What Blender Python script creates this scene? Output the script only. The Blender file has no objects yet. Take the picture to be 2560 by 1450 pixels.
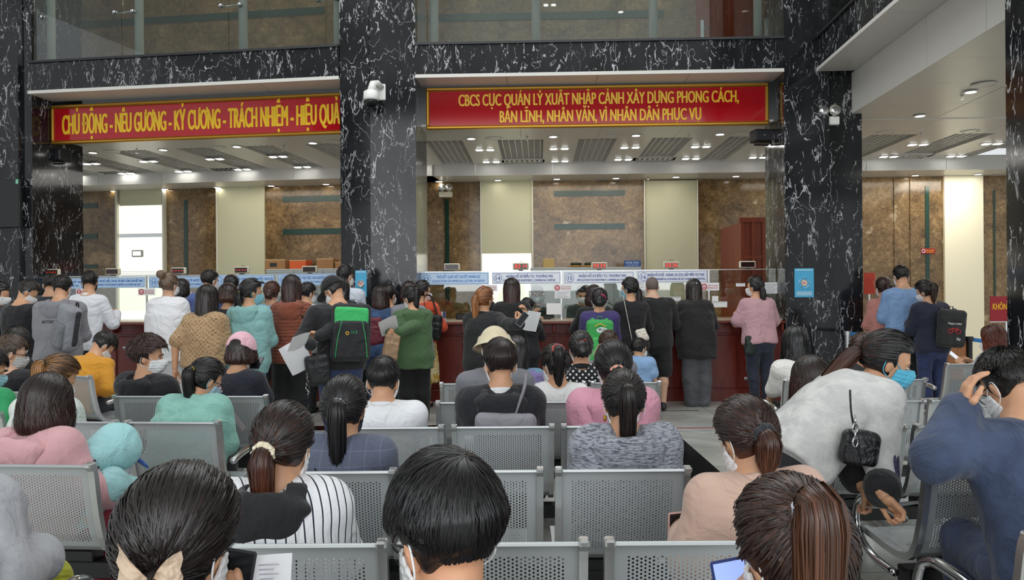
import bpy, math, random
import numpy as np
from mathutils import Vector, Matrix
sc = bpy.context.scene
COL = sc.collection
R = math.radians
rnd = random.Random(7)
# ---------------------------------------------------------------- camera, world, light, exposure
FPX, CAMH, ROLL = 1900.0, 1.5, 0.007
cam = bpy.data.objects.new('camera', bpy.data.cameras.new('camera'))
COL.objects.link(cam)
cam.data.sensor_width = 36; cam.data.lens = 36 * FPX / 2560
cam.data.clip_start = 0.05
cam.matrix_world = Matrix.Translation((0, 0, CAMH)) @ Matrix.Rotation(math.pi / 2, 4, 'X') @ Matrix.Rotation(-ROLL, 4, 'Z')
sc.camera = cam
sc.view_settings.view_transform = 'Standard'; sc.view_settings.look = 'None'
sc.view_settings.gamma = 1.0; sc.view_settings.use_curve_mapping = False
sc.view_settings.exposure = 0.22
w = bpy.data.worlds.new('world'); sc.world = w; w.use_nodes = True
w.node_tree.nodes['Background'].inputs[0].default_value = (0.93, 0.97, 1.0, 1)
w.node_tree.nodes['Background'].inputs[1].default_value = 0.7
cy = sc.cycles
cy.max_bounces = 7; cy.diffuse_bounces = 3; cy.glossy_bounces = 3; cy.transmission_bounces = 4; cy.transparent_max_bounces = 10
cy.caustics_reflective = False; cy.caustics_refractive = False; cy.sample_clamp_indirect = 4.0
cy.use_denoising = True
try: cy.use_adaptive_sampling = True; cy.adaptive_threshold = 0.03
except Exception: pass

def area(name, loc, rot, size, size_y, power, color=(1, 1, 1)):
    l = bpy.data.lights.new(name, 'AREA'); l.shape = 'RECTANGLE'; l.size = size; l.size_y = size_y
    l.energy = power; l.color = color
    o = bpy.data.objects.new(name, l); o.location = loc; o.rotation_euler = rot; COL.objects.link(o); return o
area('hall_fill', (0, 6.9, 7.9), (0, 0, 0), 10, 4.4, 330, (0.96, 0.98, 1.0))  # added soft fill light, hung just below the closed hall ceiling
area('entrance_daylight', (0, -5.6, 4.4), (R(78), 0, 0), 15, 6, 640, (0.95, 0.98, 1.0))

# ---------------------------------------------------------------- pixel helpers, frames
def ray(px, py):
    u, v = px - 1280, py - 725
    c, s = math.cos(ROLL), math.sin(ROLL)
    return Vector(((u * c - v * s) / FPX, 1.0, -(v * c + u * s) / FPX))
def at(px, py, Y):
    r = ray(px, py); return Vector((r.x * Y, Y, CAMH + r.z * Y))
class Fr:
    def __init__(s, ox, oy, deg):
        s.o = Vector((ox, oy, 0)); s.a = R(deg)
        s.r = Vector((math.cos(s.a), math.sin(s.a), 0)); s.d = Vector((-math.sin(s.a), math.cos(s.a), 0))
    def w(s, a, d, z=0): return s.o + s.r * a + s.d * d + Vector((0, 0, z))
    def hit(s, px, py, d):
        q = ray(px, py); c = Vector((0, 0, CAMH))
        t = (d - (c - s.o).dot(s.d)) / q.dot(s.d); p = c + q * t
        return (p - s.o).dot(s.r), p.z
WORLD = Fr(0, 0, 0)
FR = Fr(0, 10.15, -2.0)          # right bay
FL = Fr(-2.31, 10.23, -8.0)      # left bay, s runs negative to the left
FW = Fr(4.05, 10.0, -94.0)       # wing on the right, s runs towards the camera

# ---------------------------------------------------------------- materials
MATS = {}
class NT:
    def __init__(s, name):
        s.m = bpy.data.materials.new(name); s.m.use_nodes = True
        s.t = s.m.node_tree; s.b = s.t.nodes['Principled BSDF']; s.out = s.t.nodes['Material Output']
    def n(s, typ, **kw):
        x = s.t.nodes.new(typ)
        for k, v in kw.items():
            if k[0] == 'i' and k[1:].isdigit(): s.set(x.inputs[int(k[1:])], v)
            elif k.startswith('I_'): s.set(x.inputs[k[2:]], v)
            else: setattr(x, k, v)
        return x
    def set(s, inp, v):
        if isinstance(v, bpy.types.NodeSocket): s.t.links.new(v, inp)
        elif hasattr(v, 'outputs'): s.t.links.new(v.outputs[0], inp)
        else:
            if inp.type == 'RGBA' and len(v) == 3: v = (*v, 1)
            inp.default_value = v
    def p(s, **kw):
        for k, v in kw.items(): s.set(s.b.inputs[k.replace('_', ' ')], v)
        return s
    def math(s, op, a, b=0.0, c=0.0): return s.n('ShaderNodeMath', operation=op, i0=a, i1=b, i2=c)
    def mix(s, f, a, b): 
        x = s.n('ShaderNodeMix', data_type='RGBA'); s.set(x.inputs[0], f); s.set(x.inputs[6], a); s.set(x.inputs[7], b); return x.outputs[2]
    def ramp(s, f, stops, interp='LINEAR'):
        x = s.n('ShaderNodeValToRGB'); s.set(x.inputs[0], f); cr = x.color_ramp; cr.interpolation = interp
        while len(cr.elements) < len(stops): cr.elements.new(0.5)
        for e, (p, c) in zip(cr.elements, stops): e.position = p; e.color = (*c, 1) if len(c) == 3 else c
        return x.outputs[0]
    def obj(s, scale=(1, 1, 1), rot=(0, 0, 0), loc=(0, 0, 0)):
        c = s.n('ShaderNodeTexCoord'); m = s.n('ShaderNodeMapping'); s.t.links.new(c.outputs['Object'], m.inputs[0])
        m.inputs['Scale'].default_value = scale; m.inputs['Rotation'].default_value = rot; m.inputs['Location'].default_value = loc; return m.outputs[0]
    def noise(s, vec, scale, detail=3, rough=0.5, dist=0.0):
        return s.n('ShaderNodeTexNoise', I_Vector=vec, I_Scale=scale, I_Detail=detail, I_Roughness=rough, I_Distortion=dist)
    def bump(s, h, strength=0.3, dist=0.01): s.set(s.b.inputs['Normal'], s.n('ShaderNodeBump', I_Strength=strength, I_Distance=dist, I_Height=h))
def srgb(h):
    if isinstance(h, str): h = tuple(int(h[i:i + 2], 16) for i in (0, 2, 4))
    return tuple(((c / 255) / 12.92 if c / 255 <= .04045 else ((c / 255 + .055) / 1.055) ** 2.4) for c in h)
def plain(name, col, rough=0.5, metal=0.0, emit=0.0, spec=None):
    if name in MATS: return MATS[name]
    t = NT(name); c = srgb(col)
    t.p(Base_Color=c, Roughness=rough, Metallic=metal)
    if spec is not None: t.p(Specular_IOR_Level=spec)
    if emit: t.p(Emission_Color=c, Emission_Strength=emit)
    MATS[name] = t.m; return t.m
def black_marble():
    t = NT('black_marble')
    v = t.obj((1.0, 1.0, .42), (0, R(24), 0))
    def warp(amt, sc):
        nn = t.noise(v, sc, 4, .65)
        a = t.n('ShaderNodeVectorMath', operation='SUBTRACT'); t.set(a.inputs[0], nn.outputs['Color']); a.inputs[1].default_value = (.5, .5, .5)
        b = t.n('ShaderNodeVectorMath', operation='SCALE'); t.set(b.inputs[0], a); b.inputs['Scale'].default_value = amt
        c = t.n('ShaderNodeVectorMath', operation='ADD'); t.set(c.inputs[0], v); t.set(c.inputs[1], b); return c.outputs[0]
    def stroke(rot, sc, st, wd, thr, msc, off):
        u = t.obj((st[0], st[1], st[2]), (R(rot * .4), R(rot), 0), (off, off * 1.7, off * .3)); nz = t.noise(u, sc, 4, .55, .25)
        wn = t.math('MULTIPLY', t.noise(u, sc * 2.1, 2), wd * 2); dd = t.math('ABSOLUTE', t.math('SUBTRACT', nz, .5))
        e = t.n('ShaderNodeMapRange', i0=dd, i1=0.0, i2=wn, i3=1.0, i4=0.0)
        mk = t.n('ShaderNodeMapRange', i0=t.noise(u, msc, 4, .75), i1=thr, i2=thr + .035, i3=0.0, i4=1.0)
        return t.math('MULTIPLY', e, mk)
    zone = t.n('ShaderNodeMapRange', i0=t.noise(v, 1.5, 2), i1=.38, i2=.55, i3=.3, i4=1.0)
    a = stroke(24, 3.4, (1, 1, .36), .011, .495, 3.6, 0.0); b = stroke(-32, 4.2, (1, 1, .45), .009, .52, 4.2, 3.7); c = stroke(70, 1.6, (1, 1, .6), .0028, .47, 1.4, 8.1); g = stroke(30, 7.5, (1, 1, .32), .015, .52, 6, 5.2)
    f = t.math('MAXIMUM', t.math('MAXIMUM', a, b), t.math('MAXIMUM', c, g)); f = t.math('MULTIPLY', f, zone)
    base = t.ramp(t.noise(v, 3.5, 5), [(.3, (.005, .0055, .007)), (.75, (.017, .019, .022))])
    t.p(Base_Color=t.mix(f, base, (.55, .55, .57)), Roughness=.11, Specular_IOR_Level=.4); return t.m
def brown_marble():
    t = NT('brown_marble'); v = t.obj()
    n1 = t.noise(v, 1.6, 8, .68, .6); n2 = t.noise(v, 9, 6, .7, 1.2)
    f = t.math('ADD', t.math('MULTIPLY', n1, .55), t.math('MULTIPLY', n2, .45))
    c = t.ramp(f, [(.36, srgb('3a2c18')), (.46, srgb('644d2e')), (.54, srgb('7d6340')), (.66, srgb('a68a62'))])
    vo = t.n('ShaderNodeTexVoronoi', feature='DISTANCE_TO_EDGE', I_Vector=t.n('ShaderNodeVectorMath', operation='ADD', i0=v, i1=t.noise(v, 5, 4).outputs['Color']), I_Scale=7)
    c = t.mix(t.n('ShaderNodeMapRange', i0=vo, i1=0.0, i2=.035, i3=.35, i4=0.0), c, srgb('c9b48f'))
    p = t.n('ShaderNodeMapRange', i0=t.noise(v, 2.3, 4, .55, .4), i1=.67, i2=.72, i3=0.0, i4=.55)
    t.p(Base_Color=t.mix(p, c, srgb('cdbd9f')), Roughness=.16); return t.m
def floor_mat():
    t = NT('floor_marble'); v = t.obj()
    n = t.noise(v, 1.1, 7, .62, 1.0)
    c = t.ramp(n, [(.35, srgb('b3b4ad')), (.5, srgb('c3c4bd')), (.62, srgb('d2d3cd'))])
    vo = t.n('ShaderNodeTexVoronoi', feature='DISTANCE_TO_EDGE', I_Vector=t.n('ShaderNodeVectorMath', operation='ADD', i0=v, i1=t.noise(v, 1.4, 4).outputs['Color']), I_Scale=1.3)
    c = t.mix(t.n('ShaderNodeMapRange', i0=vo, i1=0.0, i2=.012, i3=.35, i4=0.0), c, srgb('8d8f8c'))
    br = t.n('ShaderNodeTexBrick', offset=0.0, I_Vector=v, I_Scale=1.0, I_Color1=(1, 1, 1), I_Color2=(1, 1, 1), I_Mortar=(0, 0, 0), **{'I_Mortar Size': .004, 'I_Brick Width': .8, 'I_Row Height': .8})
    t.p(Base_Color=t.mix(br.outputs[0], srgb('83867f'), c), Roughness=.13); return t.m
def glass_mat(name, tint=(.93, .97, .95), gloss=.10):
    t = NT(name); tr = t.n('ShaderNodeBsdfTransparent', i0=(*tint, 1)); gl = t.n('ShaderNodeBsdfGlossy', I_Roughness=.02)
    fr = t.n('ShaderNodeLayerWeight', I_Blend=.25)
    f = t.math('ADD', t.math('MULTIPLY', fr.outputs[0], .6), gloss)
    mx = t.n('ShaderNodeMixShader', i0=f, i1=tr, i2=gl); t.t.links.new(mx.outputs[0], t.out.inputs[0]); return t.m
def wood_mat(name, c1, c2, rough=.28, scale=1.0):
    t = NT(name); v = t.obj((6 * scale, 6 * scale, .7 * scale))
    n = t.noise(v, 3, 6, .6, .8); t.p(Base_Color=t.ramp(n, [(.3, srgb(c1)), (.7, srgb(c2))]), Roughness=rough); return t.m
M = dict(
    bmarble=black_marble(), brown=brown_marble(), floor=floor_mat(),
    glass=glass_mat('counter_glass'), gglass=glass_mat('gallery_glass', (.74, .78, .76), .07),
    mahog=wood_mat('mahogany', '5e211b', '7a3026', .25), wood=wood_mat('door_wood', '6a2a14', '8a3a1c', .35), lwood=wood_mat('light_wood', '9a6038', 'b57a4a', .4),
    top=plain('worktop_stone', 'b9a893', .25), plenum=plain('ceiling_void', '94989a', .7), white=plain('white_panel', 'dcdcd8', .35), soffit=plain('soffit_panel', 'd6d4ce', .30),
    cream=plain('cream_blind', 'c6c4a6', .7), creamw=plain('cream_wall', 'f7efd4', .6), green=plain('green_marble_strip', '1c3a30', .15),
    gold=plain('gold_frame', 'b98a35', .35, .8), red=plain('banner_red', 'b3101c', .08), yellow=plain('banner_yellow', 'f2c21a', .35),
    chrome=plain('chrome', 'c9cacb', .12, 1.0), steel=plain('brushed_steel', 'd2d4d5', .26, .9), seat=plain('grey_powder_coat', 'b7bcbe', .33, .25),
    black=plain('black_plastic', '121214', .4), dgrey=plain('dark_grey_plastic', '2b2c2f', .5), wplastic=plain('white_plastic', 'e8e8e4', .4),
    cplastic=plain('cream_plastic', 'd8d2bc', .45), lamp=plain('lamp_diffuser', 'fffbf0', .5, 0, 14.0), wlamp=plain('square_lamp_diffuser', 'fffefa', .5, 0, 14.0),
    blackstone=plain('black_granite_floor', '0c0c0d', .12), paper=plain('paper', 'f2f3f5', .7), signb=plain('sign_face', 'e9ecf4', .3), signt=plain('sign_blue', '2a4f9a', .5),
    signl=plain('sign_face_pale_blue', 'c3dcf3', .3), signc=plain('sign_bright_blue', '2f74c4', .5), led=plain('led_red', 'ff3a18', .5, 0, 1.5), ledw=plain('led_dim_red', '7a1a14', .5, 0, .3),
    winlit=plain('bright_window', 'f6f3e2', .6, 0, .85), ivory=plain('ivory_panel', 'd9d6c4', .5), carton=plain('carton', '9a7048', .8), cartonr=plain('orange_carton', 'cf5a2a', .7), cabin=plain('grey_cabinet', '9aa0a0', .4),
    belt=plain('blue_belt', '2a74b8', .6), redsign=plain('red_sign', '9c1a26', .4), postb=plain('poster_blue', '4fb0dc', .5), postw=plain('poster_white', 'eef4f8', .6), blued=plain('name_plate_blue', '2c4c86', .5),
    reflector=plain('lamp_reflector', 'dfe2e2', .15, .9), spk=plain('speaker_black', '161719', .5), redink=plain('red_ink', 'c8323a', .6))

# ---------------------------------------------------------------- mesh helpers
class MB:
    def __init__(s): s.v = []; s.f = []
    def add(s, vs, fs):
        b = len(s.v); s.v.extend([tuple(x) for x in vs]); s.f.extend([tuple(i + b for i in f) for f in fs]); return s
    def box(s, x0, x1, y0, y1, z0, z1, bev=0.0):
        if x0 > x1: x0, x1 = x1, x0
        if y0 > y1: y0, y1 = y1, y0
        if z0 > z1: z0, z1 = z1, z0
        b = min(bev, (x1 - x0) * .45, (y1 - y0) * .45, (z1 - z0) * .45)
        if b <= 0:
            vs = [(x, y, z) for z in (z0, z1) for y in (y0, y1) for x in (x0, x1)]
            return s.add(vs, [(0, 2, 3, 1), (4, 5, 7, 6), (0, 1, 5, 4), (2, 6, 7, 3), (0, 4, 6, 2), (1, 3, 7, 5)])
        vs = []; idx = {}
        xs, ys, zs = (x0, x1), (y0, y1), (z0, z1)
        for i in (0, 1):
            for j in (0, 1):
                for k in (0, 1):
                    sx, sy, sz = (1, -1)[i], (1, -1)[j], (1, -1)[k]
                    for ax in range(3):
                        p = [xs[i], ys[j], zs[k]]
                        for q, sg in ((0, sx), (1, sy), (2, sz)):
                            if q != ax: p[q] += sg * b
                        idx[(i, j, k, ax)] = len(vs); vs.append(tuple(p))
        fs = []
        g = lambda i, j, k, a: idx[(i, j, k, a)]
        for i in (0, 1): fs.append((g(i, 0, 0, 0), g(i, 1, 0, 0), g(i, 1, 1, 0), g(i, 0, 1, 0)))
        for j in (0, 1): fs.append((g(0, j, 0, 1), g(1, j, 0, 1), g(1, j, 1, 1), g(0, j, 1, 1)))
        for k in (0, 1): fs.append((g(0, 0, k, 2), g(1, 0, k, 2), g(1, 1, k, 2), g(0, 1, k, 2)))
        for i in (0, 1):
            for j in (0, 1): fs.append((g(i, j, 0, 0), g(i, j, 1, 0), g(i, j, 1, 1), g(i, j, 0, 1)))
        for i in (0, 1):
            for k in (0, 1): fs.append((g(i, 0, k, 0), g(i, 1, k, 0), g(i, 1, k, 2), g(i, 0, k, 2)))
        for j in (0, 1):
            for k in (0, 1): fs.append((g(0, j, k, 1), g(1, j, k, 1), g(1, j, k, 2), g(0, j, k, 2)))
        for i in (0, 1):
            for j in (0, 1):
                for k in (0, 1): fs.append((g(i, j, k, 0), g(i, j, k, 1), g(i, j, k, 2)))
        return s.add(vs, fs)
    def tube(s, pts, r, n=10, closed=False, flat=1.0):
        pts = [Vector(p) for p in pts]; m = len(pts); rs = r if isinstance(r, (list, tuple)) else [r] * m
        vs = []; up = None
        for i, p in enumerate(pts):
            a = pts[(i - 1) % m] if (i > 0 or closed) else p; b = pts[(i + 1) % m] if (i < m - 1 or closed) else p
            t = (b - a).normalized()
            if up is None:
                up = Vector((0, 0, 1)) if abs(t.z) < .9 else Vector((1, 0, 0))
            x = t.cross(up).normalized(); up = x.cross(t).normalized()
            for k in range(n):
                q = 2 * math.pi * k / n; vs.append(p + x * math.cos(q) * rs[i] + up * math.sin(q) * rs[i] * flat)
        fs = []
        for i in range(m if closed else m - 1):
            for k in range(n):
                a, b = i * n, ((i + 1) % m) * n; k2 = (k + 1) % n; fs.append((a + k, a + k2, b + k2, b + k))
        if not closed: fs += [tuple(range(n))[::-1], tuple((m - 1) * n + k for k in range(n))]
        return s.add(vs, fs)
    def lathe(s, prof, c=(0, 0, 0), n=20, axis='Z'):
        vs = []
        for (r, z) in prof:
            for k in range(n):
                q = 2 * math.pi * k / n; x, y = r * math.cos(q), r * math.sin(q)
                p = (x, y, z) if axis == 'Z' else ((x, z, y) if axis == 'Y' else (z, x, y))
                vs.append((p[0] + c[0], p[1] + c[1], p[2] + c[2]))
        fs = []
        for i in range(len(prof) - 1):
            for k in range(n):
                k2 = (k + 1) % n; fs.append((i * n + k, i * n + k2, (i + 1) * n + k2, (i + 1) * n + k))
        fs += [tuple(range(n))[::-1], tuple((len(prof) - 1) * n + k for k in range(n))]
        return s.add(vs, fs)
    def prism(s, poly, z0, z1):
        n = len(poly); vs = [(x, y, z0) for x, y in poly] + [(x, y, z1) for x, y in poly]
        return s.add(vs, [tuple(range(n))[::-1], tuple(range(n, 2 * n))] + [(i, (i + 1) % n, n + (i + 1) % n, n + i) for i in range(n)])
    def ball(s, c, r, n=12, m=8):
        rr = r if isinstance(r, (tuple, list)) else (r, r, r); vs = []; fs = []
        for i in range(m + 1):
            th = math.pi * i / m
            for k in range(n):
                q = 2 * math.pi * k / n; vs.append((c[0] + rr[0] * math.sin(th) * math.cos(q), c[1] + rr[1] * math.sin(th) * math.sin(q), c[2] + rr[2] * math.cos(th)))
        for i in range(m):
            for k in range(n): fs.append((i * n + k, (i + 1) * n + k, (i + 1) * n + (k + 1) % n, i * n + (k + 1) % n))
        return s.add(vs, fs)
    def build(s, name, mat, parent=None, loc=None, rot=0.0, smooth=False, kind=None):
        me = bpy.data.meshes.new(name); me.from_pydata(s.v, [], s.f); me.update()
        return link(name, me, mat, parent, loc, rot, smooth, kind)
def link(name, me, mat, parent=None, loc=None, rot=0.0, smooth=False, kind=None):
    if mat is not None: me.materials.append(M[mat] if isinstance(mat, str) else mat)
    if smooth:
        me.shade_smooth()
    o = bpy.data.objects.new(name, me); COL.objects.link(o)
    if parent is not None: o.parent = parent
    if loc is not None: o.location = loc
    if rot: o.rotation_euler = (0, 0, rot)
    if kind: o['kind'] = kind
    return o
def tag(o, label, cat, group=None):
    o['label'] = label; o['category'] = cat
    if group: o['group'] = group
    return o
def thing(name, label, cat, loc=(0, 0, 0), rot=0.0, group=None):
    o = bpy.data.objects.new(name, None); COL.objects.link(o); o.location = loc; o.rotation_euler = (0, 0, rot); o.empty_display_size = .1
    return tag(o, label, cat, group)
def copy_tree(o, parent=None):
    c = o.copy(); COL.objects.link(c)
    if parent is not None: c.parent = parent
    for ch in list(o.children): copy_tree(ch, c)
    return c
def sbox(name, mat, fr, x0, x1, y0, y1, z0, z1, bev=0.0, kind='structure'):
    return MB().box(x0, x1, y0, y1, z0, z1, bev).build(name, mat, None, fr.o, fr.a, kind=kind)
def text_mesh(body, size, bold=0.0, sx=1.0, ext=.002, align='CENTER', res=3):
    c = bpy.data.curves.new('lettering', 'FONT'); c.body = body; c.size = size; c.align_x = align
    c.offset = bold; c.extrude = ext; c.resolution_u = res
    o = bpy.data.objects.new('lettering', c); COL.objects.link(o)
    dg = bpy.context.evaluated_depsgraph_get(); me = bpy.data.meshes.new_from_object(o.evaluated_get(dg))
    bpy.data.objects.remove(o); bpy.data.curves.remove(c)
    n = len(me.vertices); a = np.empty(n * 3, np.float32); me.vertices.foreach_get('co', a); a = a.reshape(-1, 3)
    if n: a[:, 0] *= sx
    return me, a
HORN = {'Ơ': 'O', 'Ư': 'U', 'Ờ': 'Ò', 'Ớ': 'Ó', 'Ở': 'Ỏ', 'Ỡ': 'Õ', 'Ợ': 'Ọ', 'Ừ': 'Ù', 'Ứ': 'Ú', 'Ử': 'Ủ', 'Ữ': 'Ũ', 'Ự': 'Ụ'}
def horned(body, size, ext, res=3):
    """lettering whose hooked vowels are plain vowels with the hook added, so that every letter fills cleanly"""
    plain_ = ''.join(HORN.get(ch, ch) for ch in body); me, a = text_mesh(plain_, size, 0.0, 1.0, ext, 'LEFT', res)
    hs = [i for i, ch in enumerate(body) if ch in HORN]
    if not hs: return me, a
    V = [tuple(q) for q in a]; F = [tuple(p.vertices) for p in me.polygons]
    for i in hs:
        mp, b = text_mesh(plain_[:i + 1], size, 0.0, 1.0, 0, 'LEFT', 1); xr = b[:, 0].max() / size; bpy.data.meshes.remove(mp); k = len(V)
        P = [(xr - .10, .56), (xr - .01, .56), (xr + .055, .64), (xr + .06, .76), (xr - .02, .76), (xr - .02, .68)]
        for z in (ext, -ext): V += [(x * size, y * size, z) for x, y in P]
        F += [tuple(range(k, k + 6)), tuple(range(k + 6, k + 12))[::-1]] + [(k + j, k + (j + 1) % 6, k + 6 + (j + 1) % 6, k + 6 + j) for j in range(6)]
    bpy.data.meshes.remove(me); me = bpy.data.meshes.new('lettering'); me.from_pydata(V, [], F); me.update(); return me, np.array(V)
def text(parent, name, body, mat, s, z, d, height, width=None, bold=.0, align='CENTER', ext=.002):
    """lettering standing on a face that looks towards -d; HEIGHT is the cap height, WIDTH fits the line; s is its centre (or left)"""
    size = height / .727
    me, a = horned(body, size, ext)
    if len(a) == 0: return None
    w0 = a[:, 0].max() - a[:, 0].min()
    if width: a[:, 0] *= width / w0
    if align == 'LEFT': a[:, 0] -= a[:, 0].min()
    elif align == 'RIGHT': a[:, 0] -= a[:, 0].max()
    else: a[:, 0] -= (a[:, 0].max() + a[:, 0].min()) / 2
    b = np.stack([a[:, 0] + s, -a[:, 2] + d, a[:, 1] + z - height / 2], 1)
    me.vertices.foreach_set('co', b.astype(np.float32).ravel()); me.update()
    if bold:      # heavier strokes: the outline laid down a few times, slightly shifted
        fs = [tuple(p.vertices) for p in me.polygons]; n = len(b); sft = [(dx * bold * height, dy * bold * height * .25) for dx, dy in ((-1, 0), (1, 0), (0, -1), (0, 1), (-.5, 0), (.5, 0))]
        V = np.concatenate([b] + [b + np.array([dx, -.0001 * (k + 1), dz]) for k, (dx, dz) in enumerate(sft)]); F = [tuple(i + n * k for i in f) for k in range(len(sft) + 1) for f in fs]
        bpy.data.meshes.remove(me); me = bpy.data.meshes.new(name); me.from_pydata([tuple(q) for q in V], [], F); me.update()
    return link(name, me, mat, parent)
# ---------------------------------------------------------------- the setting
# floor
sbox('floor', 'floor', WORLD, -16, 16, -7, 20, -.1, 0)
g = MB().box(1.67 - .28, 1.67 + .02, 1.0, 8.45, 0.0, .004).box(-4.2, 1.67 + .02, 8.2, 8.45, 0, .004)
g.build('floor_inlay', 'blackstone', kind='structure')
ZC, ZB = 4.35, 4.79
# front columns (as (s,d) polygons in the frame of the right bay)
def pillar(poly, z1=9.0, fr=FR, groove=()):
    o = MB().prism(poly, 0, z1).build('pillar', 'bmarble', None, fr.o, fr.a, kind='structure')
    return o
cl = FR.hit(850, 400, 0)[0]; cr = FR.hit(1040, 400, 0)[0]
pillar([(cl, .02), (cl + .40, 0), (cl + .40, .02), (cl + .415, .02), (cl + .415, 0), (cr, 0), (cr, 1.0), (cl + .0, 1.0)])
rl = FR.hit(1961, 400, 0)[0]; rr = FR.hit(2155, 400, .1)[0]; rj = FR.hit(2075, 600, 0)[0]
pillar([(rl, 0), (rj, 0), (rj, .1), (rr, .1), (rr, .85), (rl, .85)])
ll = FL.hit(72, 300, 0)[0]
pillar([(ll - 2.0, 0), (ll - .17, 0), (ll - .15, .06), (ll, .06), (ll, 1.1), (ll - 2.0, 1.1)], fr=FL)
ws = FW.hit(2516, 500, 0)[0]
pillar([(ws, 0), (ws + 1.0, 0), (ws + 1.0, 1.0), (ws, 1.0)], fr=FW)
sbox('baseboard_right', 'bmarble', FR, rl - .0, rj + .012, -.015, .0, 0, .5)
# beams and canopies
def bay_top(fr, s0, s1, i, posts=()):
    sbox('beam', 'bmarble', fr, s0, s1, 0.0, .35, ZC + .045, ZB)
    sbox('trim_%d' % (i), 'dgrey', fr, s0, s1, -.03, .38, ZB, ZB + .03)
    b = MB().box(s0, s1, -.02, .012, ZC, ZC + .045)
    n = max(3, round((s1 - s0) / 1.15)); st = (s1 - s0) / n
    for k in range(n): b.box(s0 + k * st + .003, s0 + (k + 1) * st - .003, .015, .47, ZC + .002, ZC + .04)
    b.build('trim_%d' % (i + 1), 'soffit', None, fr.o, fr.a, kind='structure')
bay_top(FR, cr, rl, 1); bay_top(FL, ll, -.0, 4); bay_top(FW, -.02, ws, 7)
b = MB()
for i in range(5):
    for j in range(8): b.box(-.66 + j * .99, .325 + j * .99, .475 + i * 1.25, 1.715 + i * 1.25, 3.809, 3.83)
b.build('ceiling', 'soffit', None, FW.o, FW.a, kind='structure')
sbox('wall_front', 'bmarble', WORLD, -13, 13, -6.5, -6.3, 4.6, 8.2)
# wing fascia of white panels
b = MB(); 
for k in range(4):
    st = (ws + .3) / 4; b.box(-.3 + k * st + .004, -.3 + (k + 1) * st - .004, .47, .50, 3.81, ZC + .0)
b.build('trim_10', 'soffit', None, FW.o, FW.a, kind='structure')
# gallery above: glass, posts, floor slab, back wall, door
def gallery(fr, s0, s1, i, posts):
    w_ = thing('window_%d' % i, 'x', 'x', fr.w(0, 0, 0), fr.a); del w_['label']; del w_['category']; w_['kind'] = 'structure'
    js = [s0] + [s for s in posts if s0 < s - .03] + [s1]
    for a, c in zip(js[:-1], js[1:]):
        if c - a > .05: MB().box(a + .006, c - .006, .10, .115, ZB + .03, 8.0).build('pane', 'gglass', w_)
    for s in posts:
        p = MB().tube([(s + .05, .42, ZB), (s + .05, .42, 8.1)], .062, 16).build('post', 'wplastic', w_, smooth=True)
        f = MB()
        for sx in (-1, 1):
            f.tube([(s + .03, .36, 5.56 ), (s + .05 + .0, .30, 5.56), (s + .14 * sx + .02, .16, 5.49)], .013, 8)
            f.lathe([(.0, 0), (.035, .003), (.035, .03), (0, .034)], (s + .14 * sx + .02, .115, 5.485), 14, 'Y')
            f.lathe([(.0, 0), (.03, .003), (.03, .02), (0, .024)], (s + .14 * sx + .02, .075, 5.485), 14, 'Y')
        f.build('spider_fitting', 'chrome', p, smooth=True)
gallery(FR, cr, rl, 1, [FR.hit(x, 60, .42)[0] - .05 for x in (1085, 1340, 1633, 1895)])
gallery(FL, ll, 0, 2, [FL.hit(x, 60, .42)[0] - .05 for x in (127, 348, 608, 845)])
gallery(FW, 0, ws, 3, [1.4, 2.8])
for fr, s0, s1 in ((FR, cr - .6, 9.5), (FL, -9.0, .2)):
    sbox('ceiling', 'white', fr, s0, s1, .35, 4.9, ZB - .25, ZB)
    sbox('wall_back', 'brown', fr, s0, s1, 2.6, 2.75, ZB, 9.0)
sbox('wall_right', 'bmarble', FW, -.2, 8, 2.9, 3.05, ZB, 9.0)
sbox('ceiling', 'white', FW, 0, 8, .35, 5.2, ZB - .25, ZB)
for (fr, x0, x1, y) in ((FR, 1070, 1660, 28), (FL, 150, 812, 48)):
    a, z = fr.hit(x0, y + 18, 2.6); c, z2 = fr.hit(x1, y, 2.6); sbox('trim_11', 'green', fr, a, c, 2.585, 2.6, z - .06, z + .06)
d = thing('door_1', 'x', 'x', FR.w(*[FR.hit(1815, 95, 2.55)[0]], 2.55, ZB), FR.a); del d['label']; del d['category']; d['kind'] = 'structure'
b = MB().box(-.48, .48, 0, .05, 0, 2.2); b.box(-.40, -.05, -.012, 0, .2, 2.0, .01).box(.05, .40, -.012, 0, .2, 2.0, .01); b.build('door_leaf', 'wood', d)
b = MB().tube([(-.38, -.05, 1.0), (-.26, -.05, 1.0)], .012, 8).box(-.42, -.37, -.03, 0, .85, 1.15); b.build('door_handle', 'chrome', d)
# hall ceiling high above, with lamps (seen mirrored in the gallery glass)
sbox('ceiling', 'white', WORLD, -13, 13, -6.5, 12.8, 8.2, 8.3)
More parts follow.
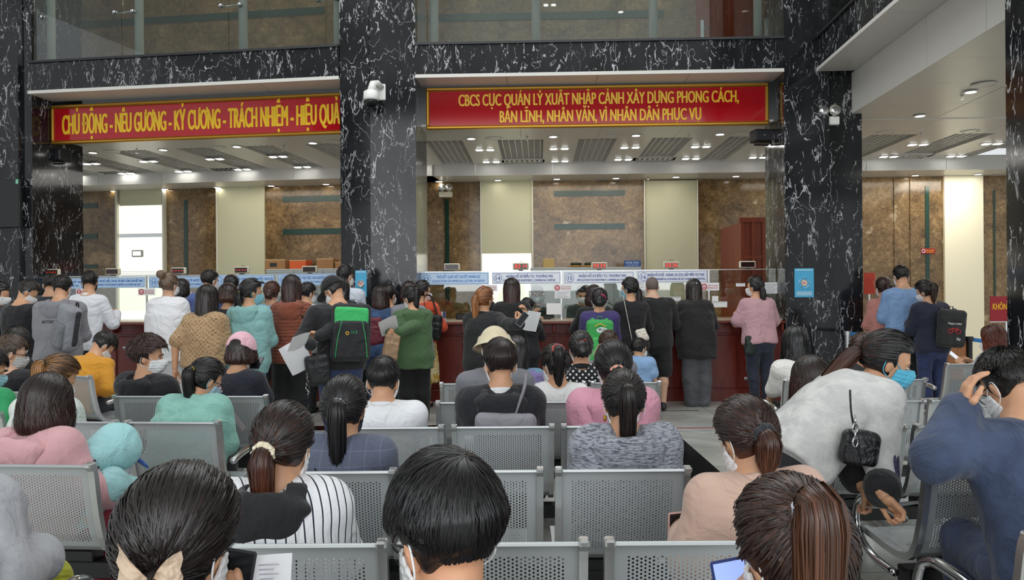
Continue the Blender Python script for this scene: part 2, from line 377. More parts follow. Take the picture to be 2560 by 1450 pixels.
# office behind: back wall, ceilings, bulkheads
DB = 4.55
def office(fr, s0, s1, gs0, gs1, strips, i):
    sbox('wall_back', 'brown', fr, s0, s1, DB, DB + .2, 0, 3.62)
    b = MB(); n = round((s1 - s0) / 1.2); st = (s1 - s0) / n
    for k in range(n): b.box(s0 + k * st + .002, s0 + (k + 1) * st - .002, .47, 1.50, 3.80, 3.83)
    b.build('ceiling', 'soffit', None, fr.o, fr.a, kind='structure')
    b = MB(); n = round((s1 - s0) / 1.35); st = (s1 - s0) / n
    for k in range(n):
        b.box(s0 + k * st + .003, s0 + (k + 1) * st - .003, 3.75, 3.78, 3.60, 3.86); b.box(s0 + k * st + .002, s0 + (k + 1) * st - .002, 3.78, DB, 3.60, 3.63)
    b.build('ceiling', 'soffit', None, fr.o, fr.a, kind='structure')
    b = MB(); x = gs0
    while x < gs1:
        if not any(a - .02 < x < c + .02 for a, c in strips): b.box(x - .008, x + .008, 1.50, 3.75, 3.83, 3.89)
        x += .1
    for k in range(22):
        y = 1.55 + k * .1; b.box(gs0, gs1, y - .006, y + .006, 3.832, 3.885)
    b.build('ceiling_grid', 'soffit', None, fr.o, fr.a, kind='structure')
    b = MB()
    for a, c in strips: b.box(a, c, 1.50, 3.75, 3.80, 3.86)
    b.build('ceiling', 'soffit', None, fr.o, fr.a, kind='structure')
    sbox('ceiling', 'plenum', fr, s0, s1, 1.4, 3.78, 3.98, 4.02)
def strips_of(fr, pts): 
    out = []
    for px, py in pts:
        s, z = fr.hit(px, py, 2.4); 
        out.append((s - .28, s + .28))
    return out
SR = [(FR.hit(x, 388, 2.6)[0] - .27, FR.hit(x, 388, 2.6)[0] + .27) for x in (1045, 1212, 1398, 1567, 1740, 1890, 2065, 2255, 2430)]
SL = [(FL.hit(x, 415, 2.6)[0] - .27, FL.hit(x, 415, 2.6)[0] + .27) for x in (195, 340, 495, 645, 790)]
office(FR, -2.2, 10.5, -2.2, 8.1, SR, 1); office(FL, -9, .35, -9, .35, SL, 2)
# wall finishes: blinds / windows / strips on the office back wall
def wall_panel(name, mat, fr, x0, x1, y0, y1, dd=.03, kind='structure', d=DB):
    a, z1 = fr.hit(x0, y0, d - dd); c, z0 = fr.hit(x1, y1, d - dd); z0 = max(z0, 0.0)
    return sbox(name, mat, fr, a, c, d - dd, d - .001, z0, z1, kind=kind)
n = [20]
def trimname(): n[0] += 1; return 'trim_%d' % n[0]
for (x0, x1, y1) in ((1200, 1335, 633), (1610, 1748, 1000)):
    wall_panel(trimname(), 'cream', FR, x0 + 4, x1 - 4, 452, y1, .04)
    for x in (x0, x1 - 6): wall_panel(trimname(), 'ivory', FR, x, x + 7, 450, 1000, .09)
wall_panel('window_4', 'winlit', FR, 1204, 1331, 634, 1000, .02)
wall_panel(trimname(), 'cream', FL, 546, 664, 466, 1000, .04); wall_panel(trimname(), 'ivory', FL, 539, 546, 466, 1000, .09)
wall_panel(trimname(), 'cream', FL, 298, 404, 474, 512, .05); wall_panel('window_5', 'winlit', FL, 296, 407, 512, 1000, .02)
for x in (287, 405): wall_panel(trimname(), 'ivory', FL, x, x + 8, 472, 1000, .09)
wall_panel(trimname(), 'steel', FL, 298, 406, 585, 592, .05)
wall_panel(trimname(), 'creamw', FR, 2361, 2462, 440, 1000, .06)
for (fr, x0, x1, y0, y1) in ((FR, 1385, 1562, 477, 489), (FR, 1385, 1562, 560, 572), (FR, 1112, 1124, 498, 760), (FR, 2313, 2325, 465, 760), (FR, 2483, 2490, 475, 800),
        (FL, 155, 243, 510, 520), (FL, 155, 243, 586, 597), (FL, 155, 243, 662, 671), (FL, 459, 470, 501, 760), (FL, 707, 860, 491, 502), (FL, 707, 860, 573, 584)):
    wall_panel(trimname(), 'green', fr, x0, x1, y0, y1, .012)
# flat glossy wall joints
for (fr, x, y0) in ((FR, 1172, 455), (FL, 520, 475), (FL, 630, 470), (FR, 2235, 445), (FR, 2275, 445)):
    wall_panel(trimname(), 'brown', fr, x, x + 30, y0, 1000, .02)
# wooden booth behind the right bay
t = thing('wooden_booth', 'red-brown wooden booth with framed panels at the right end of the office', 'booth', FR.w(FR.hit(1875, 600, 2.9)[0], 2.9), FR.a)
b = MB().box(-.16, .62, 0, .05, 0, 2.62).box(-.16, -.10, .05, 1.4, 0, 2.62); b.build('booth_wall', 'wood', t)
b = MB()
for x in (-.16, .02, .20, .40): b.box(x, x + .06, -.03, 0, 0, 2.65)
b.box(-.18, .64, -.04, .06, 2.62, 2.70).box(-.16, .62, -.025, 0, 2.0, 2.06).box(-.16, .62, -.025, 0, 1.2, 1.26); b.build('booth_frame', 'wood', t)

# ---------------------------------------------------------------- ceiling lamps (each lamp is a thing and really gives light)
def proto_down():
    t = thing('downlight', 'x', 'ceiling lamp'); MB().lathe([(.055, 0), (.085, -.004), (.085, -.010), (.06, -.012), (.055, -.004)], n=20).build('trim_ring', 'wplastic', t)
    MB().lathe([(.0, -.003), (.062, -.004), (.062, -.009), (0, -.010)], n=20).build('diffuser', 'lamp', t); return t
def proto_sq():
    t = thing('square_lamp', 'x', 'ceiling lamp'); MB().box(-.17, .17, -.07, .07, -.008, 0).build('lamp_frame', 'wplastic', t)
    for x in (-.09, .09): MB().box(x - .05, x + .05, -.05, .05, -.014, -.008, .004).build('diffuser', 'wlamp', t)
    return t
PD, PS = proto_down(), proto_sq(); usedp = set()
def lamp(proto, fr, px, py, z, label, group):
    q = ray(px, py); tt = (z - CAMH) / q.z; p = Vector((0, 0, CAMH)) + q * tt
    o = proto if proto.name not in usedp else copy_tree(proto); usedp.add(proto.name)
    o.location = p; o.rotation_euler = (0, 0, fr.a); tag(o, label, 'ceiling lamp', group)
for fr, z, lst, lab in (
    (FR, 3.80, [(1178, 346), (1383, 341), (1590, 338), (1800, 335)], 'round downlight in white ceiling strip just behind the two-line red banner'),
    (FR, 3.60, [(1098, 453), (1245, 450), (1392, 447), (1540, 445), (1690, 442), (1840, 440)], 'round downlight in low ceiling along the back wall of the right bay'),
    (FL, 3.80, [(232, 381), (408, 374), (592, 366), (782, 357)], 'round downlight in white ceiling strip just behind the one-line red banner'),
    (FL, 3.60, [(160, 481), (285, 477), (412, 472), (543, 468), (678, 464), (815, 460)], 'round downlight in low ceiling along the back wall of the left bay'),
    (FW, 3.80, [(2300, 289), (2427, 229)], 'round downlight in the bright ceiling over the passage on the right'),
    (FR, 3.60, [(2288, 438), (2445, 435)], 'round downlight in low ceiling by the brown marble of the passage')):
    for px, py in lst: lamp(PD, fr, px, py, z, lab, lab + 's row')
for fr, lst, lab in (
    (FR, [(1045, 408), (1212, 374), (1228, 404), (1398, 371), (1400, 402), (1575, 368), (1558, 398), (1752, 366), (1727, 396), (1895, 393)], 'twin square lamp in white strip between ceiling grids of the right bay'),
    (FL, [(228, 409), (183, 437), (371, 403), (316, 433), (537, 397), (458, 428), (695, 391), (606, 423), (756, 417)], 'twin square lamp in white strip between ceiling grids of the left bay'),
    (FR, [(2295, 361), (2222, 391), (2390, 390), (2480, 359)], 'twin square lamp in white strip between ceiling grids of the passage')):
    for px, py in lst: lamp(PS, fr, px, py, 3.80, lab, lab + 's row')
for k, (x, y) in enumerate([(-3.4, 5.6), (-1.9, 4.0), (-.3, 4.6), (.4, 2.6), (1.2, 5.4), (2.6, 4.2), (2.1, 2.0), (-1.0, 6.6), (3.4, 6.4), (-4.6, 3.0)]):
    o = copy_tree(PS if k % 2 else PD); o.location = (x, y, 8.2); tag(o, 'lamp in the high hall ceiling mirrored in the gallery glass', 'ceiling lamp', 'high hall lamps')
for fr, s, d_, e in ((FR, 1.1, 2.5, 1), (FL, -2.4, 2.5, 1), (FR, 7.0, 2.0, 1.0), (FW, 2.4, 3.0, .8)):
    p = fr.w(s, d_, 3.56); area('office_lamp_glow', p, (0, 0, fr.a), 3.0, 1.7, 34 * e, (1.0, .96, .88))
area('passage_wall_fill', FR.w(8.0, 3.9, 3.5), (R(10), 0, FR.a), 1.0, .6, 16, (1.0, .95, .84))  # fill light added to brighten the cream passage wall, no fixture behind it
for fr, s in ((FR, 1.2), (FL, -2.4), (FR, 6.2)):
    area('wall_lamp_glow', fr.w(s, 4.0, 3.52), (R(12), 0, fr.a), 3.6, .3, 9, (1.0, .93, .80))
area('gallery_fill', FR.w(1.2, 1.4, 7.9), (0, 0, FR.a), 4, 1.0, 40, (1, .95, .85))  # fill lights added in both galleries so the brown marble shows
area('gallery_fill', FL.w(-2.3, 1.4, 7.9), (0, 0, FL.a), 4, 1.0, 40, (1, .95, .85))
# sprinklers and round ceiling vents
for k, (px, py, z) in enumerate([(1317, 341, 3.8), (1722, 335, 3.8), (1328, 447, 3.6), (1620, 442, 3.6), (342, 374, 3.8), (710, 362, 3.8), (364, 475, 3.6), (624, 465, 3.6), (2302, 331, 3.8), (2405, 237, 3.8), (2485, 426, 3.6)]):
    q = ray(px, py); p = Vector((0, 0, CAMH)) + q * ((z - CAMH) / q.z)
    b = MB().lathe([(.02, 0), (.02, -.01), (.007, -.012), (.007, -.05), (.025, -.052), (.025, -.056)], n=10)
    tag(b.build('sprinkler', 'chrome', None, p, smooth=False), 'small chrome sprinkler head hanging from the white office ceiling', 'sprinkler', 'ceiling sprinklers')
for k, (px, py) in enumerate([(1235, 346), (1535, 340), (1848, 333), (278, 378), (545, 368), (835, 354), (2460, 211), (2215, 330), (2425, 328)]):
    q = ray(px, py); p = Vector((0, 0, CAMH)) + q * ((3.8 - CAMH) / q.z)
    b = MB().lathe([(.13, 0), (.135, -.006), (.115, -.010), (.11, -.004), (.09, -.004), (.085, -.008), (0, -.008)], n=24)
    tag(b.build('ceiling_speaker', 'soffit', None, p), 'flat round speaker cover set flush in the white office ceiling', 'speaker', 'flush ceiling speakers')
# ---------------------------------------------------------------- banners
def banner(fr, x0, x1, d, zt, zb, lines, label, ragged=None):
    s0, s1 = x0, x1; t = thing('banner', label, 'banner', fr.w((s0 + s1) / 2, d, zb), fr.a); h = zt - zb; w_ = (s1 - s0) / 2
    MB().box(-w_ + .03, w_ - .03, .0, .03, .03, h - .03).build('panel', 'red', t)
    b = MB()
    for (a, c, e, f) in ((-w_, w_, 0, .045), (-w_, w_, h - .045, h), (-w_, -w_ + .045, .045, h - .045), (w_ - .045, w_, .045, h - .045)):
        b.box(a, c, -.03, .03, e, f, .012)
    for k in range(int(2 * w_ / .03)):
        for z in (.05, h - .05): b.ball((-w_ + .05 + k * .03, -.008, z), .009, 6, 4)
    b.build('frame', 'gold', t)
    for (body, cx, cz, hh, ww) in lines: text(t, 'lettering', body, 'yellow', cx - (s0 + s1) / 2, cz - zb, -.004, hh, ww, .030, ext=.003)
def line(fr, d, x0, x1, y0, y1):
    a, z0 = fr.hit(x0, y0, d); c, z1 = fr.hit(x1, y1, d); return (a + c) / 2, (z0 + z1) / 2, c - a
DBN = .44
zt, zb = 4.33, 3.75
a1 = line(FR, DBN, 1147, 1846, 250, 240); a2 = line(FR, DBN, 1250, 1752, 291, 284)
banner(FR, FR.hit(1066, 270, DBN)[0], FR.hit(1921, 270, DBN)[0], DBN, zt, zb,
    [('CBCS CỤC QUẢN LÝ XUẤT NHẬP CẢNH XÂY DỰNG PHONG CÁCH,', a1[0], a1[1], .17, a1[2]), ('BẢN LĨNH, NHÂN VĂN, VÌ NHÂN DÂN PHỤC VỤ', a2[0], a2[1], .17, a2[2])], 'red banner with two lines of yellow letters in a gold frame over the right counters')
zt, zb = 4.29, 3.71
a1 = line(FL, DBN, 157, 849, 312, 282)
banner(FL, FL.hit(129, 310, DBN)[0], FL.hit(872, 290, DBN)[0], DBN, zt, zb,
    [('CHỦ ĐỘNG - NÊU GƯƠNG - KỶ CƯƠNG - TRÁCH NHIỆM - HIỆU QUẢ', a1[0] + .0, a1[1], .30, a1[2])], 'red banner with one line of yellow letters in a gold frame over the left counters')

# ---------------------------------------------------------------- counters with glass
CT = 1.08
def counter(fr, s0, s1, label, front=.06):
    t = thing('service_counter', label, 'counter', fr.w((s0 + s1) / 2, front, 0), fr.a); w_ = (s1 - s0) / 2
    MB().box(-w_, w_, .02, .62, 0.0, CT - .04).build('body', 'mahog', t)
    MB().box(-w_, w_, 0, .02, 0, .16, .004).build('plinth', 'mahog', t)
    n = max(2, round((s1 - s0) / .62)); st = (s1 - s0) / n
    for k in range(n):
        x0, x1 = -w_ + k * st, -w_ + (k + 1) * st
        p = MB().box(x0 + .012, x1 - .012, .004, .02, .175, CT - .20, .006); p.build('panel', 'mahog', t)
        for z in (.30, .72):
            MB().lathe([(.0, -.012), (.022, -.010), (.026, -.002), (.026, .004)], (x0 + .11, .004, z), 14, 'Y').build('stud', 'chrome', t, smooth=True)
    MB().box(-w_, w_, -.01, .02, CT - .17, CT - .04, .006).build('apron', 'mahog', t)
    b = MB().box(-w_ - .0, w_ + .0, -.13, .35, CT - .04, CT - .012, .01); b.build('ledge', 'mahog', t)
    MB().box(-w_, w_, .0, .75, CT - .012, CT + .012, .006).build('worktop', 'top', t)
    for k in range(n + 1):
        x = -w_ + k * st + (.04 if k == 0 else (-.04 if k == n else 0))
        MB().box(x - .02, x + .02, -.11, .0, CT - .15, CT - .04, .01).build('bracket', 'mahog', t)
    return t
RC0, RC1 = cr + .01, rl - .012
counter(FR, RC0, RC1, 'long mahogany counter with stone worktop and chrome studs in the right bay')
LC0, LC1 = ll + .03, -.14
counter(FL, LC0, LC1, 'long mahogany counter with stone worktop in the left bay')
GT = 1.73
def screen(fr, s0, s1, zt, joints, label):
    t = thing('glass_screen', label, 'glass screen', fr.w(0, .36, CT + .012), fr.a); z = zt - CT - .012
    js = [s0] + joints + [s1]
    for a, c in zip(js[:-1], js[1:]):
        MB().box(a + .004, c - .004, 0, .01, .14, z - .012).build('pane', 'glass', t)
    MB().box(s0, s1, -.006, .016, z - .012, z, .002).build('top_rail', 'steel', t)
    for x in joints: MB().box(x - .008, x + .008, -.008, .018, 0, z - .012).build('mullion', 'steel', t)
    return t
zR = FR.hit(1400, 676, .36)[1]; zL = FL.hit(400, 688, .36)[1]
jr = [FR.hit(x, 700, .36)[0] for x in (1221, 1403, 1595, 1772)]; jl = [FL.hit(x, 700, .36)[0] for x in (213, 366, 530, 690)]
screen(FR, RC0, RC1, zR, jr, 'clear glass screen standing on the right counter'); screen(FL, LC0, LC1, zL, jl, 'clear glass screen standing on the left counter')
# number signs on the glass
def sign(fr, x0, x1, y0, y1, num, l1, l2, face, ink, label, w1=None, w2=None, cx1=None, cx2=None):
    d = .335; s0, zt = fr.hit(x0, y0, d); s1, zb = fr.hit(x1, y1, d); zm = (zt + zb) / 2; h = zt - zb if False else abs(zt - zb); w_ = (s1 - s0) / 2
    h = max(.135, min(.17, h))
    t = thing('counter_sign', label, 'sign', fr.w((s0 + s1) / 2, d, zm - h / 2), fr.a)
    MB().box(-w_, w_, 0, .006, 0, h).build('plate', face, t)
    b = MB(); e = .010
    for (a, c, p, q) in ((-w_ + e, w_ - e, e, e + .004), (-w_ + e, w_ - e, h - e - .004, h - e), (-w_ + e, -w_ + e + .004, e, h - e), (w_ - e - .004, w_ - e, e, h - e)): b.box(a, c, -.0015, 0, p, q)
    b.build('border', ink, t)
    r = h * .33; cx = -w_ + e + r + .02
    b = MB().tube([(cx + r * math.cos(q), -.001, h / 2 + r * math.sin(q)) for q in [k * math.pi / 12 for k in range(24)]], .003, 5, closed=True); b.build('ring', ink, t)
    text(t, 'number', num, ink, cx, h / 2, -.001, h * .34, None, .02, ext=.001)
    full = 2 * w_ - (cx + w_ + r) - .03; mid = cx + r + .015 + full / 2
    for (l, z, hh, ww, c_) in ((l1, .66, .24, w1, cx1), (l2, .31, .19, w2, cx2)):
        if l: text(t, 'lettering', l, ink, mid if c_ is None else (fr.hit(c_, 700, d)[0] - (s0 + s1) / 2), h * z, -.001, h * hh, (full * .9 if ww is None else abs(fr.hit(ww[1], 700, d)[0] - fr.hit(ww[0], 700, d)[0])), .02, ext=.001)
sign(FR, 1051, 1222, 682, 711, '13', 'TRẢ KẾT QUẢ XÉT DUYỆT NHÂN SỰ', 'COLLECTION OF APPROVAL LETTER OF ENTRY', 'signl', 'signc', 'pale blue sign about approval letter of entry at left end of the right counter', (1091, 1200), (1079, 1212), 1146, 1146)
sign(FR, 1230, 1402, 681, 709, '14', 'NHẬN HỒ SƠ ĐẦU TƯ, THƯƠNG MẠI', 'APPLICATION FOR INVESTMENT, COMMERCIAL PURPOSE', 'signb', 'signt', 'white investment application sign right of the pale blue approval letter sign', (1266, 1382), (1258, 1388), 1324, 1323)
sign(FR, 1410, 1585, 680, 708, '15', 'NHẬN HỒ SƠ ĐẦU TƯ, THƯƠNG MẠI', 'APPLICATION FOR INVESTMENT, COMMERCIAL PURPOSE', 'signb', 'signt', 'white investment application sign under the lit queue display showing nine first', (1447, 1565), (1442, 1572), 1506, 1507)
sign(FR, 1594, 1768, 677, 706, '16', 'NHẬN HỒ SƠ BỘ - NGÀNH, DU LỊCH, GIẤY MIỄN THỊ THỰC', 'FROM GOVERNMENTAL AUTHORITIES OR FOR TOURISM, VISA EXEMPTION', 'signb', 'signt', 'white sign about governmental authorities and tourism behind the bald man', (1620, 1762), (1622, 1762), 1691, 1692)
sign(FL, 66, 206, 697, 722, '8', 'DÂN VIỆT NAM', 'S AND ABTC', 'signl', 'signc', 'leftmost pale blue sign on the glass behind the dark-haired men', (172, 204), (176, 199), 188, 187)
sign(FL, 212, 362, 694, 719, '9', 'LỆ PHÍ HỘ CHIẾU, TEM AB, THẺ ABTC CÔNG DÂN VIỆT NAM', 'PAYMENT FOR VIETNAMESE PASSPORTS, AB STAMPS AND ABTC', 'signl', 'signc', 'pale blue sign about passport payment behind white-shirted man', (244, 356), (243, 352), 300, 298)
sign(FL, 372, 524, 692, 719, '10', 'CỦA NGƯỜI NƯỚC NGOÀI', "RS' DOCUMENTS", 'signl', 'signc', 'pale blue sign on the glass behind the woman with a blond hair bun', (447, 520), (470, 506), 484, 488)
sign(FL, 536, 686, 688, 716, '11', 'GIẤY TỜ CHO NGƯỜI NƯỚC NGOÀI', 'DOCUMENTS', 'signl', 'signc', 'pale blue sign on the glass behind the woman with teal hood and sunglasses', (575, 682), (650, 682), 628, 666)
sign(FL, 695, 846, 685, 713, '12', 'HỘ CHIẾU, THỊ THỰC CHO NGƯỜI NƯỚC NGOÀI', 'OF FOREIGNERS', 'signl', 'signc', 'pale blue sign on the glass nearest the centre marble pillar', (730, 842), (758, 842), 786, 800)
# queue number displays on the glass
SEG = {'0': 'abcdef', '1': 'bc', '3': 'abcdg', '4': 'bcfg', '6': 'acdefg', '9': 'abcdfg', '8': 'abcdefg', '-': 'g', '7': 'abc'}
def display(fr, px, py, num, label, ink='led'):
    d = .36; s, z = fr.hit(px, py, d); t = thing('number_display', label, 'display', fr.w(s, d, (zL if fr is FL else zR)), fr.a)
    zz = max(.0, z - (zL if fr is FL else zR) - .05)
    MB().box(-.11, .11, -.03, .03, .012, .108, .012).build('housing', 'cplastic', t); MB().box(-.03, .03, -.02, .02, .0, .014).build('stand', 'black', t)
    MB().box(-.092, .092, -.033, -.028, .026, .094).build('screen', plain('display_screen', '2a1212', .15), t)
    MB().tube([(-.02, .02, .105), (-.01, .025, .13), (.02, .02, .13), (.03, .02, .108)], .003, 6).build('cable', 'dgrey', t)
    b = MB(); w_, h = .011, .022
    for k, ch in enumerate(num):
        x = -.066 + k * .044; zc = .06
        S = dict(a=(-w_, w_, h, 'h'), g=(-w_, w_, 0, 'h'), d=(-w_, w_, -h, 'h'), f=(0, h, -w_, 'v'), b=(0, h, w_, 'v'), e=(-h, 0, -w_, 'v'), c=(-h, 0, w_, 'v'))
        for q in SEG.get(ch, ''):
            m = S[q]
            if m[3] == 'h': b.box(x + m[0], x + m[1], -.036, -.033, zc + m[2] - .003, zc + m[2] + .003)
            else: b.box(x + m[2] - .003, x + m[2] + .003, -.036, -.033, zc + m[0], zc + m[1])
    if b.v: b.build('digits', ink, t)
for a in ((FL, 133, 683, '----', 'queue display above the glass behind the dark-haired men at far left'), (FL, 283, 681, '', 'blank queue display on the glass right of the white-shirted man'), (FL, 447, 677, '----', 'queue display on the glass just behind the hair bun'),
          (FL, 605, 674, '----', 'queue display with four red dashes above the blue-shirted man'), (FL, 775, 672, '', 'blank queue display in front of the grey cabinet with cartons'), (FR, 1130, 669, '', 'blank queue display above the pale blue approval letter sign'),
          (FR, 1302, 668, '8014', 'washed-out queue display in front of the bright window'), (FR, 1498, 665, '9039', 'lit queue display with bright red digits starting with nine'), (FR, 1678, 663, '0036', 'lit queue display with two zeros first, above the bald man'), (FR, 1868, 661, '', 'blank queue display at the right end of the glass')):
    display(*a)
# small notices on the glass
def notice(fr, x0, x1, y0, y1, label, stamp=False, lines=0, d=.335):
    s0, zt = fr.hit(x0, y0, d); s1, zb = fr.hit(x1, y1, d); t = thing('notice', label, 'notice', fr.w((s0 + s1) / 2, d, zb), fr.a); w_, h = (s1 - s0) / 2, zt - zb
    MB().box(-w_, w_, 0, .004, 0, h).build('sheet', 'paper', t)
    if stamp:
        r = h * .34; cx = -w_ + r + .02
        MB().tube([(cx + r * math.cos(q), -.002, h / 2 + r * math.sin(q)) for q in [k * math.pi / 10 for k in range(20)]], .007, 5, closed=True).build('red_ring', 'redink', t)
        MB().box(cx - r * .5, cx + r * .5, -.002, 0, h * .38, h * .5).build('mark', 'redink', t)
        text(t, 'lettering', 'XIN VUI LÒNG', 'redink', cx + r + (w_ - cx - r) / 2, h * .64, -.001, h * .14, (w_ - cx - r) * .8, .02, ext=.001)
        text(t, 'lettering', 'KHÔNG CHẠM', 'redink', cx + r + (w_ - cx - r) / 2, h * .34, -.001, h * .14, (w_ - cx - r) * .8, .02, ext=.001)
    b = MB()
    for k in range(lines): b.box(-w_ * .8, w_ * (.8 - .2 * (k % 3)), -.001, 0, h * (.85 - .75 * k / max(1, lines - 1)) - .003, h * (.85 - .75 * k / max(1, lines - 1)) + .002)
    if lines: b.build('print', plain('grey_print', '9a9da4', .7), t)
notice(FL, 190, 222, 722, 736, 'small notice with red ring behind the white-shirted man', True); notice(FL, 345, 387, 721, 738, 'small notice with red ring under sign about payment', True)
notice(FR, 1199, 1243, 712, 728, 'small notice with red ring beside the blond ponytail', True); notice(FR, 1384, 1430, 711, 727, 'small notice with red ring right of the clerk in the face shield', True)
notice(FR, 1750, 1798, 707, 726, 'small notice with red ring right of the black-jacketed woman', True); notice(FR, 1592, 1612, 708, 726, 'small notice half hidden behind the bald man under sign 16', False, 3)
notice(FR, 1387, 1426, 728, 746, 'white printed sheet taped to the glass under the red-ring notice', False, 5); notice(FR, 1366, 1405, 758, 786, 'blank white sheet leaning on the glass beside the clerk', False, 0)
notice(FR, 1908, 1948, 706, 734, 'white printed sheet on the glass right of the pink-shirted woman', False, 6); notice(FR, 1840, 1863, 708, 716, 'thin white strip on the glass left of the pink-shirted woman', False, 1)
notice(FR, 1778, 1818, 754, 768, 'low white slip on the glass left of the pink-shirted woman', False, 1); notice(FR, 1780, 1796, 740, 753, 'small cream square note above the low white slip', False, 0); notice(FR, 1673, 1702, 742, 753, 'printed strip between the bald man and the black-jacketed woman', False, 2)
# 5K posters on the pillars
def poster(fr, x0, x1, y0, y1, d, label):
    s0, zt = fr.hit(x0, y0, d); s1, zb = fr.hit(x1, y1, d); t = thing('poster', label, 'poster', fr.w((s0 + s1) / 2, d, zb), fr.a); w_, h = (s1 - s0) / 2, zt - zb
    MB().box(-w_, w_, 0, .006, 0, h).build('sheet', 'postb', t)
    b = MB(); cz = h * .5
    for k in range(5):
        q = math.pi / 2 + k * 2 * math.pi / 5; x, z = math.cos(q) * w_ * .52, cz + math.sin(q) * w_ * .52
        b.tube([(x - .03 * math.sin(q), -.002, z + .03 * math.cos(q)), (x + .03 * math.sin(q), -.002, z - .03 * math.cos(q))], .018, 8, flat=.1)
    b.lathe([(.0, -.003), (.042, -.003), (.042, 0)], (0, 0, cz), 20, 'Y'); b.box(-w_ * .85, w_ * .85, -.001, 0, h * .93, h * .955)
    b.build('picture', 'postw', t); b = MB()
    for k in range(3): b.box(-w_ * .8, w_ * .8, -.001, 0, h * (.07 + .05 * k), h * (.09 + .05 * k))
    b.build('print', 'postw', t); text(t, 'lettering', '5K', 'redink', 0, cz, -.004, .035, None, .02, ext=.001)
    MB().tube([(.036 * math.cos(q), -.0045, cz + .036 * math.sin(q)) for q in [k * math.pi / 10 for k in range(20)]], .004, 5, closed=True).build('ring', plain('poster_orange', 'e0a030', .6), t)
poster(FR, 1986, 2035, 671, 743, -.012, 'light blue health poster on the black marble pillar'); poster(FR, 888, 917, 676, 742, -.012, 'light blue health poster behind the white-shirted man by the centre pillar')
# cameras, lamps, speakers on the pillars
s, z = FR.hit(948, 235, 0); t = thing('dome_camera', 'white dome camera on a bracket on the centre pillar', 'camera', FR.w(s, 0, z), FR.a)
MB().box(-.05, .09, -.03, 0, -.09, .13, .01).build('wall_plate', 'wplastic', t)
MB().tube([(.03, -.03, .08), (-.0, -.12, .11), (-.04, -.20, .08), (-.06, -.22, -.02)], [.045, .045, .05, .055], 14).build('arm', 'wplastic', t, smooth=True)
MB().lathe([(.05, 0), (.10, -.03), (.105, -.12), (.095, -.14)], (-.06, -.22, -.0), 20).build('housing', 'wplastic', t, smooth=True)
MB().lathe([(.085, 0), (.085, -.02), (.07, -.06), (.04, -.085), (.005, -.093)], (-.06, -.22, -.14), 20).build('dome', plain('smoked_dome', '0d0e10', .05), t, smooth=True)
def twin(fr, px, py, d, label, w_=.14, body='wplastic'):
    s, z = fr.hit(px, py, d); t = thing('emergency_light', label, 'emergency lamp', fr.w(s, d, z), fr.a)
    MB().box(-w_, w_, -.08, 0, -.11, .0, .01).build('battery_box', body, t)
    for x in (-w_ * .52, w_ * .52):
        h = MB().lathe([(.03, .04), (.055, .0), (.07, -.035), (.07, -.05)], (x, -.05, .075), 18, 'Y').build('lamp_head', 'cplastic', t, smooth=True)
        MB().lathe([(.0, -.035), (.06, -.04), (.064, -.05), (.0, -.056)], (x, -.05, .075), 18, 'Y').build('reflector', 'reflector', h, smooth=True)
        MB().tube([(x, -.04, -.0), (x, -.045, .02)], .015, 8).build('neck', 'cplastic', t)
twin(FR, 2067, 294, .1, 'white twin-head emergency lamp on the black pillar at right'); twin(FR, 1115, 480, DB - .02, 'cream twin-head emergency lamp on the brown marble behind counter 13', .13, 'cplastic')
def wall_speaker(fr, px, py, d, yaw, label):
    s, z = fr.hit(px, py, d); t = thing('wall_speaker', label, 'speaker', fr.w(s, d, z), fr.a + yaw)
    MB().box(-.13, .13, -.10, .10, -.085, .085, .012).build('cabinet', 'spk', t); MB().box(-.115, .115, -.106, -.098, -.07, .07, .003).build('grille', 'dgrey', t)
    MB().tube([(-.1, 0, -.08), (-.1, 0, -.12), (.1, 0, -.12), (.1, 0, -.08)], .012, 8).build('bracket', 'black', t); MB().box(-.02, .02, -.108, -.105, -.01, .005).build('badge', 'steel', t)
wall_speaker(FR, 1903, 341, .62, R(10), 'black loudspeaker under the right end of the two-line banner'); wall_speaker(FL, 150, 390, .62, R(-15), 'black loudspeaker under the left end of the one-line banner')
# tv on the left column
s1, z1 = FL.hit(48, 446, -.06); s0, z0 = FL.hit(-60, 570, -.06)
t = thing('television', 'black flat television hanging on the marble column at far left', 'television', FL.w((s0 + s1) / 2, -.06, z0), FL.a); w_, h = (s1 - s0) / 2, z1 - z0
MB().box(-w_, w_, 0, .05, 0, h, .006).build('bezel', 'black', t); MB().box(-w_ + .012, w_ - .012, -.003, 0, .012, h - .012).build('screen', plain('tv_screen', '050608', .04), t)
MB().box(w_ - .055, w_ - .012, -.004, -.003, h - .075, h - .012).build('sticker', plain('green_sticker', '7fc6a8', .5), t)
MB().box(-.1, .1, .05, .06, h * .3, h * .7).build('mount', 'dgrey', t)
# red notices and the sign at the right
def plate(fr, x0, x1, y0, y1, d, name, label, mat, lines, ink='paper', cat='sign'):
    s0, zt = fr.hit(x0, y0, d); s1, zb = fr.hit(x1, y1, d); t = thing(name, label, cat, fr.w((s0 + s1) / 2, d, zb), fr.a); w_, h = (s1 - s0) / 2, zt - zb
    MB().box(-w_, w_, 0, .01, 0, h, .002).build('plate', mat, t)
    for (body, cx, cz, hh, ww, m) in lines: text(t, 'lettering', body, m, cx * w_, cz * h, -.001, hh * h, ww * 2 * w_, .02, ext=.001)
    return t, w_, h
t, w_, h = plate(FR, 2160, 2188, 682, 735, 1.2, 'red_notice', 'orange-red printed notice board beside the black pillar', plain('orange_red', 'd2452c', .6), [], cat='notice')
b = MB()
for k in range(9): b.box(-w_ * .8, w_ * .8, -.001, 0, h * (.1 + .08 * k), h * (.115 + .08 * k))
b.build('print', plain('dark_red_print', 'a02a1e', .7), t)
